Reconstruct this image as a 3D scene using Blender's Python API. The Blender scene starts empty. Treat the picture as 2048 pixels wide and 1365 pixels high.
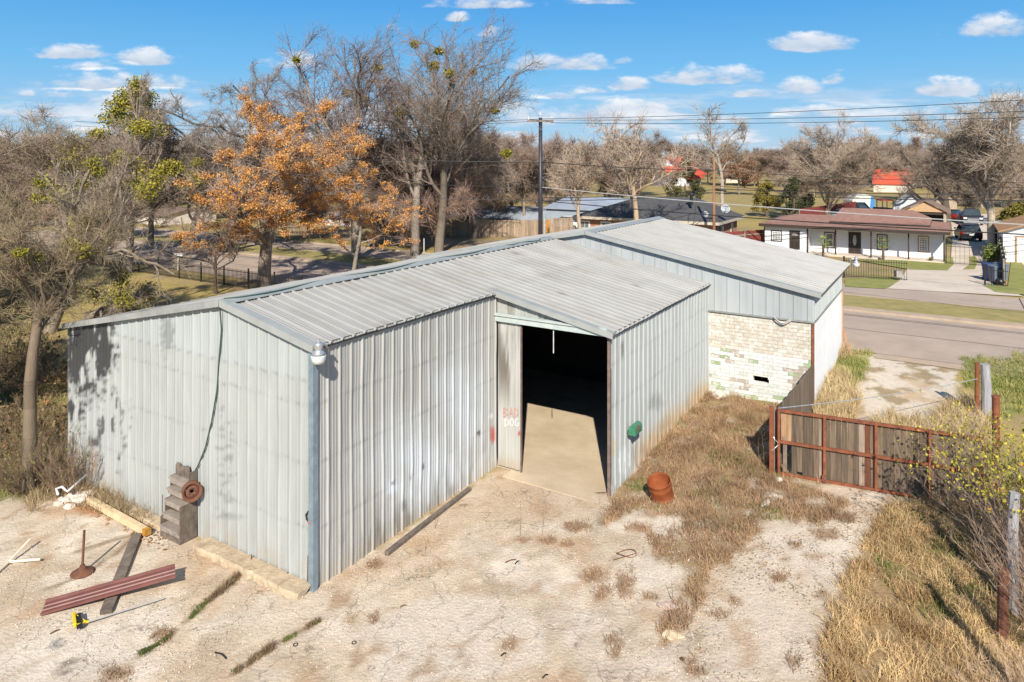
import bpy, math, random
import numpy as np
from mathutils import Vector, Matrix
sc = bpy.context.scene
col = sc.collection
R = math.radians
F, HZ, CX, CH = 1400.0, 320.0, 1024.0, 8.0      # focal length in photo pixels, horizon row, centre column, eye height
A_, B_ = 0.53, 0.848                            # direction of the building's long side
def W(U, V, z=0.0): return (A_*U-B_*V, B_*U+A_*V, z)
def toUV(x, y): return (A_*x+B_*y, -B_*x+A_*y)
def ss(a, b, x):
    t = np.clip((np.asarray(x, float)-a)/(b-a), 0, 1); return t*t*(3-2*t)
def T(x, y):
    x = np.asarray(x, float); y = np.asarray(y, float)
    return .27*ss(1.2, 6, x)*ss(9, 16, y) + .25*ss(5, 13, x)*ss(18, 26, y)
def Tz(x, y): return float(T(x, y))
def P(px, py, off=0.0):
    z = 0.0
    for _ in range(6):
        Z = F*(CH-z)/(py-HZ); X = (px-CX)/F*Z; z = Tz(X, Z)
    return Vector((X, Z, z+off))
def at(px, py, Z): return Vector(((px-CX)/F*Z, Z, CH-(py-HZ)*Z/F))
def proj(x, y, z):
    y = np.maximum(y, .5); return CX+F*x/y, HZ+F*(CH-z)/y
def vAt(px, U):
    k = (px-CX)/F; return (A_*U-k*B_*U)/(B_+k*A_)
def wallpt(px, py, U):
    V = vAt(px, U); x, y, _ = W(U, V); return V, CH-(py-HZ)*y/F
# ---- numpy value noise
_rs = np.random.RandomState(7); _tab = _rs.rand(256, 256)
def vnoise(x, y):
    xi = np.floor(x).astype(int); yi = np.floor(y).astype(int); fx = x-xi; fy = y-yi
    fx = fx*fx*(3-2*fx); fy = fy*fy*(3-2*fy); a = _tab[xi & 255, yi & 255]; b = _tab[(xi+1) & 255, yi & 255]
    c = _tab[xi & 255, (yi+1) & 255]; d = _tab[(xi+1) & 255, (yi+1) & 255]
    return (a*(1-fx)+b*fx)*(1-fy)+(c*(1-fx)+d*fx)*fy
def fbm(x, y, o=4):
    x = np.asarray(x, float); y = np.asarray(y, float); s = 0; a = .5; t = 0
    for i in range(o):
        s = s+a*vnoise(x*2**i+17.3*i, y*2**i+5.1*i); t += a; a *= .55
    return s/t
# ---- materials
MATS = {}
def mat(name, c=(.5, .5, .5), rough=.8, metal=0, var=.25, scale=6., bump=0., bscale=40., vcol=False, c2=None, stretch=(1, 1, 1), spec=.4, coord='Object', trans=None):
    if name in MATS: return MATS[name]
    m = bpy.data.materials.new(name); m.use_nodes = True; MATS[name] = m
    n = m.node_tree.nodes; l = m.node_tree.links; bs = n['Principled BSDF']
    bs.inputs['Roughness'].default_value = rough; bs.inputs['Metallic'].default_value = metal
    bs.inputs['Specular IOR Level'].default_value = spec
    tc = n.new('ShaderNodeTexCoord'); mp = n.new('ShaderNodeMapping'); mp.inputs['Scale'].default_value = stretch
    l.new(tc.outputs[coord], mp.inputs[0])
    nz = n.new('ShaderNodeTexNoise'); nz.inputs['Scale'].default_value = scale; nz.inputs['Detail'].default_value = 6; nz.inputs['Roughness'].default_value = .65
    l.new(mp.outputs[0], nz.inputs['Vector'])
    rp = n.new('ShaderNodeMapRange'); rp.inputs['From Min'].default_value = .3; rp.inputs['From Max'].default_value = .7
    l.new(nz.outputs['Fac'], rp.inputs['Value'])
    mx = n.new('ShaderNodeMix'); mx.data_type = 'RGBA'
    l.new(rp.outputs[0], mx.inputs['Factor'])
    if c2 is None: lo = [v*(1-var) for v in c]; hi = [min(1, v*(1+var)) for v in c]
    else: lo, hi = c, c2
    mx.inputs['A'].default_value = (*lo, 1); mx.inputs['B'].default_value = (*hi, 1)
    out = mx.outputs['Result']
    if vcol:
        at_ = n.new('ShaderNodeAttribute'); at_.attribute_name = 'Col'
        m2 = n.new('ShaderNodeMix'); m2.data_type = 'RGBA'; m2.blend_type = 'MULTIPLY'; m2.inputs['Factor'].default_value = 1
        l.new(out, m2.inputs['A']); l.new(at_.outputs['Color'], m2.inputs['B']); out = m2.outputs['Result']
    l.new(out, bs.inputs['Base Color'])
    if bump:
        b = n.new('ShaderNodeBump'); b.inputs['Strength'].default_value = bump; b.inputs['Distance'].default_value = .02
        n2 = n.new('ShaderNodeTexNoise'); n2.inputs['Scale'].default_value = bscale; n2.inputs['Detail'].default_value = 5
        l.new(mp.outputs[0], n2.inputs['Vector']); l.new(n2.outputs['Fac'], b.inputs['Height']); l.new(b.outputs[0], bs.inputs['Normal'])
    return m
ONE = (.92, .92, .92)
def glass():
    if 'glass' in MATS: return MATS['glass']
    m = mat('glass', (.05, .065, .075), rough=.08, var=.2, scale=.8, spec=.9); return m
# ---- objects
def tag(o, label=None, cat=None, group=None, kind=None):
    if label: o['label'] = label
    if cat: o['category'] = cat
    if group: o['group'] = group
    if kind: o['kind'] = kind
    return o
def empty(name, loc, label=None, cat=None, group=None):
    o = bpy.data.objects.new(name, None); col.objects.link(o); o.location = loc; o.empty_display_size = .2
    return tag(o, label, cat, group)
def worldloc(o):
    v = Vector((0, 0, 0))
    while o is not None: v = v+o.location; o = o.parent
    return v
def link(name, me, m, parent=None, base=None):
    o = bpy.data.objects.new(name, me); col.objects.link(o)
    if m is not None: me.materials.append(m)
    if parent is not None: o.parent = parent
    return o
def fastmesh(name, V, faces, cols=None, smooth=False, m=None, parent=None, local=False):
    """V (N,3); faces (M,k) array"""
    V = np.asarray(V, np.float32); faces = np.asarray(faces, np.int32)
    if parent is not None and not local: V = V-np.array(worldloc(parent), np.float32)
    me = bpy.data.meshes.new(name); k = faces.shape[1]
    me.vertices.add(len(V)); me.vertices.foreach_set('co', V.ravel())
    me.loops.add(faces.size); me.loops.foreach_set('vertex_index', faces.ravel())
    me.polygons.add(len(faces)); me.polygons.foreach_set('loop_start', np.arange(0, faces.size, k, dtype=np.int32))
    me.polygons.foreach_set('use_smooth', np.full(len(faces), bool(smooth)))
    if cols is not None:
        c = np.ones((len(V), 4), np.float32); c[:, :3] = cols
        a = me.color_attributes.new('Col', 'FLOAT_COLOR', 'POINT'); a.data.foreach_set('color', c.ravel())
    me.update(); me.validate()
    return link(name, me, m, parent)
class MB:
    def __init__(s): s.v = []; s.f = []; s.c = []; s.cc = (1, 1, 1)
    def add(s, vs, fs):
        n = len(s.v); s.v += [tuple(p) for p in vs]; s.f += [tuple(i+n for i in f) for f in fs]; s.c += [s.cc]*len(vs); return s
    def hexa(s, p):     # 8 points, bottom 4 ccw then top 4
        return s.add(p, [(3, 2, 1, 0), (4, 5, 6, 7), (0, 1, 5, 4), (1, 2, 6, 5), (2, 3, 7, 6), (3, 0, 4, 7)])
    def box(s, c, d, rz=0, M=None):
        h = [x/2 for x in d]; pts = []
        for z in (-1, 1):
            for x, y in ((-1, -1), (1, -1), (1, 1), (-1, 1)): pts.append(Vector((x*h[0], y*h[1], z*h[2])))
        if M is None: M = Matrix.Rotation(rz, 3, 'Z')
        return s.hexa([Vector(c)+M@p for p in pts])
    def uvbox(s, U0, U1, V0, V1, z0, z1):    # box aligned with the building
        return s.hexa([W(U0, V1, z0), W(U0, V0, z0), W(U1, V0, z0), W(U1, V1, z0), W(U0, V1, z1), W(U0, V0, z1), W(U1, V0, z1), W(U1, V1, z1)])
    def beam(s, p, q, w, h, up=(0, 0, 1)):
        p = Vector(p); q = Vector(q); d = (q-p).normalized(); a = d.cross(Vector(up))
        if a.length < 1e-4: a = d.cross(Vector((0, 1, 0)))
        a.normalize(); b = a.cross(d).normalized(); a = a*w/2; b = b*h/2
        return s.hexa([p-a-b, p+a-b, q+a-b, q-a-b, p-a+b, p+a+b, q+a+b, q-a+b])
    def tube(s, p, q, r0, r1=None, n=8, cap=True):
        r1 = r0 if r1 is None else r1
        p = Vector(p); q = Vector(q); d = (q-p).normalized(); a = d.cross(Vector((0, 0, 1)))
        if a.length < 1e-3: a = d.cross(Vector((0, 1, 0)))
        a.normalize(); b = d.cross(a); vs = []
        for k in range(n):
            t = 2*math.pi*k/n; vs.append(p+(a*math.cos(t)+b*math.sin(t))*r0)
        for k in range(n):
            t = 2*math.pi*k/n; vs.append(q+(a*math.cos(t)+b*math.sin(t))*r1)
        fs = [(k, (k+1) % n, n+(k+1) % n, n+k) for k in range(n)]
        if cap: fs += [tuple(range(n))[::-1], tuple(range(n, 2*n))]
        return s.add(vs, fs)
    def path(s, pts, r, n=6):
        pts = [Vector(p) for p in pts]; vs = []; m = len(pts)
        for i, p in enumerate(pts):
            d = (pts[min(i+1, m-1)]-pts[max(i-1, 0)]).normalized(); a = d.cross(Vector((0, .3, 1)))
            if a.length < 1e-3: a = d.cross(Vector((1, 0, 0)))
            a.normalize(); b = d.cross(a); rr = r[i] if isinstance(r, (list, tuple)) else r
            for k in range(n): t = 2*math.pi*k/n; vs.append(p+(a*math.cos(t)+b*math.sin(t))*rr)
        fs = []
        for i in range(m-1):
            for k in range(n): fs.append((i*n+k, i*n+(k+1) % n, (i+1)*n+(k+1) % n, (i+1)*n+k))
        fs += [tuple(range(n))[::-1], tuple(range((m-1)*n, m*n))]
        return s.add(vs, fs)
    def lathe(s, c, prof, n=20, M=None, cap=True):
        c = Vector(c); vs = []
        for (r, z) in prof:
            for k in range(n):
                t = 2*math.pi*k/n; p = Vector((r*math.cos(t), r*math.sin(t), z)); vs.append(c+(M@p if M is not None else p))
        fs = []
        for i in range(len(prof)-1):
            for k in range(n): fs.append((i*n+k, i*n+(k+1) % n, (i+1)*n+(k+1) % n, (i+1)*n+k))
        if cap: fs += [tuple(range(n))[::-1], tuple(range((len(prof)-1)*n, len(prof)*n))]
        return s.add(vs, fs)
    def quad(s, *p): return s.add(p, [tuple(range(len(p)))])
    def slab(s, poly, nrm, t):   # polygon extruded by t along nrm
        n = len(poly); nrm = Vector(nrm).normalized()*t; a = [Vector(p) for p in poly]; b = [p+nrm for p in a]
        return s.add(a+b, [tuple(range(n))[::-1], tuple(range(n, 2*n))]+[(i, (i+1) % n, n+(i+1) % n, n+i) for i in range(n)])
    def build(s, name, m, parent=None, smooth=False, label=None, bevel=0):
        me = bpy.data.meshes.new(name); off = worldloc(parent) if parent is not None else Vector((0, 0, 0))
        own = Vector((0, 0, 0))
        if parent is None and s.v:
            xs = [p[0] for p in s.v]; ys = [p[1] for p in s.v]; zs = [p[2] for p in s.v]
            own = Vector(((min(xs)+max(xs))/2, (min(ys)+max(ys))/2, min(zs)))
        me.from_pydata([Vector(p)-off-own for p in s.v], [], s.f)
        if any(c != (1, 1, 1) for c in s.c) or (m is not None and 'Col' in [getattr(nn, 'attribute_name', '') for nn in m.node_tree.nodes]):
            a = me.color_attributes.new('Col', 'FLOAT_COLOR', 'POINT')
            a.data.foreach_set('color', np.array([(*c, 1) for c in s.c], np.float32).ravel())
        if smooth: me.shade_smooth()
        me.update(); o = link(name, me, m, parent); o.location = own
        if bevel:
            b = o.modifiers.new('bevel', 'BEVEL'); b.width = bevel; b.segments = 2; b.limit_method = 'ANGLE'
        if smooth == 'auto':
            pass
        if label: o['label'] = label
        return o
def copy_tree(o, parent=None):
    c = o.copy(); col.objects.link(c); c.parent = parent
    for ch in list(o.children): copy_tree(ch, c)
    return c

# ---- corrugated sheet: Pt(s,h) -> xyz, nrm = outward, s0..s1 across, lo/hi functions of s
PROF = [(0, 0), (.30, 0), (.33, .22), (.37, .22), (.40, 0), (.55, 0), (.58, .22), (.62, .22), (.65, 0), (.80, 0), (.865, 1), (.945, 1)]
def corr(name, m, parent, Pt, nrm, s0, s1, lo, hi, period=.305, amp=.034, rows=24, colfn=None, phase=0., prof=PROF):
    S = []; O = []; k = math.floor((s0-phase)/period)
    while True:
        base = phase+k*period
        if base > s1: break
        for fr, o in prof:
            s = base+fr*period
            if s0-1e-6 <= s <= s1+1e-6: S.append(s); O.append(o*amp)
        k += 1
    if S[0] > s0+1e-4: S.insert(0, s0); O.insert(0, 0)
    if S[-1] < s1-1e-4: S.append(s1); O.append(0)
    S = np.array(S); O = np.array(O); n = len(S)
    lo_ = np.array([lo(s) for s in S]); hi_ = np.array([hi(s) for s in S])
    t = np.linspace(0, 1, rows+1)[:, None]; H = lo_[None, :]*(1-t)+hi_[None, :]*t
    SS = np.repeat(S[None, :], rows+1, 0); x, y, z = Pt(SS, H)
    nr = np.array(Vector(nrm).normalized()); V = np.stack([x, y, z], -1)+(O[None, :]+(fbm(SS*.9+nrm[0]*9, H*.7, 3)-.5)*.05*min(1, amp*40)+(fbm(SS*4+5, H*1.5, 2)-.5)*.008*min(1, amp*40))[:, :, None]*nr
    V = V.reshape(-1, 3); i = np.arange(n-1)[None, :]+np.arange(rows)[:, None]*n; i = i.ravel()
    Fc = np.stack([i, i+1, i+1+n, i+n], 1)
    c = np.full((len(V), 3), .9) if colfn is None else colfn(SS.ravel(), H.ravel(), V, np.repeat(O[None, :], rows+1, 0).ravel()/amp)
    # short columns collapse: drop zero area faces
    ok = (np.repeat(((hi_-lo_)[:-1]+(hi_-lo_)[1:])[None, :], rows, 0).ravel()) > 1e-3
    # wind so the face normal is outward
    a = V[Fc[0, 1]]-V[Fc[0, 0]]; b = V[Fc[0, 3]]-V[Fc[0, 0]]
    if np.dot(np.cross(a, b), nr) < 0: Fc = Fc[:, ::-1]
    return fastmesh(name, V, Fc[ok], c, m=m, parent=parent)
def blob(px, py, cx, cy, rx, ry, soft=.35, rough=.5, sc=14.):
    d = np.sqrt(((px-cx)/rx)**2+((py-cy)/ry)**2)+(fbm(px/sc, py/sc)-.5)*2*rough
    return ss(1+soft, 1-soft, d)
def ss_(a, b, x): return ss(a, b, x)
def lerp(a, b, t): t = np.asarray(t)[..., None]; return np.asarray(a)*(1-t)+np.asarray(b)*t
# =================== camera, light, sky ===================
cam = bpy.data.objects.new('camera', bpy.data.cameras.new('camera')); col.objects.link(cam)
cam.location = (0, 0, CH); cam.rotation_euler = (R(90), 0, 0)
cam.data.sensor_width = 36; cam.data.lens = F/2048*36; cam.data.shift_y = -(682.5-HZ)/2048
cam.data.clip_start = .1; cam.data.clip_end = 8000; sc.camera = cam
SUN_EL = R(36)
sun = bpy.data.objects.new('sun', bpy.data.lights.new('sun', 'SUN')); col.objects.link(sun)
sun.data.energy = 5.0; sun.data.angle = R(.5); sun.data.color = (1, .92, .80)
sd = Vector((.04, math.cos(SUN_EL), -math.sin(SUN_EL))); sun.rotation_euler = sd.to_track_quat('-Z', 'Y').to_euler()
sc.view_settings.view_transform = 'Standard'; sc.view_settings.look = 'None'; sc.view_settings.exposure = .42
w = bpy.data.worlds.new('World'); sc.world = w; w.use_nodes = True
n = w.node_tree.nodes; l = w.node_tree.links; bg = n['Background']; bg.inputs['Strength'].default_value = .092
sky = n.new('ShaderNodeTexSky'); sky.sky_type = 'NISHITA'; sky.sun_disc = False; sky.sun_elevation = SUN_EL; sky.sun_rotation = R(180)
sky.altitude = 200; sky.air_density = 1.0; sky.dust_density = .25; sky.ozone_density = 3.0
def mth(op, a, b=None, c=None, clamp=False):
    x = n.new('ShaderNodeMath'); x.operation = op; x.use_clamp = clamp
    for i, v in enumerate((a, b, c)):
        if v is None: continue
        if isinstance(v, (int, float)): x.inputs[i].default_value = v
        else: l.new(v, x.inputs[i])
    return x.outputs[0]
tc = n.new('ShaderNodeTexCoord'); sp = n.new('ShaderNodeSeparateXYZ'); l.new(tc.outputs['Generated'], sp.inputs[0])
yy = mth('MAXIMUM', sp.outputs[1], .05); az = mth('DIVIDE', sp.outputs[0], yy); el = mth('DIVIDE', sp.outputs[2], yy)
cb = n.new('ShaderNodeCombineXYZ'); l.new(az, cb.inputs[0]); l.new(mth('MULTIPLY', el, 2.2), cb.inputs[1])
nz = n.new('ShaderNodeTexNoise'); nz.inputs['Scale'].default_value = 22; nz.inputs['Detail'].default_value = 7; nz.inputs['Roughness'].default_value = .6
l.new(cb.outputs[0], nz.inputs['Vector'])
nc = mth('SUBTRACT', nz.outputs['Fac'], .5)
nzb = n.new('ShaderNodeTexNoise'); nzb.inputs['Scale'].default_value = 9; nzb.inputs['Detail'].default_value = 3
l.new(cb.outputs[0], nzb.inputs['Vector']); ncb = mth('SUBTRACT', nzb.outputs['Fac'], .5)
# fair-weather clouds as directions on the sky: centre column, base row, half width, height (photo pixels), thickness
CL = [(150, 108, 75, 22, 1), (285, 122, 68, 24, 1), (190, 135, 60, 12, .5), (225, 172, 140, 26, .95), (300, 205, 120, 22, .9), (120, 190, 60, 10, .5), (58, 188, 18, 9, .8), (578, 128, 58, 22, .55),
      (792, 54, 16, 9, .5), (912, 36, 22, 14, .6), (985, 68, 28, 12, .6), (970, 10, 110, 16, .8), (1120, 131, 92, 24, .9), (1243, 123, 20, 9, .5), (1258, 172, 42, 20, .8),
      (1105, 192, 58, 12, .6), (1165, 182, 45, 10, .5), (1245, 232, 105, 32, 1.5), (1420, 158, 92, 26, .9), (1500, 188, 42, 14, .9), (1625, 92, 74, 27, 1.1), (1600, 180, 42, 24, .9),
      (1668, 160, 22, 18, .5), (1688, 186, 22, 9, .4), (1992, 62, 68, 34, .9), (1895, 183, 62, 26, 1.), (2025, 205, 60, 18, 1.), (2008, 168, 34, 8, .5), (1655, 226, 85, 16, .9), (1190, 3, 60, 10, .6),
      (1040, 240, 70, 34, .7), (1480, 240, 80, 12, .6), (1820, 225, 90, 12, .5), (1870, 70, 16, 6, .4), (20, 225, 60, 16, .6)]
den = None; lit = None
for (x, yb, hw, ht, th) in CL:
    hw *= 1.15; ht *= 1.2; yb += 3
    ca = (x-CX)/F; cb_ = (HZ-yb)/F
    dx = mth('MULTIPLY', mth('SUBTRACT', az, ca), F/hw); dy = mth('SUBTRACT', el, cb_)
    up = mth('MULTIPLY', dy, F/ht)
    dn = mth('MULTIPLY', dy, -F/(ht*.28)); d2 = mth('MAXIMUM', up, dn)
    r2 = mth('ADD', mth('MULTIPLY', dx, dx), mth('MULTIPLY', d2, d2))
    v = mth('MULTIPLY', mth('SUBTRACT', 1.25, r2), .7*th)
    sh = mth('MULTIPLY', v, 0.0); 
    if den is None: den = mth('MAXIMUM', v, -1.0); lit = mth('MULTIPLY', up, mth('GREATER_THAN', v, -.3))
    else:
        den = mth('MAXIMUM', den, v); lit = mth('MAXIMUM', lit, mth('MULTIPLY', up, mth('GREATER_THAN', v, -.3)))
puff = mth('ADD', den, mth('ADD', mth('MULTIPLY', nc, 2.4), mth('MULTIPLY', ncb, .9)))
m1 = n.new('ShaderNodeMapRange'); m1.interpolation_type = 'SMOOTHSTEP'; m1.inputs['From Min'].default_value = .0; m1.inputs['From Max'].default_value = .8; l.new(puff, m1.inputs['Value'])
# bands of far cloud above the horizon
cb2 = n.new('ShaderNodeCombineXYZ'); l.new(mth('MULTIPLY', az, 1.), cb2.inputs[0]); l.new(mth('MULTIPLY', el, 7.), cb2.inputs[1])
nz2 = n.new('ShaderNodeTexNoise'); nz2.inputs['Scale'].default_value = 7; nz2.inputs['Detail'].default_value = 7; nz2.inputs['Roughness'].default_value = .58
l.new(cb2.outputs[0], nz2.inputs['Vector'])
m2 = n.new('ShaderNodeMapRange'); m2.interpolation_type = 'SMOOTHSTEP'; m2.inputs['From Min'].default_value = .44; m2.inputs['From Max'].default_value = .62; l.new(nz2.outputs['Fac'], m2.inputs['Value'])
fall = n.new('ShaderNodeMapRange'); fall.interpolation_type = 'SMOOTHSTEP'; fall.inputs['From Min'].default_value = .125; fall.inputs['From Max'].default_value = .05; l.new(el, fall.inputs['Value'])
band = mth('MULTIPLY', m2.outputs[0], mth('MULTIPLY', fall.outputs[0], .92))
front = mth('GREATER_THAN', sp.outputs[1], .05); abv = mth('GREATER_THAN', sp.outputs[2], 0.0)
cov = mth('MULTIPLY', mth('MULTIPLY', mth('MAXIMUM', mth('MULTIPLY', m1.outputs[0], .93), band), front), abv)
shade = n.new('ShaderNodeMapRange'); shade.inputs['From Min'].default_value = -.1; shade.inputs['From Max'].default_value = .75
l.new(mth('ADD', mth('MAXIMUM', mth('MULTIPLY', lit, .55), mth('MULTIPLY', band, .55)), mth('MULTIPLY', nc, 1.1)), shade.inputs['Value'])
cc = n.new('ShaderNodeMix'); cc.data_type = 'RGBA'; l.new(shade.outputs[0], cc.inputs['Factor'])
cc.inputs['A'].default_value = (4.2, 5.0, 6.2, 1); cc.inputs['B'].default_value = (8.2, 8.3, 8.4, 1)
grad = n.new('ShaderNodeValToRGB'); gsc = n.new('ShaderNodeMapRange'); gsc.inputs['From Min'].default_value = 0; gsc.inputs['From Max'].default_value = .3
elz = mth('DIVIDE', sp.outputs[2], mth('SQRT', mth('ADD', mth('MULTIPLY', sp.outputs[0], sp.outputs[0]), mth('MULTIPLY', sp.outputs[1], sp.outputs[1]))))
l.new(elz, gsc.inputs['Value']); l.new(gsc.outputs[0], grad.inputs[0])
K_ = 8.4
ce_ = grad.color_ramp.elements; ce_[0].position = 0; ce_[0].color = (.36*K_, .58*K_, .80*K_, 1); ce_[1].position = 1; ce_[1].color = (.042*K_, .29*K_, .76*K_, 1)
e_ = ce_.new(.42); e_.color = (.135*K_, .47*K_, .84*K_, 1); e_ = ce_.new(.72); e_.color = (.062*K_, .36*K_, .80*K_, 1)
skm = n.new('ShaderNodeMix'); skm.data_type = 'RGBA'; l.new(sky.outputs[0], skm.inputs['A']); l.new(grad.outputs[0], skm.inputs['B'])
lowf = n.new('ShaderNodeMapRange'); lowf.inputs['From Min'].default_value = .9; lowf.inputs['From Max'].default_value = .3; lowf.inputs['To Max'].default_value = .85; l.new(elz, lowf.inputs['Value']); l.new(lowf.outputs[0], skm.inputs['Factor'])
mixc = n.new('ShaderNodeMix'); mixc.data_type = 'RGBA'; l.new(cov, mixc.inputs['Factor']); l.new(skm.outputs['Result'], mixc.inputs['A']); l.new(cc.outputs['Result'], mixc.inputs['B'])
l.new(mixc.outputs['Result'], bg.inputs['Color'])

# =================== ground ===================
def axis(segs):
    out = [segs[0][0]]
    for (a, b, st, gr) in segs:
        x = a
        while x < b-1e-6:
            x = min(b, x+st); st *= gr; out.append(x)
    return np.array(out)
xr = axis([(0, 17, .12, 1), (17, 45, .4, 1), (45, 3000, .6, 1.12)]); xs = np.concatenate([-xr[::-1], xr[1:]])
ys = np.concatenate([-axis([(0, 60, 2, 1.2)])[::-1], axis([(0, 6, 1, 1), (6, 31, .12, 1), (31, 75, .4, 1), (75, 5000, .6, 1.1)])[1:]])
GX, GY = np.meshgrid(xs, ys); gx = GX.ravel(); gy = GY.ravel(); gz = T(gx, gy)
gu, gv = toUV(gx, gy)
gz = gz+(fbm(gx*1.5, gy*1.5)-.5)*.03*ss(45, 25, gy)*ss(-60, -5, gy)
ins = ((gu > 9.35) & (gu < 15.5) & (gv > 10.35) & (gv < 18.6)) | ((gu > 15.42) & (gu < 23.3) & (gv > 7.0) & (gv < 18.6)) | ((gu > 23.4) & (gu < 29.6) & (gv > 3.8) & (gv < 18.6))
gz = np.where(ins, -.35, gz)
door = (gu > 14.0) & (gu < 15.5) & (gv > 6.7) & (gv < 10.2)
px, py = proj(gx, gy, T(gx, gy)); front_ = gy > 4
def inpoly(px, py, poly, soft=12., nsc=16., namp=22.):
    """soft mask of a polygon (photo pixels -> ground), ragged edges"""
    poly = np.array(poly, float); n_ = len(poly); d = np.full(px.shape, 1e9); inside = np.zeros(px.shape, bool)
    for i in range(n_):
        a = poly[i]; b = poly[(i+1) % n_]; e = b-a; wx = px-a[0]; wy = py-a[1]
        t = np.clip((wx*e[0]+wy*e[1])/(e@e), 0, 1); d = np.minimum(d, np.hypot(wx-t*e[0], wy-t*e[1]))
        c = ((a[1] > py) != (b[1] > py)) & (px < (b[0]-a[0])*(py-a[1])/(b[1]-a[1]+1e-9)+a[0]); inside ^= c
    sdist = np.where(inside, d, -d)+(fbm(px/nsc, py/nsc)-.5)*2*namp
    return ss(-soft, soft, sdist)
CON = np.array((.65, .53, .40)); CONW = np.array((.71, .62, .50)); SAND = np.array((.58, .43, .28)); DIRT = np.array((.36, .235, .135))
STRAW = np.array((.40, .29, .14)); LAWN = np.array((.45, .34, .11)); GREEN = np.array((.20, .225, .06)); BROWN = np.array((.23, .15, .085))
ORG = np.array((.42, .20, .08))
f1 = fbm(gx*.8, gy*.8); f2 = fbm(gx*3, gy*3+9); f3 = fbm(gx*.25+3, gy*.25)
fm = fbm(gx*.55+40, gy*.55+7)
C = lerp(LAWN, STRAW, ss(.4, .62, f3)); C = lerp(C, GREEN, ss(.52, .72, f1)*.5)
C = lerp(C, LAWN*.95, ss(60, 110, gy)*.6)
YARD = [(-900, 1020), (0, 1000), (120, 985), (200, 985), (400, 1080), (620, 1180), (1000, 935), (1240, 960), (1300, 900), (1500, 860), (1600, 960), (1860, 1000), (1900, 1050), (1990, 1400), (2400, 2600), (-1500, 2600)]
yard = inpoly(px, py, YARD, 8, 18, 14)*front_
yc = lerp(CON, CONW, ss(.36, .64, f1)); yc = lerp(yc, SAND, ss(.48, .70, fm)*.55); yc = yc*(.78+.42*f2)[:, None]
pt_ = ss(.52, .535, fbm(gx*.85+21, gy*.85+14, 6)); yc = lerp(yc, yc*np.array((1.13, 1.14, 1.16)), pt_*.5); pt2 = ss(.60, .61, fbm(gx*1.9+2, gy*1.9+71, 6)); yc = lerp(yc, yc*np.array((.84, .80, .74)), pt2*.6)
yc = lerp(yc, SAND*.95, inpoly(px, py, [(640, 1180), (1000, 930), (1220, 975), (1190, 1040), (960, 1060), (700, 1200)], 25)*.6)
yc = lerp(yc, CONW*1.02, inpoly(px, py, [(780, 1225), (880, 1190), (1000, 1190), (1080, 1240), (1100, 1330), (900, 1365), (740, 1365), (760, 1280)], 10, 20, 8)*.8)
yc = lerp(yc, CONW*.98, inpoly(px, py, [(1500, 1100), (1700, 1080), (1650, 1365), (1380, 1365), (1420, 1230)], 20)*.6)
yc = lerp(yc, DIRT*1.4, ss(.60, .74, fbm(gx*1.3+5, gy*1.3+80))*.6)
ru = fbm(gx*3.2+11, gy*3.2+3, 5); yc = lerp(yc, DIRT*1.1, ss(.60, .70, ru)*ss(.45, .6, fbm(gx*.7+60, gy*.7))*.7)
rut = np.abs(np.sin((gu*.35+gv*1.0+fbm(gx*.3, gy*.3)*1.6)*1.9)); yc = lerp(yc, SAND*.85, ss(.22, .0, rut)*ss(.4, .6, fbm(gx*.9, gy*.9+33))*.45)
for (cx, cy, rx, ry, s) in [(1000, 1180, 70, 14, .45), (960, 1100, 40, 18, .35), (1080, 1010, 30, 16, .3), (840, 1150, 40, 10, .3), (180, 1130, 90, 20, .25), (60, 1190, 60, 20, .3)]:
    yc = lerp(yc, DIRT, blob(px, py, cx, cy, rx, ry, .6, .8)*s)
C = lerp(C, yc, yard)
C = lerp(C, ORG, blob(px, py, 190, 1020, 38, 12)*front_*.9)
C = lerp(C, np.array((.12, .13, .15)), np.maximum(blob(px, py, 112, 1290, 12, 8, .3, .8, 6), blob(px, py, 104, 1305, 6, 9, .3, .8, 6))*front_*.7)
C = lerp(C, np.array((.16, .13, .10)), np.maximum(blob(px, py, 140, 1322, 18, 5, .3, 1., 6), blob(px, py, 128, 1345, 11, 8, .3, 1., 6))*front_*.85)
# left bank: leaf litter and dirt with green patches
left = inpoly(px, py, [(-400, 560), (90, 640), (125, 660), (125, 980), (60, 1000), (-400, 1010)], 20, 30, 20)*front_
lc = lerp(BROWN*1.2, STRAW, ss(.4, .6, f1)); lc = lerp(lc, GREEN*.9, ss(.55, .68, fbm(gx*.6+8, gy*.6))*.9); lc = lc*(.7+.6*f2)[:, None]
C = lerp(C, lc, left)
DRY_SIDE = [(1215, 975), (1240, 930), (1330, 850), (1410, 788), (1560, 795), (1600, 830), (1560, 930), (1600, 960), (1700, 1010), (1640, 1050), (1540, 1040), (1480, 1070), (1390, 1050), (1330, 1030), (1240, 1020)]
STREAK = [(1390, 1040), (1500, 1030), (1530, 1055), (1470, 1110), (1420, 1150), (1410, 1200), (1380, 1250), (1335, 1290), (1318, 1260), (1360, 1200), (1380, 1150), (1310, 1120), (1290, 1060), (1330, 1075)]
STREAK2 = [(1225, 985), (1260, 1000), (1235, 1040), (1195, 1068), (1170, 1060), (1215, 1030)]
RIGHTG = [(1790, 1010), (1860, 1005), (2100, 1000), (2200, 1500), (1640, 1450), (1640, 1290), (1660, 1200), (1720, 1120), (1740, 1070)]
wd = np.maximum.reduce([inpoly(px, py, q, 10, 14, 16) for q in (DRY_SIDE, STREAK, STREAK2)])*front_
wc = lerp(BROWN*1.35, STRAW*1.05, f2*1.1); wc = lerp(wc, CONW*.9, ss(.58, .68, fbm(gx*1.7, gy*1.7+4))*.8)
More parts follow.
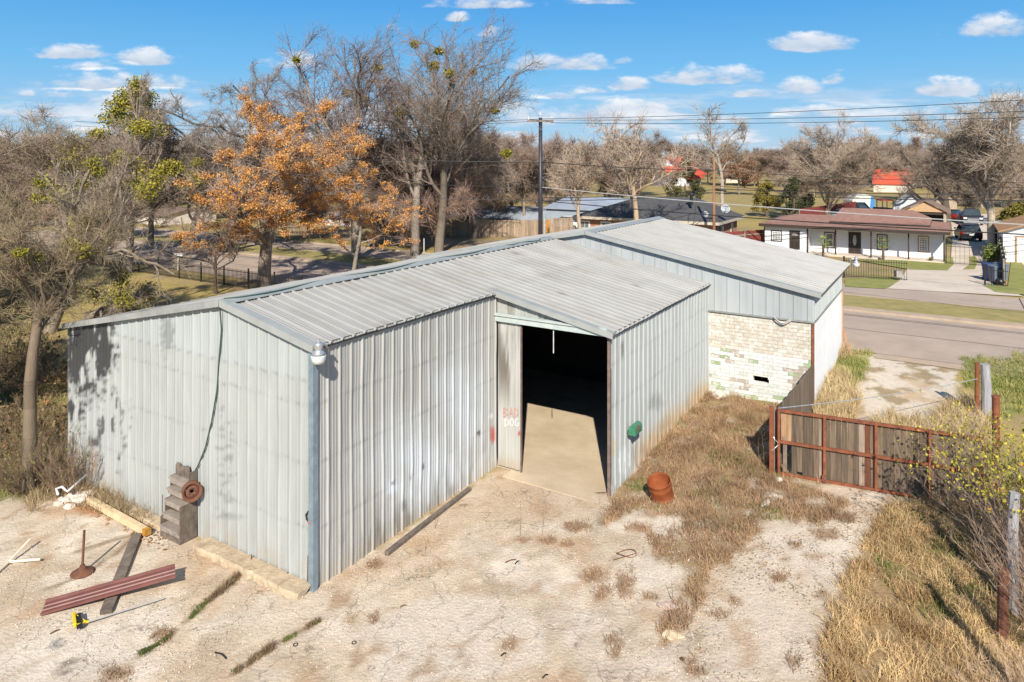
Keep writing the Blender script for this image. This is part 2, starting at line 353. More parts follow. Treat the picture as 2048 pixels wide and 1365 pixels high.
C = lerp(C, wc*.92, wd*.95)
rg = inpoly(px, py, RIGHTG, 12, 18, 20)*front_; C = lerp(C, lerp(STRAW, BROWN*1.5, f2), rg)
ELL = [(1045, 1080, 12, 5), (1095, 1082, 16, 6), (1135, 1090, 13, 4), (1155, 1055, 24, 8), (1190, 1155, 22, 14), (1205, 1185, 16, 12), (1250, 1170, 18, 22), (1300, 1195, 14, 6), (1275, 1055, 22, 7), (1225, 1310, 12, 8),
       (750, 1130, 12, 8), (748, 1240, 10, 8), (1020, 1292, 14, 10), (1650, 1070, 28, 9), (1590, 1090, 10, 4), (1560, 1155, 18, 8), (1470, 1205, 12, 8), (1440, 1230, 24, 8), (1690, 1035, 20, 9), (1590, 1325, 14, 16), (1640, 1190, 16, 6),
       (1400, 1345, 20, 8), (1235, 1295, 8, 14), (1225, 1280, 14, 10), (1240, 1390, 24, 9), (230, 1350, 26, 14), (325, 1272, 20, 12), (1380, 1325, 12, 8)]
for (cx, cy, rx, ry) in ELL: C = lerp(C, DIRT*.9, blob(px, py, cx, cy, rx, ry, .3, .7, 7)*front_*.75)
# joints in the slab with soil and moss
JOINTS = [([(478, 1150), (440, 1185), (400, 1215), (372, 1248)], 5), ([(352, 1262), (318, 1288), (280, 1308)], 4), ([(640, 1243), (600, 1262), (560, 1285), (530, 1305), (470, 1345)], 5), ([(400, 1000), (280, 1065), (150, 1105)], 2),
          ([(100, 1180), (180, 1140), (240, 1100), (270, 1075)], 2), ([(1010, 1220), (930, 1290), (880, 1365)], 1.3), ([(1230, 1110), (1180, 1240), (1120, 1365)], 1.1), ([(1270, 1180), (1260, 1300), (1290, 1365)], 1.0), ([(700, 1180), (720, 1290), (640, 1365)], 1.)]
jm = np.zeros(px.shape)
for pl, wd_ in JOINTS:
    for a, b in zip(pl[:-1], pl[1:]):
        a = np.array(a, float); b = np.array(b, float); e = b-a; t = np.clip(((px-a[0])*e[0]+(py-a[1])*e[1])/(e@e), 0, 1)
        d = np.hypot(px-a[0]-t*e[0], py-a[1]-t*e[1])+(fbm(px/8, py/8)-.5)*8; jm = np.maximum(jm, ss(wd_+3, wd_*.5, d)*(1 if wd_ > 1.5 else .5))
C = lerp(C, BROWN*1.05, jm*.8*yard)
# far side drive in front of the gate
drive = inpoly(px, py, [(1712, 700), (1910, 730), (1925, 800), (1950, 880), (1600, 850), (1690, 780), (1730, 740)], 9, 14, 16)*front_
dc = lerp(CONW*.97, SAND, ss(.45, .62, f1)); dc = lerp(dc, STRAW*.8, ss(.52, .62, fbm(gx*1.4+2, gy*1.4))*.85)
C = lerp(C, dc, drive)
verge = inpoly(px, py, [(1640, 700), (1735, 705), (1720, 760), (1690, 790), (1640, 860), (1600, 860)], 8)*front_; C = lerp(C, lerp(GREEN*1.3, STRAW*1.2, f2), verge*.9)
grn = inpoly(px, py, [(1925, 725), (2100, 715), (2100, 850), (1990, 830), (1930, 770)], 10)*front_; C = lerp(C, lerp(np.array((.22, .27, .06)), STRAW, f2*.7), grn*.9)
# land across the road on the left: tan gravel verge
tan = ss(50, 52, gu)*ss(60, 57, gu)*ss(30, 33, gv)*ss(75, 60, gv)*.75; C = lerp(C, np.array((.42, .31, .2)), tan)
litter = np.maximum(blob(px, py, 590, 560, 150, 28)*.8, 0)*front_; C = lerp(C, BROWN*1.6, litter)
mowed = ss(.4, .6, fbm(gu*.12, gv*.5))*ss(52, 60, gu)*.4; C = lerp(C, np.array((.33, .27, .12)), mowed)
keep = ~np.zeros(len(gx), bool); nx = len(xs); ny = len(ys)
i = (np.arange(nx-1)[None, :]+np.arange(ny-1)[:, None]*nx).ravel(); Fc = np.stack([i, i+1, i+1+nx, i+nx], 1)
gm = mat('ground', ONE, rough=.95, var=.13, scale=5, bump=1.0, bscale=16, vcol=True, coord='Object')
# add fine aggregate speckle and hairline cracks to the ground material
gn = gm.node_tree.nodes; gl = gm.node_tree.links; bs = gn['Principled BSDF']
src = bs.inputs['Base Color'].links[0].from_socket
tcg = gn.new('ShaderNodeTexCoord')
vo = gn.new('ShaderNodeTexNoise'); vo.inputs['Scale'].default_value = 34; vo.inputs['Detail'].default_value = 6; vo.inputs['Roughness'].default_value = .9; gl.new(tcg.outputs['Object'], vo.inputs['Vector'])
mr = gn.new('ShaderNodeMapRange'); mr.inputs['From Min'].default_value = .32; mr.inputs['From Max'].default_value = .68; mr.inputs['To Min'].default_value = .60; mr.inputs['To Max'].default_value = 1.28; gl.new(vo.outputs['Fac'], mr.inputs['Value'])
dn_ = gn.new('ShaderNodeTexNoise'); dn_.inputs['Scale'].default_value = 1.6; dn_.inputs['Detail'].default_value = 5; gl.new(tcg.outputs['Object'], dn_.inputs['Vector'])
vm = gn.new('ShaderNodeVectorMath'); vm.operation = 'MULTIPLY_ADD'; vm.inputs[1].default_value = (1.1, 1.1, 1.1); gl.new(dn_.outputs['Color'], vm.inputs[0]); gl.new(tcg.outputs['Object'], vm.inputs[2])
vr = gn.new('ShaderNodeTexVoronoi'); vr.feature = 'DISTANCE_TO_EDGE'; vr.inputs['Scale'].default_value = .55; gl.new(vm.outputs[0], vr.inputs['Vector'])
cr = gn.new('ShaderNodeMapRange'); cr.inputs['From Min'].default_value = .0; cr.inputs['From Max'].default_value = .009; cr.inputs['To Min'].default_value = .55; cr.inputs['To Max'].default_value = 1.; gl.new(vr.outputs['Distance'], cr.inputs['Value'])
mm = gn.new('ShaderNodeMath'); mm.operation = 'MULTIPLY'; gl.new(mr.outputs[0], mm.inputs[0]); gl.new(cr.outputs[0], mm.inputs[1])
mg = gn.new('ShaderNodeMix'); mg.data_type = 'RGBA'; mg.blend_type = 'MULTIPLY'; mg.inputs['Factor'].default_value = 1; gl.new(src, mg.inputs['A']); gl.new(mm.outputs[0], mg.inputs['B']); gl.new(mg.outputs['Result'], bs.inputs['Base Color'])
g = fastmesh('ground', np.stack([gx, gy, gz], 1), Fc, C, smooth=True, m=gm); g['kind'] = 'structure'
# =================== road, kerbs, median ===================
def strip(name, U0, U1, V0, V1, m, off, nu=3, dv=1.2, kind='structure', wob=0):
    us = np.linspace(U0, U1, nu+1); vs = np.arange(V0, V1+dv, dv); UU, VV = np.meshgrid(us, vs)
    if wob: UU = UU+(fbm(VV*.4, UU*0+U0)-.5)*wob
    x, y, _ = W(UU, VV); z = T(x, y)+off; n_ = nu+1; i = (np.arange(nu)[None, :]+np.arange(len(vs)-1)[:, None]*n_).ravel()
    o = fastmesh(name, np.stack([x.ravel(), y.ravel(), z.ravel()], 1), np.stack([i, i+n_, i+n_+1, i+1], 1), m=m); o['kind'] = kind; return o
asph = mat('asphalt', (.41, .325, .26), rough=.9, var=.16, scale=.9, bump=.3, bscale=60, stretch=(.5, .5, 1))
kerbm = mat('kerb_concrete', (.44, .34, .25), rough=.9, var=.15, scale=2)
medm = mat('median_grass', (.22, .21, .07), c2=(.40, .31, .12), rough=.95, scale=1.3, bump=.8, bscale=30)
strip('road', 30.3, 38.0, -60, 160, asph, .03, 6)
strip('road', 42.3, 46.4, -60, 160, asph, .03, 4)
strip('kerb', 29.6, 30.3, -60, 2.2, kerbm, .022)
mk = MB()
def kerb(U0, U1, V0, V1, h=.13):
    m_ = MB()
    v = V0
    while v < V1:
        v2 = min(V1, v+3); a = W(U0, v); z = Tz(a[0], a[1]); a2 = W(U0, v2); z2 = Tz(a2[0], a2[1])
        m_.hexa([W(U0, v2, z2-.1), W(U0, v, z-.1), W(U1, v, z-.1), W(U1, v2, z2-.1), W(U0, v2, z2+h), W(U0, v, z+h), W(U1, v, z+h), W(U1, v2, z2+h)]); v = v2+.004
    o = m_.build('kerb', kerbm); o['kind'] = 'structure'; return o
kerb(38.05, 38.75, -60, 160); kerb(42.05, 42.25, -60, 160); kerb(46.45, 46.65, 7.3, 160); 
strip('median', 38.75, 42.05, -60, 160, medm, .12, 4)
tar = mat('tar', (.045, .04, .04), rough=.6, var=.2)
strip('tar_seam', 36.95, 37.02, -60, 60, tar, .036, 1, wob=.1); strip('tar_seam', 37.22, 37.27, -60, 60, tar, .036, 1, wob=.1)
strip('tar_seam', 34.1, 34.14, -60, 60, tar, .036, 1, wob=.3)
for U_a, U_b, v_ in ((42.4, 46.35, -3.2), (42.4, 46.35, -16), (30.4, 37.9, -7), (30.4, 37.9, -19), (42.4, 46.35, 24), (30.4, 37.9, 34)): strip('tar_seam', U_a, U_b, v_, v_+.05, tar, .037, 12, dv=.05)
paint = mat('road_paint', (.5, .46, .4), rough=.8, var=.3, scale=5)
strip('lane_marking', 44.6, 44.7, -22, 5, paint, .036, 1)
# driveway apron opposite
padm = mat('pale_concrete', (.52, .44, .35), c2=(.66, .58, .49), rough=.9, scale=.7, bump=.3)
def flatpoly(name, pts, m, off, kind='structure', sub=None):
    me_ = MB(); me_.add([Vector((p[0], p[1], Tz(p[0], p[1])+off)) for p in pts], [tuple(range(len(pts)))]); o = me_.build(name, m); o['kind'] = kind; return o
flatpoly('driveway', [P(x, y) for x, y in [(1815, 538), (1800, 562), (1775, 579), (1995, 592), (2048, 595), (1990, 573), (1965, 555), (1985, 500), (1975, 455), (1990, 430), (1900, 428), (1905, 470), (1902, 520), (1897, 532)]][::-1], padm, .05)
flatpoly('path', [P(x, y) for x, y in [(2035, 520), (2048, 516), (2200, 520), (2200, 600), (2075, 560)]][::-1], padm, .07)
grm = mat('lawn_patch', (.17, .22, .05), c2=(.33, .29, .1), rough=.95, scale=1.2, bump=.8, bscale=20)
flatpoly('grass_strip', [P(x, y) for x, y in [(1690, 560), (1690, 575), (1770, 580), (1797, 565), (1800, 556)]][::-1], grm, .054)
flatpoly('grass_strip', [P(x, y) for x, y in [(1700, 520), (1820, 541), (1895, 543), (1908, 530), (1905, 516), (1880, 526), (1800, 522)]][::-1], grm, .062)
flatpoly('grass_strip', [P(x, y) for x, y in [(1925, 541), (1950, 540), (1956, 523), (1950, 514), (1938, 516), (1940, 530)]][::-1], grm, .062)
flatpoly('grass_strip', [P(x, y) for x, y in [(1965, 572), (1990, 586), (2048, 592), (2120, 590), (2048, 528), (2022, 526), (2016, 574)]][::-1], grm, .062)
# =================== the metal warehouse ===================
NU = (A_, B_, 0); NG = (-A_, -B_, 0); NS = (B_, -A_, 0); NL = (-B_, A_, 0)
U0, U1, U2, U3 = 9.08, 15.28, 23.14, 29.7
VA, VB, VC, VL, VR = 10.03, 6.80, 3.54, 18.95, 12.65
ZR = 5.08; SL = .2; VRC = 11.24; ZRC = 5.36; SLC = .187
roofA = lambda V: ZR-SL*abs(V-VR)
roofC = lambda V: ZRC-SLC*abs(V-VRC)
metal = mat('galvanised_sheet', (.76, .785, .79), rough=.42, metal=.0, var=.09, scale=1.6, vcol=True, stretch=(3, 3, .35), spec=.55)
roofm = mat('roof_sheet', (.70, .70, .70), rough=.5, var=.08, scale=1.2, vcol=True, spec=.5)
trimm = mat('trim_metal', (.33, .345, .33), rough=.5, var=.1, scale=3, spec=.5)
galv = mat('galvanised_post', (.23, .30, .35), rough=.4, var=.22, scale=5, metal=.3)
darkm = mat('interior_shade', (.03, .028, .025), rough=1, var=.2)  # near-black colour stands in for the shade inside the building
rust = mat('rusty_steel', (.13, .045, .025), c2=(.30, .10, .045), rough=.85, scale=7, bump=.3)
rustp = mat('rust_brown', (.10, .045, .03), c2=(.20, .085, .05), rough=.9, scale=9, bump=.3)
slabm = mat('floor_concrete', (.46, .365, .25), c2=(.62, .51, .37), rough=.9, scale=.9, bump=.15)
wh = empty('warehouse', (W(U0, VA)[0], W(U0, VA)[1], 0), 'large grey corrugated metal warehouse with an open doorway and low gabled roof', 'warehouse')
GREY = np.array((.40, .405, .385)); WHT = np.array((.66, .67, .66)); BLK = np.array((.035, .035, .04))
def streaks(s, z, f=6.): return fbm(s*f, z*.35, 3)
def screws(c, s, h, O, rows_, per=.305, k=.35):
    m_ = np.zeros(len(s))
    for r_ in rows_: m_ = np.maximum(m_, ss(.05, .0, np.abs(h-r_)))
    return c*(1-m_*(.10+k*(_tab[np.floor(s/.1).astype(int) & 255, 5] > .55)*(O < .1)))[:, None]
def col_gable(s, h, V, O):
    px, py = proj(V[:, 0], V[:, 1], V[:, 2]); n_ = streaks(s, h)
    c = lerp(np.array((.47, .485, .475)), np.array((.545, .55, .535)), n_)
    k = np.floor(s/.61).astype(int); c = c*(.93+.1*_tab[k & 255, 3])[:, None]
    seam = h < 3.86+0*s; c = np.where(seam[:, None], c*np.array((.955, .95, .935)), c*np.array((.97, 1.0, 1.0)))
    c = c*(1-.25*ss(.03, .0, np.abs(h-3.86)))[:, None]
    c = lerp(c, np.array((.62, .635, .63)), (O > .9)*.6); c = c*(1-.22*((s/.305) % 1 < .06))[:, None]  # rib highlight and the dark line beside it are painted into the colour
    c = c*.4+screws(c, s, h, O, (1.1, 2.3, 3.4))*.6
    w_ = fbm(px/9, py/34, 4)
    st = np.maximum.reduce([blob(px, py, 165, 705, 48, 90, .4, .7, 9)*ss(.28, .44, w_), blob(px, py, 205, 695, 24, 70, .4, .8, 9)*ss(.36, .48, w_), blob(px, py, 152, 800, 18, 60, .4, .9, 8)*ss(.46, .56, w_)*.8,
        blob(px, py, 215, 850, 34, 75, .5, 1.1, 9)*ss(.53, .64, w_)*.7, blob(px, py, 335, 668, 12, 40, .4, .9, 6)*.35])
    st = st*ss(.25, .55, fbm(s*14, h*1.3, 4)+.12)
    c = lerp(c, BLK*1.0, np.clip(st*1.15, 0, .94))
    c = lerp(c, np.array((.2, .2, .2)), blob(px, py, 455, 1033, 30, 6, .3, .8, 5)*.4+blob(px, py, 450, 900, 18, 100, .4, 1, 7)*ss(.55, .68, fbm(px/20, py/5))*.5)
    c = lerp(c, np.array((.42, .32, .22)), ss(.7, .0, h)*ss(.4, .7, fbm(s*4, h*2))*.45)
    c = lerp(c, np.array((.33, .15, .07)), blob(px, py, 190, 920, 4, 30, .4, 1, 6)*.5)
    return c
corr('end_wall', metal, wh, lambda s, h: W(U0+0*s, s, h), NG, VA+.02, VL, lambda s: -.3, lambda s: roofA(s)-.02, amp=.034, rows=80, colfn=col_gable)
def col_side(s, h, V, O):
    px, py = proj(V[:, 0], V[:, 1], V[:, 2]); n_ = streaks(s, h)
    c = lerp(np.array((.44, .425, .40)), np.array((.54, .53, .50)), n_)
    c = lerp(c, np.array((.60, .595, .57)), (O > .9)*.45)  # rib crests painted lighter, as if catching the light
    k = np.floor(s/.305).astype(int); c = c*(.90+.12*_tab[k & 255, 9])[:, None]
    c = screws(c, s, h, O, (1.1, 2.3, 3.4))
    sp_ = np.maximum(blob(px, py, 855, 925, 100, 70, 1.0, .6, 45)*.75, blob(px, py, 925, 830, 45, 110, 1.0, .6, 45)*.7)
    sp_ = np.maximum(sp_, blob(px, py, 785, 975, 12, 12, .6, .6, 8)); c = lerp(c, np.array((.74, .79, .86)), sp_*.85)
    c = lerp(c, np.array((.1, .09, .08)), ss(1.1, .0, h)*ss(.48, .7, fbm(s*9, h*1.2+3))*.6)
    c = lerp(c, np.array((.5, .38, .24)), ss(.5, .0, h)*.3)
    for (cx, cy, rx, ry, a_) in [(957, 866, 4, 5, .9), (846, 932, 2.5, 6, .85), (786, 968, 3, 4, .8), (821, 955, 3, 3, .7), (808, 1010, 6, 12, .4)]: c = lerp(c, BLK, blob(px, py, cx, cy, rx, ry, .4, .4, 5)*a_)
    c = lerp(c, np.array((.55, .09, .07)), blob(px, py, 985, 869, 4.5, 16, .2, .5, 4)*.85)
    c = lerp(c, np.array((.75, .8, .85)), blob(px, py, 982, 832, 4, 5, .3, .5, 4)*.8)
    return c
corr('side_wall', metal, wh, lambda s, h: W(s, VA+0*s, h), NS, U0, U1+.02, lambda s: -.3, lambda s: roofA(VA)-.03, rows=70, colfn=col_side)
def col_side2(s, h, V, O):
    px, py = proj(V[:, 0], V[:, 1], V[:, 2]); n_ = streaks(s, h)
    c = lerp(np.array((.42, .435, .43)), np.array((.56, .575, .57)), n_); c = lerp(c, np.array((.60, .61, .60)), (O > .9)*.6)  # streaky sheet colour with a painted highlight on the rib crests
    c = screws(c, s, h, O, (1.0, 2.1, 3.1))
    lowr = .5+ .35*fbm(s*1.3, 0*s)
    c = lerp(c, np.array((.55, .38, .20)), ss(lowr+.35, lowr-.3, h)*ss(16.2, 17.5, s)*.75)
    c = lerp(c, np.array((.45, .2, .07)), ss(.55, .2, h)*ss(.5, .65, fbm(s*5, h))*ss(17, 18, s)*.7)
    c = lerp(c, np.array((.72, .75, .76)), blob(px, py, 1248, 925, 10, 26, .5, .7, 8)*.7)
    c = lerp(c, np.array((.06, .05, .05)), blob(px, py, 1310, 805, 14, 16, .5, 1, 6)*.3+blob(px, py, 1245, 697, 3, 16, .4, .6, 5)*.6+ss(1.0, .2, h)*ss(.55, .7, fbm(s*8+4, h*1.4))*.45)
    c = lerp(c, np.array((.6, .45, .25)), blob(px, py, 1228, 893, 4, 18, .4, .6, 5)*.7)
    return c
corr('side_wall', metal, wh, lambda s, h: W(s, VB+0*s, h), NS, U1, U2-.0, lambda s: -.3, lambda s: roofA(VB)-.03, rows=50, colfn=col_side2)
def plain(c0, c1, f=6.):
    def fn(s, h, V, O): return lerp(np.array(c0), np.array(c1), streaks(s, h, f))
    return fn
corr('rear_wall', metal, wh, lambda s, h: W(s, VL+0*s, h), NL, U0, U2, lambda s: -.3, lambda s: roofA(VL)-.03, rows=6, colfn=plain((.4, .4, .4), (.5, .5, .5)))
VD0 = vAt(1043, U1); VD1 = VB+.14                     # the opening between these
HZD = 3.82
def col_door(s, h, V, O):
    px, py = proj(V[:, 0], V[:, 1], V[:, 2]); n_ = streaks(s, h, 5)
    c = lerp(np.array((.50, .485, .45)), np.array((.66, .65, .62)), n_)
    d = ss(.38, .6, fbm(s*7, h*.5+2))*ss(1.2, 2.6, h)*ss(4.6, 3.2, h); c = lerp(c, np.array((.13, .10, .075)), d*.8)
    c = lerp(c, np.array((.45, .30, .17)), ss(.5, 0, h)*.5); c = lerp(c, np.array((.5, .05, .04)), blob(px, py, 1040, 866, 3, 5, .3, .8, 3)*.9)
    return c
corr('door_side_panel', metal, wh, lambda s, h: W(U1+0*s, s, h), NG, VD0+.03, VA-.05, lambda s: .05, lambda s: HZD+.02, amp=.02, rows=40, colfn=col_door)
def col_head(s, h, V, O):
    c = lerp(np.array((.42, .41, .38)), np.array((.58, .58, .55)), streaks(s, h, 7)); return lerp(c, np.array((.2, .15, .1)), ss(.48, .65, fbm(s*6, h*.4))*.6)
corr('header_panel', metal, wh, lambda s, h: W(U1-.0+0*s, s, h), NG, VB+.02, VA-.02, lambda s: HZD+.16, lambda s: max(HZD+.165, roofA(s)-.02), amp=.022, rows=10, colfn=col_head)
trk = MB(); trk.uvbox(U1-.11, U1-.03, VB+.05, VA-.03, HZD, HZD+.2); trk.uvbox(U1-.15, U1-.112, VB+.05, VA-.03, HZD+.15, HZD+.19)
trk.build('door_track', mat('track_metal', (.36, .44, .43), c2=(.52, .56, .53), rough=.5, scale=4), wh)
jb = MB(); jb.uvbox(U1-.04, U1+.06, VB+.0, VB+.065, -.2, HZD); jb.build('door_jamb', mat('jamb_brown', (.12, .085, .07), c2=(.24, .18, .15), scale=8, rough=.9), wh)
jb = MB(); jb.uvbox(U1-.02, U1+.04, VD0+.0, VD0+.028, .0, HZD); jb.build('door_jamb', MATS['jamb_brown'], wh)
cp = MB(); cp.uvbox(U0-.06, U0+.06, VA-.06, VA+.07, -.2, roofA(VA)-.05); cp.build('corner_post', galv, wh)
# roofs: sheet ribs run down the slope
def roofsheet(name, parent, Ua, Ub, Vtop, Vbot, zf, colf, m=roofm, amp=.045, per=.305):
    sg = 1 if Vbot > Vtop else -1; dz = zf(Vbot)-zf(Vtop); L_ = abs(Vbot-Vtop)
    nrm = Vector((-B_*sg*(-dz)/L_*1.0, A_*sg*(-dz)/L_, 1)).normalized()
    return corr(name, m, parent, lambda s, h: W(s, Vtop+sg*h, zf(Vtop)+dz*h/L_), nrm, Ua, Ub, lambda s: 0, lambda s: L_, per, amp, 26, colf)
def col_roof(s, h, V, O):
    px, py = proj(V[:, 0], V[:, 1], V[:, 2])
    c = lerp(np.array((.43, .425, .40)), np.array((.50, .495, .47)), fbm(s*2.5, h*.5)); c = lerp(c, np.array((.50, .50, .48)), (O > .9)*.6)  # rib crests tinted paler, light painted in for contrast
    c = lerp(c, np.array((.33, .29, .24)), ss(.5, .75, fbm(s*2, h*.7+5))*.35); k = np.floor(s/.915).astype(int); c = c*(.95+.09*_tab[k & 255, 40])[:, None]
    c = screws(c, s, h, O, (1.2, 2.5, 3.8, 5.1), k=.3)
    for (cx, cy) in [(1275, 572), (1030, 508), (953, 515), (1122, 587)]: c = lerp(c, np.array((.2, .15, .1)), blob(px, py, cx, cy, 6, 2.5, .4, .6, 4)*.7)
    return c
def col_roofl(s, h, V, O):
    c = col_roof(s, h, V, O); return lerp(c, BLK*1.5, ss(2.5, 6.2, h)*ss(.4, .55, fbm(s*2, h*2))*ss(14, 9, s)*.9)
roofsheet('roof', wh, U0-.1, U1-.14, VR, VA-.12, roofA, col_roof)
roofsheet('roof', wh, U1-.14, U2-.01, VR, VB-.12, roofA, col_roof)
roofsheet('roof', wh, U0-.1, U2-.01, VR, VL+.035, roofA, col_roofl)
# dark strips under the sheet, coloured as the shade in the rib notches
ev = MB(); ev.uvbox(U0-.03, U1-.14, VA-.06, VA-.035, roofA(VA)-.09, roofA(VA)+.0); ev.uvbox(U1-.1, U2-.02, VB-.06, VB-.035, roofA(VB)-.09, roofA(VB)+.0)
ev.build('eave_shade_strip', mat('eave_dark', (.12, .115, .10), var=.3, scale=5), wh)
def rake(Uc, Va, Vb, zf, parent, m=trimm, wd=.12, up=.05, dn=.08, out=.05):
    m_ = MB(); za, zb = zf(Va), zf(Vb)
    def bx(Ua, Ub, lo, hi): m_.hexa([W(Ua, Vb, zb+lo), W(Ua, Va, za+lo), W(Ub, Va, za+lo), W(Ub, Vb, zb+lo), W(Ua, Vb, zb+hi), W(Ua, Va, za+hi), W(Ub, Va, za+hi), W(Ub, Vb, zb+hi)])
    bx(Uc-out, Uc+wd, .036, up+.006); bx(Uc-out-.03, Uc-out-.001, -dn, up+.004)
    return m_.build('rake_trim', m, parent)
rake(U0-.06, VA-.13, VR-.01, roofA, wh); rake(U0-.06, VR+.01, VL+.045, roofA, wh, m=mat('stained_trim', (.36, .37, .35), c2=(.2, .2, .2), rough=.6, scale=1.2))
rake(U1-.1, VB-.13, VA+.03, roofA, wh)
def ridge(Ua, Ub, Vc, zc, sl, parent, m=trimm, w_=.24):
    m_ = MB()
    for sg in (-1, 1):
        h = sl*w_; m_.hexa([W(Ua, Vc, zc+.05), W(Ub, Vc, zc+.05), W(Ub, Vc+sg*w_, zc-h+.045), W(Ua, Vc+sg*w_, zc-h+.045), W(Ua, Vc, zc+.07), W(Ub, Vc, zc+.07), W(Ub, Vc+sg*w_, zc-h+.06), W(Ua, Vc+sg*w_, zc-h+.06)])
    return m_.build('ridge_cap', m, parent)
ridge(U0-.1, U2-.02, VR, ZR, SL, wh, mat('ridge_metal', (.30, .325, .32), rough=.5, var=.12, scale=2))
fl = MB(); fl.uvbox(U0+.1, U1+.0, VA+.1, VL-.1, -.2, .012); fl.uvbox(U1+.004, U2-.1, VB+.08, VL-.1, -.2, .012); fl.uvbox(U1-.42, U1-.0, VB+.05, VD0+.3, -.2, .016)
fl.build('floor_slab', slabm, wh)
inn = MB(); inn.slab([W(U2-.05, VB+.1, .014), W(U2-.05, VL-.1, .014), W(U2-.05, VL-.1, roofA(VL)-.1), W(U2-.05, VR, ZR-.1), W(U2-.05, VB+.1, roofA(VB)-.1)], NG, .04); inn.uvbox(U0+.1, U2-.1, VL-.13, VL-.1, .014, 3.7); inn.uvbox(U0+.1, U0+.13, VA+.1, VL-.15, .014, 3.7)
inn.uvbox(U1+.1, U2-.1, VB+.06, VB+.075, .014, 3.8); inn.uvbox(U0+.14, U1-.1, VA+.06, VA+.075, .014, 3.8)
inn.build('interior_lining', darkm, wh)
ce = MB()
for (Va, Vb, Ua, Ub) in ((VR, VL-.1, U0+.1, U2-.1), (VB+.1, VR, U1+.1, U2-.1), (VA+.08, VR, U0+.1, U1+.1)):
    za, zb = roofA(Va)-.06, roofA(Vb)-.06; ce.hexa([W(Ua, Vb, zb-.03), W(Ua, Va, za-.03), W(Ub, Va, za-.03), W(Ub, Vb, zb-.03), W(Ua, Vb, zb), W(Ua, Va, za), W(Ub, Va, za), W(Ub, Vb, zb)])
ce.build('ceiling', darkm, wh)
cd = MB(); p = at(1107, 662, 17.2); cd.tube(p, (p.x, p.y, p.z-.55), .012, n=6); cd.build('pull_cord', mat('white_cord', (.6, .6, .58)), wh)
# concrete footing along the end wall
def footing(Ua, Ub, Va, Vb, h, seed):
    rs_ = np.random.RandomState(seed); m_ = MB(); n_ = int((Vb-Va)/.09); vs = []
    for i in range(n_+1):
        v = Va+(Vb-Va)*i/n_; e = .05*(fbm(np.array([v*2.5+seed]), np.array([0.3]))[0]-.5)*2+.012*rs_.randn(); hh = h+.012*rs_.randn()
        vs += [W(Ua+e, v, -.1), W(Ua+e+.012*rs_.randn(), v, hh*.55), W(Ua+e+.035, v, hh), W((Ua+Ub)/2, v, h+.006*rs_.randn()), W(Ub, v, h+.01)]
    fs = [(i*5+j, i*5+j+1, i*5+j+6, i*5+j+5) for i in range(n_) for j in range(4)]; m_.add(vs, fs+[(4, 3, 2, 1, 0), tuple(n_*5+k for k in range(5))]); return m_.build('concrete_footing', mat('footing_concrete', (.33, .25, .16), c2=(.56, .45, .31), rough=.95, scale=4, bump=.9, bscale=18))
fo = footing(U0-.40, U0-.03, VA-.0, VA+3.1, .12, 1); tag(fo, 'tan concrete footing ledge along the base of the warehouse end wall', 'footing')
fo = footing(U0-.27, U0-.03, VA+3.9, VL-.6, .05, 2); tag(fo, 'low crumbling concrete strip under the stained end of the metal wall', 'footing')
# graffiti strokes on the side panel
def strokes(name, lines, Uc, px0, py0, sx, sy, m, r=.010, parent=None, label=None):
    m_ = MB()
    for ln in lines:
        pts = []
        for (a, b) in ln:
            V, z = wallpt(px0+a*sx, py0+b*sy, Uc); pts.append(Vector(W(Uc, V, z)))
        for p, q in zip(pts[:-1], pts[1:]): m_.beam(p, q, .022, .003, up=(A_, B_, 0))
    return m_.build(name, m, parent, label=label)
Bl = [[(0, 0), (0, 6)], [(0, 0), (3, 1), (0, 3), (3.4, 4.4), (0, 6)]]; Al = [[(0, 6), (1.8, 0), (3.6, 6)], [(.8, 3.8), (2.9, 3.8)]]; Dl = [[(0, 0), (0, 6)], [(0, 0), (3, 1.5), (3, 4.5), (0, 6)]]
Ol = [[(1.5, 0), (0, 2), (0, 4), (1.5, 6), (3, 4), (3, 2), (1.5, 0)]]; Gl = [[(3, .8), (1.5, 0), (0, 2), (0, 4), (1.5, 6), (3, 5), (3, 3.2), (1.8, 3.2)]]
def word(ls, gap=4.6): return [[(x+i*gap, y) for x, y in ln] for i, L_ in enumerate(ls) for ln in L_]
strokes('graffiti', word([Bl, Al, Dl]), U1-.028, 1007, 816, 2.35, 3.1, mat('graffiti_red', (.50, .27, .23), var=.2, scale=30), parent=wh, label='hand sprayed faded pink letters BAD')
strokes('graffiti', word([Dl, Ol, Gl]), U1-.028, 1010, 838, 2.2, 2.6, mat('graffiti_white', (.74, .68, .66), var=.15, scale=30), parent=wh, label='hand sprayed pale letters DOG')

# =================== the block building with metal upper walls ===================
bb = empty('block_building', (W(U2, VC)[0], W(U2, VC)[1], 0), 'painted brick building with grey metal upper walls and gabled metal roof behind the warehouse', 'building')
def hi_c(s): return roofC(s)-.02
def lo_c(s): return 3.02 if s < VB else max(3.02, min(roofA(s)-.1, roofC(s)-.021))
flatprof = [(0, 0), (.02, 1), (.06, 1), (.08, 0), (.5, 0), (.505, .35), (.51, 0)]
def col_c(s, h, V, O):
    c = lerp(np.array((.46, .475, .475)), np.array((.58, .60, .61)), streaks(s, h, 3)); k = np.floor(s/.41).astype(int); c = c*(.93+.1*_tab[k & 255, 77])[:, None]; return lerp(c, np.array((.2, .2, .2)), (O > .9)*.3)
corr('upper_wall', metal, bb, lambda s, h: W(U2+0*s, s, h), NG, VC, VRC+5.5, lo_c, hi_c, .41, .022, 12, col_c, prof=flatprof)
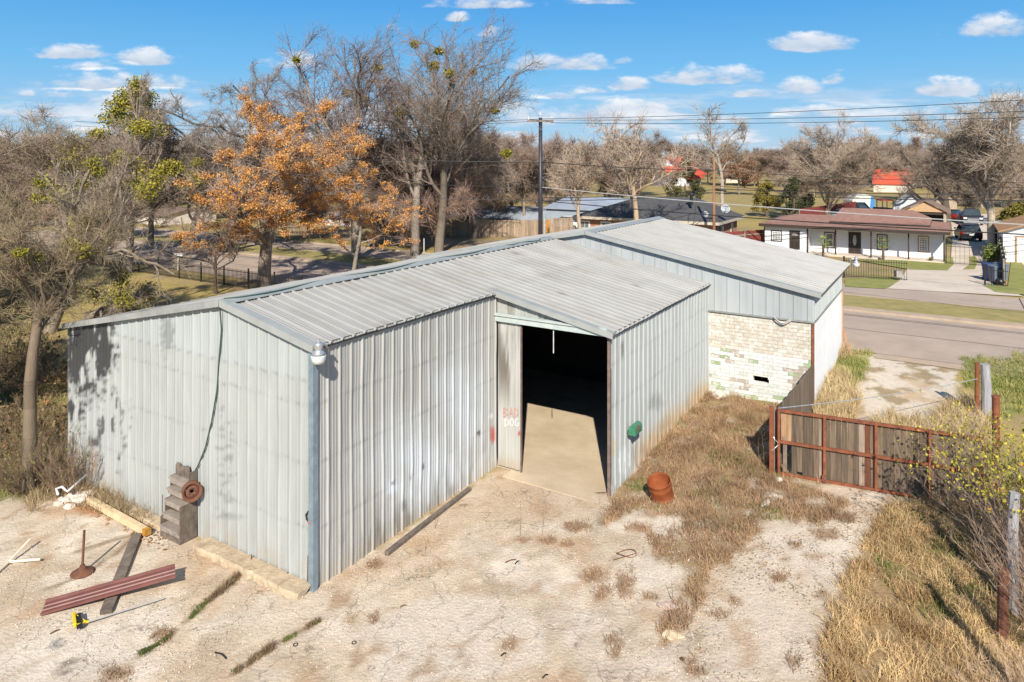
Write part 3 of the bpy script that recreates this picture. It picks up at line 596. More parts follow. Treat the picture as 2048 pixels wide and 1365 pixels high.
corr('upper_wall', metal, bb, lambda s, h: W(s, VC+0*s, h), NS, U2, U3, lambda s: 3.02, lambda s: roofC(VC)-.03, .305, .024, 6, plain((.50, .53, .53), (.62, .64, .64), 3))
ft = MB(); ft.uvbox(U2-.05, U2-.01, VC-.04, VB-.03, 2.98, 3.03); ft.uvbox(U2, U3, VC-.05, VC-.01, 2.98, 3.03); ft.build('drip_trim', mat('drip', (.25, .26, .25)), bb)
# bricks, each its own colour
rs = np.random.RandomState(5); br = MB(); bw, bh = .30, .115; nrow = 29
UB = U2+.03
for r_ in range(nrow):
    z = -.25+r_*bh; sft = (r_ % 2)*bw/2; s = VC-.0-sft
    while s < VB+.02:
        a, b = max(VC, s)+.004, min(VB, s+bw)-.004
        if b-a > .03:
            q = rs.rand(); q2 = rs.rand()
            hole = (1.0 < z < 1.25 or False) and False
            if z > 2.86 or (rs.rand() < .5 and a > VB-.25) : c = (.72, .70, .66)
            elif z > 1.72: c = tuple(np.array((.60, .55, .46))*(.92+.12*q)) if q2 > .15 else (.66, .63, .56)
            elif z > 1.62-.0 and q2 < .3: c = (.74, .73, .7)
            else:
                c = (.72, .73, .71) if q < .56 else ((.36, .44, .27) if q < .66 else ((.47, .41, .35) if q < .84 else (.60, .64, .60)))
                c = tuple(np.array(c)*(.88+.16*q2))
            br.cc = c
            if not (VC+1.32 < (a+b)/2 < VC+1.82 and .86 < z < 1.05): br.uvbox(UB-.012-.006*q2, UB+.04, a, b, z+.004, z+bh-.004)
        s += bw
brickm = mat('painted_brick', ONE, rough=.9, var=.1, scale=11, vcol=True, bump=.5, bscale=30)
br.build('brick_wall', brickm, bb)
bn = brickm.node_tree.nodes; bl = brickm.node_tree.links; bp_ = bn['Principled BSDF']; src_ = bp_.inputs['Base Color'].links[0].from_socket; t_ = bn.new('ShaderNodeTexCoord'); q_ = bn.new('ShaderNodeTexNoise'); q_.inputs['Scale'].default_value = 5.5; q_.inputs['Detail'].default_value = 9; q_.inputs['Roughness'].default_value = .75; bl.new(t_.outputs['Object'], q_.inputs['Vector'])
r_ = bn.new('ShaderNodeMapRange'); r_.inputs['From Min'].default_value = .53; r_.inputs['From Max'].default_value = .56; r_.inputs['To Max'].default_value = .6; bl.new(q_.outputs['Fac'], r_.inputs['Value']); x_ = bn.new('ShaderNodeMix'); x_.data_type = 'RGBA'; bl.new(r_.outputs[0], x_.inputs['Factor']); bl.new(src_, x_.inputs['A']); x_.inputs['B'].default_value = (.70, .69, .65, 1); bl.new(x_.outputs['Result'], bp_.inputs['Base Color'])
mo = MB(); zz = [(-.3, .86), (1.08, 3.0)]
mo.uvbox(UB+.002, UB+.2, VC, VB+.2, -.3, .865); mo.uvbox(UB+.002, UB+.2, VC, VB+.2, 1.075, 3.0); mo.uvbox(UB+.002, UB+.2, VC, VC+1.32, .865, 1.075); mo.uvbox(UB+.002, UB+.2, VC+1.82, VB+.2, .865, 1.075)
mo.build('mortar', mat('mortar', (.66, .63, .56), c2=(.76, .75, .72), scale=3, rough=.95), bb)
fb = MB(); a, z = wallpt(1500, 766, U2); fb.lathe(W(U2+.06, a+.12, .98), [(.0, -.01), (.05, .0), (.04, .07), (0, .08)], 10); fb.build('yellow_fitting', mat('yellow_plastic', (.6, .45, .03), rough=.5), bb)
# white rendered side wall
def col_w(s, h, V, O):
    c = lerp(np.array((.88, .885, .88)), np.array((.95, .95, .94)), fbm(s*2, h*2)); return lerp(c, np.array((.5, .42, .32)), ss(.95, .5, h)*ss(.45, .65, fbm(s*3, h*3))*.5)
corr('white_wall', mat('white_render', (.94, .94, .94), rough=.9, var=.04, scale=3, vcol=True, bump=.5, bscale=9), bb, lambda s, h: W(s, VC+.0+0*s, h), NS, U2+.0, U3, lambda s: -.3, lambda s: 3.0, 2.35, .012, 20, col_w, prof=[(0, 0), (.992, 0), (.994, -1), (.998, -1)])
pp = MB(); pp.uvbox(U2-.035, U2+.035, VC-.02, VC+.05, -.2, 3.0); pp.build('corner_pipe', rust, bb)
pp = MB(); pp.uvbox(U3-.02, U3+.06, VC-.06, VC+.03, -.2, 3.0); pp.beam(W(U3-.02, VC-.1, 1.4), W(U3-.1, VC-.35, .5), .07, .07); pp.build('corner_board', mat('pinkish_wood', (.42, .25, .16), var=.2), bb)
rw = MB(); rw.uvbox(U3-.0, U3+.12, VC+.06, VL-.1, -.3, 3.6); rw.uvbox(U2+.3, U3, VL-.2, VL-.1, -.3, 3.7); rw.build('rear_walls', MATS['white_render'], bb)
def col_roofc(s, h, V, O):
    c = lerp(np.array((.44, .435, .41)), np.array((.52, .515, .49)), fbm(s*2.5, h*.6)); c = lerp(c, np.array((.53, .525, .5)), (O > .9)*.6); return lerp(c, np.array((.36, .3, .24)), ss(.07, .03, abs(s-26.3))*.6+ss(.52, .7, fbm(s*3, h*.8))*.25)  # paler rib crests are painted light; brown patches are weathering
roofsheet('roof', bb, U2-.12, U3+.9, VRC, VC-.22, roofC, col_roofc)
roofsheet('roof', bb, U2-.12, U3+.9, VRC, VL+.15, roofC, col_roofc)
rake(U2-.1, VC-.24, VRC-.01, roofC, bb, wd=.14); rake(U2-.1, VRC+.01, VL+.16, roofC, bb, wd=.14)
ridge(U2-.1, U3+.9, VRC, ZRC, SLC, bb, MATS['ridge_metal'], .28)
ev = MB(); ev.uvbox(U2-.02, U3+.8, VC-.2, VC-.02, roofC(VC)-.12, roofC(VC)-.05); ev.build('soffit', MATS['eave_dark'], bb)
gf = MB()
for Ua, Va, Vb in ((U3+.02, VC+.02, VRC), ): 
    gf.slab([W(U3+.1, VC+.02, 3.02), W(U3+.1, VL, 3.02), W(U3+.1, VL, roofC(VL)-.04), W(U3+.1, VRC, ZRC-.04), W(U3+.1, VC+.02, roofC(VC)-.04)], NU, .03)
gf.build('far_gable', trimm, bb)
bp = MB(); V_ = vAt(1432, U2-.1); z_ = roofC(V_); bp.hexa([W(U2-.17, V_+.35, z_+.07+.0-.065), W(U2-.17, V_-.35, z_-.06+.065), W(U2+.1, V_-.35, z_-.06+.065), W(U2+.1, V_+.35, z_+.07-.065), W(U2-.17, V_+.35, z_+.0), W(U2-.17, V_-.35, z_+.13), W(U2+.1, V_-.35, z_+.13), W(U2+.1, V_+.35, z_+.0)]) if False else None
# bundle of cable under the siding
cb3 = MB(); V0_, z0_ = wallpt(1548, 637, U2-.1); V1_, z1_ = wallpt(1582, 640, U2-.1)
for k in range(6): cb3.path([W(U2-.08-.01*k, V0_+(V1_-V0_)*t, z0_-.02-.12*math.sin(t*3.14)*(1+.2*(k % 3))+.015*k) for t in [i/8 for i in range(9)]], .014, 5)
tag(cb3.build('cable_coil', mat('cable_white', (.55, .52, .48))), 'coiled pale cable hanging under the metal siding above the painted bricks', 'cable')

# =================== lamps, mailbox, hose ===================
def lamp(loc, d, label):
    rt = empty('security_lamp', loc, label, 'lamp'); L_ = Vector(loc); al = mat('aluminium', (.5, .52, .53), rough=.35, metal=.6, var=.1)
    m_ = MB(); e = L_+Vector((0, 0, .0)); m_.path([e-Vector(d)*.42+Vector((0, 0, -.06)), e-Vector(d)*.25+Vector((0, 0, .08)), e-Vector(d)*.08+Vector((0, 0, .06)), e+Vector((0, 0, .03))], .022, 8); m_.build('arm', al, rt, smooth=True)
    m_ = MB(); m_.lathe(L_, [(.03, .14), (.07, .135), (.085, .1), (.085, .03), (.06, .0), (.10, -.03), (.135, -.09)], 20); m_.build('housing', al, rt, smooth=True)
    m_ = MB(); m_.lathe(L_, [(.135, -.092), (.138, -.12), (.125, -.19), (.10, -.245), (.05, -.25), (.0, -.25)], 20); o = m_.build('lens', mat('prismatic_lens', (.62, .64, .64), rough=.25, var=.1, scale=40, spec=.8), rt, smooth=True)
    m_ = MB(); m_.tube(L_+Vector((0, 0, .135)), L_+Vector((0, 0, .2)), .03, .026, 10); m_.build('photocell', mat('grey_plastic', (.3, .32, .34)), rt)
    return rt
pl = at(637, 700, 12.78); lamp(pl, (-.3, -.55, 0), 'round silver security lamp at the top of the near warehouse corner post')
V_, z_ = wallpt(1711, 522, U3+.6); pl2 = at(1712, 522, 28.4); lamp(pl2, (.6, -.1, 0), 'silver security lamp on a curved arm at the far roof corner of the block building')
mbx = at(1250, 853, 17.55); rt = empty('mailbox', mbx, 'small green metal mailbox fixed to the corrugated wall right of the doorway', 'mailbox')
green = mat('green_paint', (.035, .16, .09), c2=(.07, .25, .14), rough=.45, scale=9); V_, z_ = toUV(mbx.x, mbx.y)[1], mbx.z
m_ = MB(); Uc = toUV(mbx.x, mbx.y)[0]; VV0 = VB-.05; prof = [(-.09, -.1), (.09, -.1), (.09, .04)]+[(.09*math.cos(t), .04+.09*math.sin(t)) for t in [math.pi*k/8 for k in range(1, 8)]]+[(-.09, .04)]
m_.slab([W(Uc-.21, VV0-.13+a, z_+b) for a, b in prof], NU, .42); m_.build('box', green, rt)
m_ = MB(); m_.slab([W(Uc-.235, VV0-.13+a*1.06, z_+.004+b*1.06) for a, b in prof], NU, .022); m_.build('door', green, rt)
m_ = MB(); m_.uvbox(Uc-.1, Uc-.05, VV0-.235, VV0-.222, z_-.02, z_+.14); m_.build('flag', mat('faded_red', (.25, .05, .04)), rt)
m_ = MB(); m_.uvbox(Uc-.12, Uc+.12, VV0-.06, VB-.0, z_-.14, z_-.105); m_.build('bracket', rustp, rt)
# green hose lying along the ridge and down the end wall
hp = []
for U_ in np.linspace(U2-.3, U0+.25, 40): hp.append(Vector(W(U_, VR-.02+.16*math.sin(U_*1.7)*.6-.06+(.10 if U_ > 20 else 0)*math.sin(U_*4), ZR+.055)))
hp += [Vector(W(U0-.02, VR-.02, ZR+.07)), Vector(W(U0-.13, VR-.0, ZR-.05)), Vector(W(U0-.10, VR+.0, ZR-.2))]
for (x, y) in [(443, 660), (438, 720), (434, 780), (424, 840), (411, 895), (397, 930), (384, 953)]:
    V, z = wallpt(x, y, U0-.05); hp.append(Vector(W(U0-.05, V, z)))
hose = MB(); hose.path(hp, .015, 7); tag(hose.build('garden_hose', mat('hose_green', (.045, .085, .06), rough=.5), smooth=True), 'long green hose lying on the roof ridge and hanging down the end wall', 'hose')
hook = MB(); pts = []
for (x, y) in [(618, 1022), (612, 1030), (613, 1038), (617, 1043)]: V, z = wallpt(x, y, U0-.05); pts.append(Vector(W(U0-.05, V, z)))
hk = empty('wall_hook', pts[0], 'small black hook with a red tip on the end wall beside the corner post', 'hook'); hook.path(pts, .018, 6); hook.build('hook', mat('black_rubber', (.02, .02, .02), rough=.6), hk)
m2_ = MB(); V, z = wallpt(621, 1046, U0-.05); m2_.path([pts[-1], Vector(W(U0-.05, V, z-.02))], .018, 6); m2_.build('red_tip', mat('red_plastic', (.5, .03, .04), rough=.4), hk)
# =================== trees ===================
def nrm(v):
    l_ = math.sqrt(v[0]*v[0]+v[1]*v[1]+v[2]*v[2])+1e-9; return (v[0]/l_, v[1]/l_, v[2]/l_)
def perp(d, rng):
    a = rng.uniform(0, 6.283); u = nrm((-d[1], d[0], .01)) if abs(d[2]) < .95 else (1, 0, 0)
    w_ = (d[1]*u[2]-d[2]*u[1], d[2]*u[0]-d[0]*u[2], d[0]*u[1]-d[1]*u[0]); c, s = math.cos(a), math.sin(a)
    return tuple(u[i]*c+w_[i]*s for i in range(3))
class Tree:
    def __init__(s, seed): s.r = random.Random(seed); s.np = np.random.RandomState(seed); s.seg = []; s.end = []
    def grow(s, p, d, L, r, lev, mx, cfg):
        rng = s.r; n_ = cfg['steps'][min(lev, len(cfg['steps'])-1)]; st = L/n_; wig = cfg['wig']*(1 if lev else .35); up = cfg['up'][min(lev, len(cfg['up'])-1)]
        kids = cfg['kids'][min(lev, len(cfg['kids'])-1)]; taper = cfg.get('taper', .55); r0 = r
        start = cfg['bare'] if lev == 0 else .12
        kpos = sorted(start+(1-start)*(i+rng.random()*.9)/kids for i in range(kids)) if lev < mx else []
        ki = 0
        for i in range(n_):
            d = nrm((d[0]+rng.gauss(0, wig), d[1]+rng.gauss(0, wig), d[2]+rng.gauss(0, wig)+up))
            q = (p[0]+d[0]*st, p[1]+d[1]*st, p[2]+d[2]*st); f = (i+1)/n_; r1 = r0*(1-(1-taper)*f) if lev < mx else r0*(1-.6*f)
            s.seg.append((*p, *q, r, r1, lev))
            while ki < len(kpos) and kpos[ki] <= f+1e-6:
                t = (kpos[ki]-i/n_)*n_; b = tuple(p[j]+(q[j]-p[j])*t for j in range(3)); pe = perp(d, rng)
                if lev == 0 and 'az' in cfg: a = cfg['az'][ki % len(cfg['az'])]+rng.uniform(-.3, .3); pe = (math.cos(a), math.sin(a), 0)
                an = rng.uniform(*cfg['ang'][min(lev, len(cfg['ang'])-1)]); ca, sa = math.cos(an), math.sin(an)
                cd_ = nrm(tuple(d[j]*ca+pe[j]*sa for j in range(3)))
                s.grow(b, cd_, L*cfg['ratio'][min(lev, len(cfg['ratio'])-1)]*(1-.45*kpos[ki] if lev else 1-.25*kpos[ki])*rng.uniform(.75, 1.2), r1*cfg.get('rr', .62)*rng.uniform(.8, 1.1), lev+1, mx, cfg)
                ki += 1
            p, r = q, r1
        s.end.append((*p, *d, lev))
    def arrays(s): return np.array(s.seg, float)
    def twigs(s, A, k, L, r, up=.15, spread=.9, minlev=2, steps=2):
        """k curved twigs from every fine segment, vectorised"""
        R_ = s.np; src = A[A[:, 8] >= minlev]; src = np.repeat(src, k, 0); m_ = len(src); t = R_.rand(m_, 1)
        p = src[:, :3]*(1-t)+src[:, 3:6]*t; d = src[:, 3:6]-src[:, :3]; d /= np.linalg.norm(d, axis=1, keepdims=True)+1e-9
        d = d+R_.normal(0, spread, (m_, 3)); d[:, 2] += up; d /= np.linalg.norm(d, axis=1, keepdims=True); ln = L*(.5+R_.rand(m_, 1)); out = []; rr = np.full((m_, 1), r)
        for i in range(steps):
            q = p+d*ln/steps; r1 = rr*.72
            out.append(np.concatenate([p, q, rr, r1, np.full((m_, 1), 9.)], 1)); p = q; rr = r1; d = d+R_.normal(0, .28, (m_, 3)); d[:, 2] += up*.4; d /= np.linalg.norm(d, axis=1, keepdims=True)
        return np.concatenate(out)
def segmesh(name, A, sides, m, parent, cols=None, smooth=False):
    p = A[:, :3]; q = A[:, 3:6]; d = q-p; d /= np.linalg.norm(d, axis=1, keepdims=True)+1e-9
    ref = np.where(np.abs(d[:, 2:3]) > .9, np.array([[1., 0, 0]]), np.array([[0, 0, 1.]])); a = np.cross(d, ref); a /= np.linalg.norm(a, axis=1, keepdims=True)+1e-9; b = np.cross(d, a); vs = []
    ext = d*np.minimum(A[:, 7:8]*.5, .04)
    for base, rr in ((p-ext, A[:, 6:7]), (q+ext, A[:, 7:8])):
        for k in range(sides): t = 2*math.pi*k/sides; vs.append(base+(a*math.cos(t)+b*math.sin(t))*rr)
    V = np.stack(vs, 1).reshape(-1, 3); i = (np.arange(len(A))*2*sides)[:, None]; fs = [np.concatenate([i+k, i+(k+1) % sides, i+sides+(k+1) % sides, i+sides+k], 1) for k in range(sides)]
    Fc = np.stack(fs, 1).reshape(-1, 4); c = None
    if cols is not None: c = np.repeat(cols, 2*sides, 0)
    return fastmesh(name, V, Fc, c, smooth, m, parent, local=True)
def leafmesh(name, C, size, m, parent, cols, rs_, flat=False, asp=.6):
    m_ = len(C); a = rs_.normal(0, 1, (m_, 3)); a /= np.linalg.norm(a, axis=1, keepdims=True); b = rs_.normal(0, 1, (m_, 3)); b -= a*(a*b).sum(1, keepdims=True); b /= np.linalg.norm(b, axis=1, keepdims=True)
    s_ = size*(.6+.8*rs_.rand(m_, 1)); a = a*s_*.5; b = b*s_*.5*asp
    V = np.stack([C-a, C+b, C+a, C-b], 1).reshape(-1, 3); Fc = np.arange(4*m_).reshape(-1, 4)
    return fastmesh(name, V, Fc, np.repeat(cols, 4, 0), False, m, parent, local=True)
barkm = mat('bark', ONE, rough=.95, var=.3, scale=5, vcol=True, bump=.6, bscale=14, stretch=(2, 2, .5))
twigm = mat('twig_bark', ONE, rough=.95, var=.15, scale=2, vcol=True)
leafm = mat('leaf', ONE, rough=.7, var=.2, scale=1.5, vcol=True)
def clump(rs_, centres, radii, npts, squash=.8, kmin=8):
    out = []
    for c, r in zip(centres, radii):
        k = max(kmin, int(npts*r*r)); v = rs_.normal(0, 1, (k, 3)); v /= np.linalg.norm(v, axis=1, keepdims=True); v *= (rs_.rand(k, 1)**.45)*r*(.75+.5*rs_.rand(k, 1)); v[:, 2] *= squash; out.append(np.array(c)+v)
    return np.concatenate(out)
def colvar(rs_, n_, c0, c1): t = rs_.rand(n_, 1); return np.array(c0)*(1-t)+np.array(c1)*t
BASE = dict(steps=(7, 8, 5, 4), wig=.17, up=(.04, .05, .03, .02), kids=(9, 7, 6, 5), ang=((.55, 1.05), (.5, 1.), (.5, 1.1)), ratio=(.75, .52, .55, .5), bare=.28, rr=.5, taper=.45)
def cfg(**k): d = dict(BASE); d.update(k); return d
def vase(**k): d = dict(BASE, tk=.30, steps=(6, 11, 6, 4), kids=(7, 11, 7, 5), ratio=(1.75, .40, .5, .5), ang=((.18, .72), (.45, .95), (.45, 1.)), bare=.5, rr=.52, taper=.6, wig=.13, up=(.03, .035, .03, .03)); d.update(k); return d
TREES = []
def tree(name, seed, h, spread, cf, r0, k=4, tl=.55, tr=.008, bark=(.24, .20, .155), twig=(.27, .21, .165), depth=3, label='', cat='tree', group=None, loc=(0, 0, 0), leaves=None, lean=(0, 0, 1), minlev=2, trunks=None, sides=3, up=.15, spr=.9):
    t = Tree(seed); H = h
    if trunks is None: trunks = [((0, 0, 0), lean, 1.)]
    for (p0, d0, s_) in trunks: t.grow(p0, nrm(d0), h*cf.get('tk', .55)*s_, r0*s_, 0, depth, cf)
    A = t.arrays(); top = A[:, 5].max(); rad = max(np.percentile(np.abs(A[:, 3]), 98), .1); rady = max(np.percentile(np.abs(A[:, 4]), 98), .1)
    sz = h/(top+tl*.5); sxy = (spread/2)/(rad+tl*.35)
    for c in (0, 3): A[:, c] *= sxy; A[:, c+1] *= min(sxy, (spread/2)/(rady+.1)*1.1); A[:, c+2] *= sz
    rt = empty(name, loc, label, cat, group)
    big = A[:, 8] < 1.5; rs_ = t.np
    # root flare
    A0 = A[big]; 
    segmesh('trunk', A0, 8, barkm, rt, np.array(bark)*(1.05+.45*rs_.rand(len(A0), 1)), True)
    TW = t.twigs(A, k, tl, tr, up=up, spread=spr, minlev=minlev); SM = np.concatenate([A[~big], TW]) if len(TW) else A[~big]
    SM[:, 6] = np.maximum(SM[:, 6], tr*.8); SM[:, 7] = np.maximum(SM[:, 7], tr*.55)
    segmesh('crown', SM, sides, twigm, rt, np.array(twig)*(.95+.8*rs_.rand(len(SM), 1)))
    ends = A[A[:, 8] >= 2][:, 3:6]
    if leaves:
        for lf in leaves:
            n_ = lf.get('n', 60)
            cand = ends
            if 'where' in lf: cand = ends[lf['where'](ends)]
            if len(cand) == 0: continue
            if 'at' in lf: cs = np.array(lf['at'], float); rd = np.array(lf['r'])
            else: cs = cand[rs_.randint(0, len(cand), n_)]; rd = lf['rad'][0]+(lf['rad'][1]-lf['rad'][0])*rs_.rand(n_)
            if lf.get('name') in ('mistletoe', 'ivy'):
                for c_, r_ in zip(cs, rd): C_ = clump(rs_, [c_], [r_], lf['dens'], .8, 320); leafmesh(lf['name'], C_, lf['size'], leafm, rt, colvar(rs_, len(C_), lf['c0'], lf['c1']), rs_)
                continue
            C_ = clump(rs_, cs, rd, lf['dens'], lf.get('squash', .8)); leafmesh(lf.get('name', 'foliage'), C_, lf['size'], leafm, rt, colvar(rs_, len(C_), lf['c0'], lf['c1']), rs_, asp=lf.get('asp', .6))
    return rt
MIST = dict(name='mistletoe', dens=260, size=.11, c0=(.12, .12, .015), c1=(.44, .38, .04))
def loc(px, py): return P(px, py)
G_LEFT = 'bare trees on the bank left of the warehouse'
# tall bare trees across the road
p = loc(829, 512); tree('bare_tree', 11, 21.4, 14.5, vase(ang=((.15, .85), (.5, 1.1), (.5, 1.)), kids=(6, 10, 8, 6), ratio=(1.75, .62, .52, .5), up=(.03, .015, .03, .03)), .40, k=3, tl=.8, tr=.012, twig=(.185, .14, .115), bark=(.24, .20, .165), loc=p, lean=(.03, 0, 1),
    label='tallest bare tree with a pale trunk and green mistletoe clumps, right of the orange-berried tree', leaves=[dict(MIST, n=10, rad=(.3, .6), size=.2, dens=420)])
p = loc(862, 508); tree('bare_tree', 25, 19.8, 15, vase(kids=(7, 10, 8, 6), ang=((.2, .95), (.5, 1.1), (.45, 1.)), ratio=(1.75, .62, .52, .5), up=(.03, .015, .03, .03)), .42, k=3, tl=.8, tr=.012, twig=(.18, .14, .11), bark=(.17, .14, .11), loc=(p.x+.6, p.y+.5, p.z), lean=(.04, 0, 1),
    label='tall bare tree with a dark leaning trunk, its crown reaching the utility pole', leaves=[dict(MIST, n=7, rad=(.3, .5), size=.2, dens=420)])
p = loc(712, 520); tree('bare_tree', 31, 19.6, 15, vase(kids=(7, 10, 8, 6), ang=((.2, .9), (.5, 1.1), (.45, 1.)), ratio=(1.75, .6, .52, .5), up=(.03, .02, .03, .03)), .40, k=3, tl=.8, tr=.012, twig=(.17, .13, .115), loc=p, label='tall dark twiggy tree rising directly behind the orange-berried tree', leaves=[dict(MIST, n=5, rad=(.3, .6), size=.17, dens=300)])
p = loc(455, 505); tree('bare_oak', 43, 17, 16.0, vase(wig=.26, kids=(8, 10, 7, 5), ang=((.3, 1.0), (.6, 1.2), (.6, 1.3)), up=(.03, .02, .02, .01), steps=(6, 10, 6, 5)), .42, k=4, tl=.55, tr=.012, twig=(.19, .16, .135), bark=(.13, .11, .09), loc=p, label='crooked bare oak with twisted limbs behind the left side of the orange-berried tree')
p = loc(300, 497); tree('bare_tree', 44, 11.4, 14.0, vase(wig=.18, kids=(8, 10, 6, 4)), .3, k=4, tl=.7, tr=.011, twig=(.25, .20, .155), loc=p, label='wide grey bare tree beyond the iron fence, between the ivy-topped tree and the crooked oak', leaves=[dict(MIST, n=4, rad=(.3, .6), size=.14, dens=260)])
p = loc(385, 500); tree('bare_tree', 144, 11.5, 11.0, vase(wig=.18, kids=(8, 10, 6, 4)), .3, k=4, tl=.7, tr=.011, twig=(.23, .18, .14), loc=p, label='dense bare tree beyond the iron fence, just left of the orange-berried tree')
p = loc(950, 480); tree('bare_tree', 45, 12.6, 13.0, vase(wig=.17, kids=(9, 11, 6, 5), bare=.3), .28, k=5, tl=.9, tr=.014, twig=(.29, .22, .17), bark=(.15, .12, .10), loc=p, label='low spreading bare tree in front of the wooden fence, left of the utility pole', leaves=[dict(MIST, n=3, rad=(.3, .5), size=.14, dens=260)])
p = loc(805, 492); tree('bare_tree', 46, 10.5, 13.0, cfg(wig=.2, bare=.12, kids=(11, 8, 6, 5)), .22, k=6, tl=1.0, tr=.014, twig=(.27, .185, .145), loc=p, label='dense reddish brown twiggy tree filling the space under the tallest crown')
# orange-berried tree
ORL = [dict(name='berries', n=800, rad=(.2, .5), dens=420, size=.085, asp=.9, c0=(.52, .21, .04), c1=(.88, .46, .13), squash=.65), dict(name='berries', n=260, rad=(.15, .36), dens=480, size=.08, asp=.9, c0=(.36, .13, .03), c1=(.7, .34, .09), where=lambda e: e[:, 2] < 6)]
p = loc(528, 572); tree('berry_tree', 53, 13.0, 11.4, cfg(wig=.15, tk=.6, taper=.35, bare=.2, kids=(12, 7, 5, 4), up=(.05, .06, .03, .02), ang=((.4, 1.1), (.5, 1.), (.5, 1.)), ratio=(.8, .5, .5, .5)), .44, k=3, tl=.6, tr=.011, twig=(.28, .22, .18), bark=(.22, .17, .13), loc=p, leaves=ORL, label='large tree hung with clusters of orange berries, beside the iron fence').rotation_euler.z = 2.8
p = loc(705, 556); tree('berry_tree', 54, 8.6, 8.4, cfg(wig=.15, bare=.2, kids=(9, 6, 5, 4), taper=.35), .16, k=2, tl=.4, tr=.009, twig=(.27, .21, .17), loc=p, leaves=[dict(ORL[0], n=620, rad=(.15, .36))], label='smaller orange-berried tree right of the large one, low against the warehouse ridge')
p = loc(432, 588); tree('small_tree', 61, 5.8, 6.8, vase(wig=.17, kids=(6, 7, 4, 3), tk=.3), .11, k=2, tl=.4, tr=.008, twig=(.20, .15, .115), bark=(.08, .06, .05), loc=p, label='small dark-limbed tree standing on the lawn behind the warehouse roof', leaves=[dict(n=34, rad=(.08, .2), dens=300, size=.07, c0=(.3, .14, .06), c1=(.4, .2, .09))])
# left bank trees
p = loc(58, 985); tree('bare_tree', 71, 7.9, 3.6, cfg(wig=.13, bare=.8, tk=.8, kids=(9, 7, 5, 4), up=(.05, .05, .03, .02), taper=.6), .17, k=4, tl=.35, tr=.005, twig=(.20, .155, .095), bark=(.15, .115, .08), loc=(p.x, p.y, p.z-.05), lean=(.02, 0, 1), label='nearest tree, its straight brown trunk standing left of the warehouse end wall', leaves=[dict(MIST, n=9, rad=(.15, .32), size=.06, dens=900, where=lambda e: e[:, 2] > 5.6)])
p = loc(-130, 860); tree('bare_tree', 72, 8.5, 7.4, cfg(wig=.2, bare=.1, kids=(12, 8, 6, 5)), .2, k=6, tl=.5, tr=.007, twig=(.21, .165, .10), loc=p, label='dense twiggy tree cut off by the left edge, behind the nearest trunk', leaves=[dict(n=170, rad=(.15, .4), dens=420, size=.06, c0=(.09, .08, .025), c1=(.26, .21, .06))])
p = loc(100, 665); tree('bare_tree', 73, 8.8, 11.0, vase(wig=.2, kids=(6, 7, 5, 4), tk=.3, ang=((.3, 1.0), (.5, 1.1), (.5, 1.2))), .28, k=2, tl=.5, tr=.009, twig=(.24, .195, .145), bark=(.22, .18, .13), loc=p, lean=(.6, .1, 1), label='leaning tree on the lawn with pale sprawling limbs and yellow-green mistletoe', leaves=[dict(MIST, n=12, rad=(.35, .8), size=.11, dens=420)])
p = loc(170, 640); tree('fallen_tree', 74, 3.6, 6.4, vase(wig=.25, kids=(6, 7, 5, 4), up=(.02, .0, .0, .0), ang=((.5, 1.4), (.6, 1.2), (.5, 1.2))), .18, k=3, tl=.4, tr=.008, twig=(.24, .195, .15), bark=(.20, .16, .12), loc=p, lean=(.6, .1, .5), label='low tree with drooping grey branches over the lawn beside the stained roof corner', leaves=[dict(MIST, n=15, rad=(.35, .75), size=.10, dens=420)])
p = loc(205, 545); tree('ivy_tree', 75, 15.2, 7.0, cfg(wig=.16, bare=.3, kids=(8, 6, 5, 4)), .3, k=3, tl=.5, tr=.01, loc=(p.x-2.4, p.y+8, p.z), label='tall tree topped with a dense mass of yellow-green ivy', leaves=[dict(name='ivy', n=1, at=[(.6, 0, 14.3), (-.2, 0, 13.2), (1.3, 0, 13.0), (.4, .4, 12.2), (-1.3, 0, 11.4), (1.5, 0, 11.5), (.2, 0, 10.9), (-.6, -.4, 12.4), (.9, -.5, 13.8)], r=[.8, 1.1, 1.0, 1.3, 1.2, 1.1, 1.2, 1.1, .8], rad=(1, 1), dens=620, size=.2, c0=(.12, .12, .014), c1=(.50, .43, .05))])
p = loc(262, 550); tree('ivy_tree', 76, 11.4, 7.0, cfg(wig=.16, bare=.3, kids=(8, 6, 5, 4)), .22, k=2, tl=.5, tr=.01, loc=(p.x-.6, p.y+1, p.z), label='shorter tree with broad yellow-green ivy clumps, right of and below the ivy-topped one', leaves=[dict(name='ivy', n=24, rad=(.5, 1.1), dens=400, size=.17, c0=(.12, .12, .014), c1=(.50, .43, .05), where=lambda e: e[:, 2] > 5.5)])
p = loc(-60, 610); tree('bare_tree', 77, 11.2, 12.0, cfg(wig=.2, bare=.15, kids=(11, 8, 6, 5)), .25, k=5, tl=.8, tr=.012, twig=(.22, .17, .12), loc=p, label='tall dense bare tree at the left edge behind the leaning tree')
p = loc(120, 530); tree('bare_tree', 78, 12.2, 12.0, cfg(wig=.2, bare=.2, kids=(10, 8, 6, 5)), .25, k=4, tl=.8, tr=.012, twig=(.22, .175, .13), loc=p, label='bare grey tree just left of the ivy-covered trees')
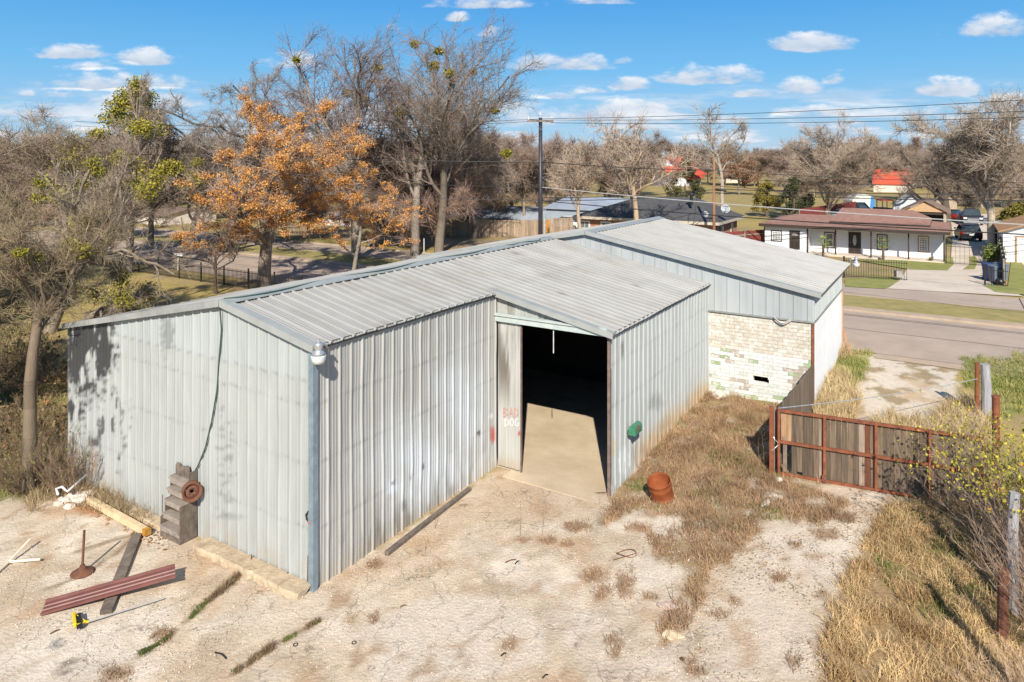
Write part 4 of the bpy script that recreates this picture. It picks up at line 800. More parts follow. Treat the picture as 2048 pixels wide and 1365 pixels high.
# mid-distance trees by the grey-roofed house and across the road
PEND = dict(name='dead_leaves', n=60, rad=(.12, .3), dens=300, size=.11, c0=(.26, .125, .05), c1=(.42, .24, .11), where=lambda e: e[:, 2] < 9)
def far_pt(px, Z): X = (px-CX)/F*Z; return Vector((X, Z, Tz(X, Z)))
tree('bare_tree', 81, 9.8, 6.6, vase(tk=.42, ratio=(1.1, .5, .5, .5), bare=.7, kids=(6, 8, 6, 4), ang=((.12, .6), (.4, .9), (.5, 1.))), .2, k=2, tl=.7, tr=.013, twig=(.34, .27, .21), bark=(.33, .26, .19), loc=far_pt(1166, 59), label='bare tree at the left end of the brick house, just right of the utility pole', leaves=[PEND])
tree('bare_tree', 82, 11.6, 8.0, vase(tk=.42, ratio=(1.1, .5, .5, .5), bare=.7, kids=(6, 8, 6, 4), ang=((.12, .65), (.4, .9), (.5, 1.))), .26, k=2, tl=.7, tr=.013, twig=(.34, .27, .21), bark=(.36, .27, .18), loc=far_pt(1276, 54), label='bare tree casting its shadow on the dark grey roof of the brick house', leaves=[PEND])
tree('bare_tree', 83, 15.4, 9.6, vase(kids=(6, 8, 5, 4), wig=.18, tk=.4, ratio=(1.2, .42, .5, .5)), .30, k=2, tl=.7, tr=.016, twig=(.28, .235, .19), bark=(.33, .28, .23), loc=far_pt(1444, 95), label='lone tall bare tree behind the brick house, standing beside the thin wooden pole')
tree('bare_tree', 84, 13.6, 11.8, vase(tk=.14, bare=.4, kids=(9, 11, 6, 5), ang=((.15, .95), (.35, .8), (.5, 1.)), ratio=(4.2, .38, .5, .5), up=(.02, .02, .03, .03), rr=.42), .42, k=4, tl=.9, tr=.015, twig=(.29, .23, .175), bark=(.38, .31, .25), loc=far_pt(1655, 85), label='broad fan-shaped bare tree behind the white bungalow', spr=.6)
tree('bare_oak', 85, 11.2, 12.6, vase(wig=.22, tk=.2, kids=(8, 10, 6, 5), up=(.02, .02, .02, .01), ang=((.5, 1.15), (.6, 1.2), (.6, 1.3)), ratio=(2.6, .42, .5, .5)), .55, k=4, tl=.7, tr=.014, twig=(.21, .165, .125), bark=(.11, .09, .07), loc=far_pt(1893, 84), label='spreading dark-limbed oak standing over the carport')
tree('bare_tree', 86, 13.4, 10.5, vase(ang=((.1, .6), (.4, .9), (.5, 1.)), kids=(7, 12, 6, 5)), .34, k=4, tl=.9, tr=.015, twig=(.27, .22, .17), bark=(.44, .37, .29), loc=far_pt(1984, 58), label='tall pale-barked bare tree at the right, beside the parked pickup')
tree('bare_tree', 87, 10.0, 9.0, cfg(bare=.1, kids=(10, 7, 6, 5)), .2, k=5, tl=.8, tr=.014, twig=(.33, .25, .18), loc=far_pt(2062, 78), label='twiggy tree cut off by the right edge behind the white garage')
tree('bare_tree', 88, 9.0, 8.0, cfg(bare=.1, kids=(10, 7, 6, 5)), .2, k=5, tl=.8, tr=.014, twig=(.27, .21, .15), loc=far_pt(1600, 100), label='low bare tree between the cedars and the fan-shaped tree')
tree('russet_oak', 89, 11, 12.0, cfg(bare=.15), .3, k=2, tl=.6, tr=.015, loc=far_pt(1752, 190), label='round rust-coloured oak beyond the orange-roofed barn', leaves=[dict(n=260, rad=(.5, 1.0), dens=40, size=.4, c0=(.20, .075, .03), c1=(.36, .15, .06))])
tree('russet_oak', 90, 10, 10.0, cfg(bare=.15), .3, k=2, tl=.6, tr=.015, loc=far_pt(1478, 150), label='rust-coloured oak behind the lone tall bare tree', leaves=[dict(n=220, rad=(.4, .8), dens=50, size=.35, c0=(.20, .09, .04), c1=(.34, .17, .08))])
def cedar(seed, px, Z, h, wd, c0, c1, label):
    rs_ = np.random.RandomState(seed); rt = empty('cedar', far_pt(px, Z), label, 'cedar'); m_ = MB(); b = Vector(rt.location); m_.tube(b, b+Vector((0, 0, h*.5)), .22, .12, 8); o = m_.build('trunk', mat('cedar_bark', (.12, .09, .07)), rt)
    cs = []; rd = []
    for k in range(46):
        f = rs_.rand()**.8; z = h*(.16+.8*f); rr = wd/2*(1-f)**.65*(.55+.6*rs_.rand()); a = rs_.rand()*6.28; cs.append((rr*math.cos(a), rr*math.sin(a), z)); rd.append(wd*(.07+.11*rs_.rand())*(1.15-.6*f))
    C_ = clump(rs_, cs, rd, 700, .75); nse = fbm(C_[:, 0]*.9+C_[:, 2]*.7, C_[:, 1]*.9+C_[:, 2])[:, None]; cc_ = np.array(c0)*(1-nse)+np.array(c1)*nse; cc_ = cc_*(.75+.5*rs_.rand(len(C_), 1))
    leafmesh('crown', C_, .2, leafm, rt, cc_, rs_)
cedar(1, 1370, 100, 7.9, 5.4, (.05, .055, .02), (.16, .16, .045), 'dark green cedar beside the red-roofed house')
cedar(2, 1534, 92, 5.0, 4.5, (.14, .115, .02), (.34, .27, .05), 'small golden green cedar on the open lawn')
cedar(3, 1588, 86, 5.4, 5.0, (.03, .035, .02), (.12, .12, .05), 'dark drooping cedar next to the golden one')
cedar(4, 2040, 76, 3.0, 4.0, (.12, .11, .02), (.28, .24, .05), 'golden green cedar bush at the right edge under the twiggy tree')
# belt of woodland, tree by tree
protos = []
GB = 'bare trees in the woodland belt behind the houses'
for k, (sd_, tw, bk) in enumerate([(101, (.24, .175, .135), (.25, .2, .15)), (102, (.29, .22, .165), (.30, .25, .19)), (103, (.22, .165, .13), (.2, .16, .12)), (104, (.28, .205, .145), (.26, .2, .15)), (105, (.31, .25, .20), (.34, .28, .22))]):
    protos.append(tree('woodland_tree', sd_, 11, 10.5, cfg(bare=.16, kids=(9, 7, 5, 4), wig=.2), .22, k=6, tl=1.0, tr=.019, twig=tw, bark=bk, group=GB, label='bare brown tree in the woodland belt on the skyline', spr=1.0))
used = [0]*5; rb = random.Random(99)
def put(px, Z, h, wmul=1.0):
    if (1725 < px < 1855 and Z < 175) or (1285 < px < 1410 and Z < 212) or (1500 < px < 1570 and Z < 95) or (1400 < px < 1620 and Z < 160): return None
    k = rb.randrange(5); s_ = h/11.
    o = protos[k] if not used[k] else copy_tree(protos[k]); used[k] += 1
    X = (px-CX)/F*Z; o.location = (X, Z, Tz(X, Z)-.1); o.rotation_euler = (0, 0, rb.uniform(0, 6.28)); o.scale = (s_*wmul, s_*wmul, s_); return o
def row(x0, x1, Z, h, n_, jit=.35, dz=.12):
    for i in range(n_): put(x0+(x1-x0)*(i+.5+rb.uniform(-jit, jit))/n_, Z*rb.uniform(1-dz, 1+dz), h*rb.uniform(.82, 1.15), rb.uniform(.9, 1.3))
row(-120, 520, 92, 10.5, 10); row(-160, 600, 125, 11, 12); row(-200, 230, 76, 7.2, 5); row(420, 1080, 100, 11, 10); row(420, 1360, 135, 12, 16); row(1010, 1280, 108, 10.0, 6)
row(1250, 1620, 215, 11.5, 12); row(1500, 2150, 200, 12.5, 17); row(1780, 2160, 120, 9.6, 9); row(1330, 2200, 330, 13, 24, .4, .2); row(-400, 1400, 240, 13.5, 28, .4, .2); row(1560, 1860, 150, 9.0, 6)
row(-600, 2600, 480, 13, 38, .4, .2); row(540, 860, 72, 6.5, 5); row(700, 1030, 86, 9.5, 5)
# =================== houses across the road ===================
whitep = mat('white_siding', (.72, .74, .76), rough=.7, var=.04, scale=2)
brownt = mat('dark_brown_trim', (.045, .032, .026), rough=.6, var=.2)
shing = mat('brown_shingle', (.23, .125, .095), c2=(.36, .205, .16), rough=.95, scale=2.5, bump=.6, bscale=12)
ghost = mat('grey_shingle', (.055, .055, .06), c2=(.10, .10, .105), rough=.95, scale=3, bump=.5, bscale=12)
brickf = mat('orange_brick', (.34, .15, .095), c2=(.48, .25, .17), rough=.95, scale=9)
winw = mat('window_frame_white', (.75, .75, .75), rough=.5, var=.03)
def siding(m_, U, V0, V1, z0, z1, step=.16, face=-1):
    z = z0
    while z < z1-.01:
        zt = min(z+step, z1); m_.hexa([W(U-.028, V1, z), W(U-.028, V0, z), W(U+.1, V0, z), W(U+.1, V1, z), W(U-.004, V1, zt), W(U-.004, V0, zt), W(U+.1, V0, zt), W(U+.1, V1, zt)]); z = zt
def window(U, V0, V1, z0, z1, parent, fm, cols=2, rows=3, trim=.075, lab=None, sill=False):
    m_ = MB(); m_.uvbox(U-.06, U-.031, V0-trim, V0, z0-trim, z1+trim); m_.uvbox(U-.06, U-.031, V1, V1+trim, z0-trim, z1+trim); m_.uvbox(U-.06, U-.031, V0, V1, z1, z1+trim); m_.uvbox(U-.06, U-.031, V0, V1, z0-trim, z0)
    wi = m_.build('window', fm, parent, label=lab); m_ = MB(); f = .065
    m_.uvbox(U-.05, U-.033, V0, V0+f, z0, z1); m_.uvbox(U-.05, U-.033, V1-f, V1, z0, z1); m_.uvbox(U-.05, U-.033, V0+f, V1-f, z1-f, z1); m_.uvbox(U-.05, U-.033, V0+f, V1-f, z0, z0+f)
    m_.uvbox(U-.054, U-.033, V0+f, V1-f, (z0+z1)/2-.03, (z0+z1)/2+.03)
    for a in range(1, cols+1): v = V0+(V1-V0)*a/(cols+1); m_.uvbox(U-.047, U-.033, v-.018, v+.018, z0+f, z1-f)
    for a in range(1, rows+1):
        z = z0+(z1-z0)*a/(rows+1)
        if abs(z-(z0+z1)/2) > .05: m_.uvbox(U-.046, U-.033, V0+f, V1-f, z-.018, z+.018)
    m_.build('frame', winw, wi); m_ = MB(); m_.uvbox(U-.04, U-.029, V0+.01, V1-.01, z0+.01, z1-.01); m_.build('pane', mat('window_blind_glass', (.07, .08, .09), c2=(.24, .26, .26), rough=.15, scale=1.5, spec=.8), wi)
H1, H2 = 59.1, 60.5; gz0 = .5
wb = empty('bungalow', (W(H1, 0)[0], W(H1, 0)[1], gz0), 'long white bungalow with brown shingle roof, black doors and porch posts across the road', 'house')
VLw, VRw, VM = vAt(1528, H1), vAt(1889, H1), vAt(1615, H1)
zt = 2.62
m_ = MB(); siding(m_, H1, VM, VLw, gz0+.1, zt); siding(m_, H2, VRw+.02, VM-.0, gz0+.18, zt); m_.uvbox(H1+.1, H2+.1, VM, VM+.1, gz0, zt); m_.uvbox(H1+.11, H1+8, VLw-.1, VLw, gz0, zt); m_.uvbox(H2+.11, H1+8, VRw, VRw+.1, gz0, zt); m_.uvbox(H1+7.9, H1+8, VRw+.1, VLw-.1, gz0, zt); m_.uvbox(H1+.1, H1+7.8, VM+.12, VLw-.12, gz0, .6)
m_.build('wall', whitep, wb)
m_ = MB(); m_.uvbox(H1-.05, H2+.0, VRw, VM-.01, gz0-.1, gz0+.17); m_.build('porch_floor', MATS['pale_concrete'], wb)
for x in (1671, 1742, 1817, 1888): v = vAt(x, H1); m_ = MB(); m_.uvbox(H1-.02, H1+.07, v-.05, v+.05, gz0+.17, zt); m_.build('porch_post', brownt, wb)
m_ = MB(); v = vAt(1615, H1); m_.uvbox(H1-.045, H1+.03, v-.05, v+.05, gz0, zt); m_.build('corner_trim', brownt, wb); m_ = MB(); m_.uvbox(H1-.045, H1-.03, VLw-.08, VLw, gz0, zt); m_.build('corner_trim', brownt, wb)
def wz(px, py, U): return wallpt(px, py, U)
def winpx(x0, x1, y0, y1, U, fm, **k):
    Va, zt_ = wz(x0, y0, U); Vb, _ = wz(x1, y0, U); _, zb = wz((x0+x1)/2, y1, U); window(U, Vb+.1, Va-.1, zb+.1, zt_-.1, wb, fm, **k)
tan_ = mat('tan_trim', (.40, .25, .12), var=.1)
winpx(1541.6, 1564.6, 460, 483.7, H1, brownt, cols=2, rows=3); winpx(1648, 1670, 463.5, 497, H2, brownt, cols=0, rows=1); winpx(1753, 1776, 468, 501.5, H2, brownt, cols=2, rows=5); winpx(1835, 1858.5, 471, 505.6, H2, tan_, cols=2, rows=5, lab='window with unpainted tan wooden trim')
def doorpx(x0, x1, y0, y1, U, oval):
    Va, zt_ = wz(x0, y0, U); Vb, _ = wz(x1, y0, U); _, zb = wz((x0+x1)/2, y1, U); zb = max(zb, gz0+.18)
    m_ = MB(); m_.uvbox(U-.05, U-.031, Vb, Va, zb, zt_); d = m_.build('door', brownt, wb); m_ = MB(); 
    for (a, b) in ((.12, .45), (.55, .88)):
        for (c, e) in ((.08, .42), ): m_.uvbox(U-.056, U-.051, Vb+(Va-Vb)*a, Vb+(Va-Vb)*b, zb+(zt_-zb)*c, zb+(zt_-zb)*e)
    m_.build('door_panel', mat('door_panel_dark', (.03, .024, .02), rough=.5), d); m_ = MB()
    if oval: m_.lathe((0, 0, 0), [(0, 0), (.001, 0)], 3) if False else None; cv = (Va+Vb)/2; pts = [W(U-.054, cv+.13*math.cos(t), zb+(zt_-zb)*.62+.42*math.sin(t)) for t in [6.283*k/14 for k in range(14)]]; m_.slab(pts, NG, .006)
    else: cv = (Va+Vb)/2; pts = [W(U-.054, cv+.24*math.cos(t), zt_-.38+.18*math.sin(t)) for t in [math.pi*k/8 for k in range(9)]]; m_.slab(pts, NG, .006)
    m_.build('door_glass', mat('leaded_glass', (.25, .28, .28), c2=(.55, .57, .55), scale=30, rough=.2), d); m_ = MB(); m_.lathe(W(U-.09, Va-.14, zb+.85), [(0, -.04), (.04, 0), (0, .04)], 8); m_.build('handle', mat('brass', (.5, .4, .2), metal=.8, rough=.3), d)
doorpx(1579, 1600, 461, 499, H1, False); doorpx(1697, 1722, 464, 512, H2, True)
def hip(U0_, U1_, V0_, V1_, ze, Ur, Vr0, Vr1, zr, m, parent, fascia=None, name='roof', th=.12, fm=None):
    """hip roof: eaves rectangle, ridge from Vr0 to Vr1 at Ur"""
    m_ = MB(); e = [W(U0_, V0_, ze), W(U1_, V0_, ze), W(U1_, V1_, ze), W(U0_, V1_, ze)]; eb = [(a, b, c-th) for a, b, c in e]; r = [W(Ur, Vr0, zr), W(Ur, Vr1, zr)]
    m_.add(e+eb+r, [(0, 8, 9, 3), (1, 2, 9, 8), (0, 1, 8), (2, 3, 9), (7, 6, 5, 4)]+[(0, 3, 7, 4), (1, 0, 4, 5), (2, 1, 5, 6), (3, 2, 6, 7)]); o = m_.build(name, m, parent)
    m_ = MB(); g_ = .02; m_.uvbox(U0_-g_, U0_-.002, V0_-g_, V1_+g_, ze-.24, ze-.01); m_.uvbox(U1_+.002, U1_+g_, V0_-g_, V1_+g_, ze-.24, ze-.01); m_.uvbox(U0_, U1_, V0_-g_, V0_-.002, ze-.24, ze-.01); m_.uvbox(U0_, U1_, V1_+.002, V1_+g_, ze-.24, ze-.01); m_.build('fascia', fm or brownt, parent); return o
hip(H1-.45, H1+8.3, VRw-.35, VLw+.3, 2.86, H1+4.0, VRw+3.0, vAt(1592, H1+4), 3.42, shing, wb)
hip(H1+.9, H1+8.2, vAt(1862, H1+4), vAt(1692, H1+4)+.8, 3.18, H1+5, vAt(1826, H1+5), vAt(1684, H1+5), 4.0, shing, wb)
# brick bungalow with grey shingles
B0, B1 = 56.6, 64.0; bV0, bV1 = vAt(1437, 55.9)+.5, vAt(1151, 56.5)-.5
gh = empty('brick_house', (W(B0, bV0)[0], W(B0, bV0)[1], .2), 'single-storey pink brick house with a dark grey hipped roof behind the warehouse ridge', 'house')
m_ = MB(); m_.uvbox(B0, B1-.4, bV0, bV1, -.1, 2.85); m_.build('wall', brickf, gh)
hip(B0-.6, B1+.3, bV0-.5, bV1+.5, 3.0, 60, vAt(1392, 60), vAt(1284, 60), 4.72, ghost, gh, fm=mat('pale_trim', (.5, .44, .36)))
for px_ in (1170, 1212, 1262): window(B0, vAt(px_+9, B0), vAt(px_-9, B0), 1.3, 2.5, gh, winw, 1, 1)
for Uw in (B0+2.2, B0+5.2):
    m_ = MB(); m_.uvbox(Uw-.35, Uw+.35, bV0-.05, bV0-.004, 1.3, 2.5); wi = m_.build('window', winw, gh); m_ = MB(); m_.uvbox(Uw-.28, Uw+.28, bV0-.06, bV0-.052, 1.37, 2.43); m_.build('pane', glass(), wi)
m_ = MB(); pv = at(1383, 386, 58.8); m_.tube((pv.x, pv.y, 4.2), (pv.x, pv.y, 5.1), .13, n=10); m_.lathe((pv.x, pv.y, 5.08), [(.1, 0), (.26, .02), (.24, .14), (0, .17)], 12); m_.build('roof_vent', mat('black_metal', (.02, .02, .022), rough=.5), gh)
def dish(px, py, Z, r, lab):
    c = at(px, py, Z); rt = empty('satellite_dish', c, lab, 'satellite dish'); M_ = Vector((-.25, -.9, .35)).to_track_quat('Z', 'Y').to_matrix(); m_ = MB(); m_.lathe(c, [(0, -.12), (r*.5, -.09), (r*.85, -.03), (r, .02), (r*.98, .03), (r*.8, -.0), (0, -.09)], 18, M_, cap=False); m_.build('reflector', mat('dish_grey', (.33, .36, .39), rough=.4), rt, smooth=True)
    m_ = MB(); m_.path([c+M_@Vector((0, -r, -.0)), c+M_@Vector((0, -r*.4, .45))], .02, 5); m_.path([c+Vector((0, .1, -.1)), c+Vector((0, .15, -.6))], .03, 6); m_.path([c+Vector((0, .15, -.3)), c+Vector((.3, .3, -.65))], .02, 5); m_.build('mast', MATS['aluminium'], rt)
    m_ = MB(); m_.box(c+M_@Vector((0, -r*.38, .47)), (.09, .09, .12)); m_.build('receiver', MATS['grey_plastic'], rt)
dish(1451, 418, 56.5, .36, 'round grey satellite dish on the right corner of the dark grey roof'); dish(1410, 429, 57.2, .27, 'smaller satellite dish tilted sideways, left of the round dish on the grey roof')
# generic gabled shed: ridge along V (gable faces sideways) or along U (gable faces us)
def shed(name, lab, cat, U0_, U1_, V0_, V1_, z0, ze, zr, mw, mr, along='V', over=.3, extra=None):
    rt = empty(name, (W(U0_, V0_)[0], W(U0_, V0_)[1], z0), lab, cat); m_ = MB(); m_.uvbox(U0_, U1_, V0_, V1_, z0-.2, ze)
    if along == 'V':
        Um = (U0_+U1_)/2
        for v, n_ in ((V0_, -1), (V1_, 1)): m_.slab([W(U0_, v, ze), W(U1_, v, ze), W(Um, v, zr)], (B_*-n_*-1*-1 if False else 0, 0, 0) if False else Vector((B_, -A_, 0))*n_, .06)
    else:
        Vm = (V0_+V1_)/2
        for u, n_ in ((U0_, 1), (U1_, -1)): m_.slab([W(u, V0_, ze), W(u, V1_, ze), W(u, Vm, zr)], Vector((A_, B_, 0))*n_, .06)
    m_.build('wall', mw, rt); m_ = MB(); t = .08
    if along == 'V':
        Um = (U0_+U1_)/2; sl = (zr-ze)/(Um-U0_)
        for sg, Ue in ((1, U0_-over), (-1, U1_+over)):
            zE = ze-sl*over; m_.hexa([W(Ue, V0_-over, zE+.02), W(Ue, V1_+over, zE+.02), W(Um, V1_+over, zr+.02), W(Um, V0_-over, zr+.02), W(Ue, V0_-over, zE+.02+t), W(Ue, V1_+over, zE+.02+t), W(Um, V1_+over, zr+.02+t), W(Um, V0_-over, zr+.02+t)])
    else:
        Vm = (V0_+V1_)/2; sl = (zr-ze)/(Vm-V0_)
        for Ve in (V0_-over, V1_+over):
            zE = ze-sl*over; m_.hexa([W(U0_-over, Ve, zE+.02), W(U1_+over, Ve, zE+.02), W(U1_+over, Vm, zr+.02), W(U0_-over, Vm, zr+.02), W(U0_-over, Ve, zE+.02+t), W(U1_+over, Ve, zE+.02+t), W(U1_+over, Vm, zr+.02+t), W(U0_-over, Vm, zr+.02+t)])
    m_.build('roof', mr, rt); return rt
def shpx(name, lab, cat, x0, x1, ybase, yeave, yridge, depth, mw, mr, along='V', z0=None, over=.3, Zr=None):
    """facade from photo columns x0..x1 standing on row ybase"""
    p = P((x0+x1)/2, ybase); Z = p.y if Zr is None else Zr; U = toUV(((x0+x1)/2-CX)/F*Z, Z)[0]; Va, Vb = vAt(x1, U), vAt(x0, U); Z2 = Z; z0 = Tz(p.x, Z)
    ze = CH-(yeave-HZ)*Z/F; Zq = Z+depth*.4*B_; zr = CH-(yridge-HZ)*Zq/F if along == 'V' else CH-(yridge-HZ)*Z/F
    return shed(name, lab, cat, U, U+depth, Va, Vb, z0, ze, zr, mw, mr, along, over), (U, Va, Vb, z0, ze)
wsh = mat('shed_white', (.62, .65, .69), rough=.8, var=.06); redr = mat('orange_red_roof', (.62, .10, .05), rough=.5, var=.1); cream = mat('cream_wall', (.66, .60, .52), rough=.8, var=.08, scale=1)
tanw = mat('tan_wood', (.50, .32, .18), rough=.8, var=.15); tanwall = mat('tan_wall', (.42, .34, .25), rough=.85)
# carport
cpU = toUV(*P(1850, 458).xy)[0]; cV0, cV1 = vAt(1893, cpU), vAt(1806, cpU); zc = CH-(424-HZ)*P(1850, 458).y/F; zc2 = CH-(403-HZ)*P(1850, 458).y/F
ct = empty('carport', (*W(cpU, cV0)[:2], .5), 'open carport with a tan timber gable and brown roof beside the driveway', 'carport')
m_ = MB(); m_.slab([W(cpU, cV0, zc), W(cpU, cV1, zc), W(cpU, (cV0+cV1)/2, zc2)], NG, .08); m_.build('gable', tanw, ct)
m_ = MB(); Vm = (cV0+cV1)/2
for Ve, zE in ((cV0-.4, zc-.15), (cV1+.4, zc-.15)): m_.hexa([W(cpU-.3, Ve, zE), W(cpU+7, Ve, zE), W(cpU+7, Vm, zc2+.03), W(cpU-.3, Vm, zc2+.03), W(cpU-.3, Ve, zE+.1), W(cpU+7, Ve, zE+.1), W(cpU+7, Vm, zc2+.13), W(cpU-.3, Vm, zc2+.13)])
m_.build('roof', mat('weathered_shingle', (.17, .11, .085), c2=(.26, .19, .15), rough=.95, scale=3), ct)
for u in (cpU+.1, cpU+6.6):
    for v in (cV0+.15, cV1-.15): m_ = MB(); m_.uvbox(u-.1, u+.1, v-.12, v+.12, .4, zc-.1); m_.build('post', tanwall, ct)
m_ = MB(); m_.uvbox(cpU+.05, cpU+.15, cV0, cV1, zc-.3, zc-.02); m_.uvbox(cpU+6.8, cpU+6.9, cV0, cV1, .45, zc); m_.uvbox(cpU+.3, cpU+6.8, cV1-.06, cV1, .45, zc); m_.build('beam', brownt, ct)
shpx('garden_shed', 'white gabled shed with a brown roof behind the carport', 'shed', 1786, 1846, 444, 407, 382, 6, wsh, MATS['weathered_shingle'], 'U')
shpx('garden_shed', 'tan shed with a white door behind the big oak', 'shed', 1872, 1914, 425, 400, 384, 4, tanwall, MATS['weathered_shingle'], 'U')
# right-hand garage
gU = toUV(*P(2010, 524).xy)[0]; gV1 = vAt(2006, gU); gV0 = gV1-6.5; gt = empty('garage', (*W(gU, gV1)[:2], .5), 'white garage with a white roller door and tan shingle roof at the right edge', 'garage')
m_ = MB(); siding(m_, gU, gV0, gV1, .45, 2.75, .17); m_.uvbox(gU+.1, gU+7, gV1-.1, gV1, .45, 2.75); m_.slab([W(gU, gV0, 2.75), W(gU, gV1, 2.75), W(gU, (gV0+gV1)/2, 3.9)], NG, .03); m_.build('wall', whitep, gt)
m_ = MB(); dv = vAt(2034, gU); m_.uvbox(gU-.07, gU-.032, dv-3.2, dv, .52, 2.35); d = m_.build('garage_door', winw, gt); m_ = MB(); m_.uvbox(gU-.08, gU-.032, dv+.005, dv+.1, .5, 2.45); m_.uvbox(gU-.08, gU-.032, dv-3.2, dv, 2.355, 2.45); m_.build('door_trim', tan_, gt)
m_ = MB(); Vm = (gV0+gV1)/2
for Ve in (gV0-.3, gV1+.3): m_.hexa([W(gU-.4, Ve, 2.68), W(gU+7.3, Ve, 2.68), W(gU+7.3, Vm, 3.95), W(gU-.4, Vm, 3.95), W(gU-.4, Ve, 2.78), W(gU+7.3, Ve, 2.78), W(gU+7.3, Vm, 4.05), W(gU-.4, Vm, 4.05)])
m_.build('roof', mat('tan_shingle', (.32, .17, .085), c2=(.45, .27, .15), rough=.95, scale=3), gt)
m_ = MB(); m_.uvbox(gU+7.6, gU+13, gV1-2.6, gV1+.3, .45, 2.35); m_.build('lean_to', mat('weathered_board', (.22, .18, .14), c2=(.36, .31, .26), rough=.95, scale=3), gt); m_ = MB(); m_.hexa([W(gU+7.4, gV1+.6, 2.4), W(gU+7.4, gV1-2.7, 2.75), W(gU+13.2, gV1-2.7, 2.75), W(gU+13.2, gV1+.6, 2.4), W(gU+7.4, gV1+.6, 2.46), W(gU+7.4, gV1-2.7, 2.81), W(gU+13.2, gV1-2.7, 2.81), W(gU+13.2, gV1+.6, 2.46)]); m_.build('lean_to_roof', mat('silver_roof', (.55, .58, .60), rough=.4), gt)
# barns and far houses
rt, (u_, a_, b_, z0_, ze_) = shpx('barn', 'long cream barn with bright orange-red metal roof, nearer of the pair', 'barn', 1747, 1823, 385, 368, 354, 5, cream, redr, 'V')
shpx('barn', 'narrow cream barn with orange-red roof showing above the nearer one', 'barn', 1748, 1831, 377, 351, 339, 6, cream, redr, 'V')
rt, (u_, a_, b_, z0_, ze_) = shpx('farmhouse', 'white two-storey farmhouse with a red metal roof far across the field', 'house', 1304, 1372, 372, 352, 315, 14, wsh, redr, 'U', over=.9)
m_ = MB(); m_.hexa([W(u_-5, b_+2, 4.6), W(u_-5, a_+1, 4.6), W(u_-.2, a_+1, 6.0), W(u_-.2, b_+2, 6.0), W(u_-5, b_+2, 4.75), W(u_-5, a_+1, 4.75), W(u_-.2, a_+1, 6.15), W(u_-.2, b_+2, 6.15)]); m_.build('porch_roof', redr, rt); m_ = MB()
m_.hexa([W(u_-1, a_-3.5, 3.6), W(u_+9, a_-3.5, 3.6), W(u_+9, a_-.2, 5.6), W(u_-1, a_-.2, 5.6), W(u_-1, a_-3.5, 3.75), W(u_+9, a_-3.5, 3.75), W(u_+9, a_-.2, 5.75), W(u_-1, a_-.2, 5.75)]); m_.build('side_roof', redr, rt)
shpx('metal_building', 'long low building with a silver corrugated roof among the trees behind the wooden fence', 'building', 900, 1085, 452, 436, 414, 8, mat('pale_blue_wall', (.30, .35, .40), var=.1), mat('silver_blue_roof', (.26, .30, .35), c2=(.40, .44, .50), rough=.5, scale=.3, stretch=(3, 1, 1)), 'V', Zr=92)
shpx('metal_building', 'pale corrugated metal building directly behind the brick house, right of the utility pole', 'building', 1092, 1240, 447, 420, 398, 12, MATS['pale_blue_wall'], MATS['silver_blue_roof'], 'V', Zr=78)
shpx('far_house', 'low cream house with red door canopy beyond the golden cedar', 'house', 1440, 1492, 366, 356, 350, 8, cream, MATS['tan_wall'], 'V')
shpx('far_house', 'yellow-walled house with grey roof on the far edge of the field', 'house', 1494, 1545, 352, 345, 336, 9, mat('yellow_wall', (.55, .45, .2)), mat('grey_roof', (.28, .26, .24)), 'V')
shpx('long_shed', 'long low pale metal shed across the field, left of the orange barns', 'shed', 1600, 1742, 372, 362, 357, 6, MATS['pale_blue_wall'], mat('dull_silver', (.42, .44, .46)), 'V')
shpx('long_shed', 'long low pale metal shed on the field right of the orange barns', 'shed', 1840, 2048, 368, 358, 353, 6, MATS['pale_blue_wall'], MATS['dull_silver'], 'V')
shpx('far_house', 'white house glimpsed between trunks behind the orange-berried tree', 'house', 640, 720, 452, 436, 420, 7, whitep, MATS['grey_roof'], 'V')
shpx('far_house', 'pale house glimpsed through the trees above the iron fence', 'house', 250, 330, 448, 430, 415, 7, cream, MATS['weathered_shingle'], 'V')
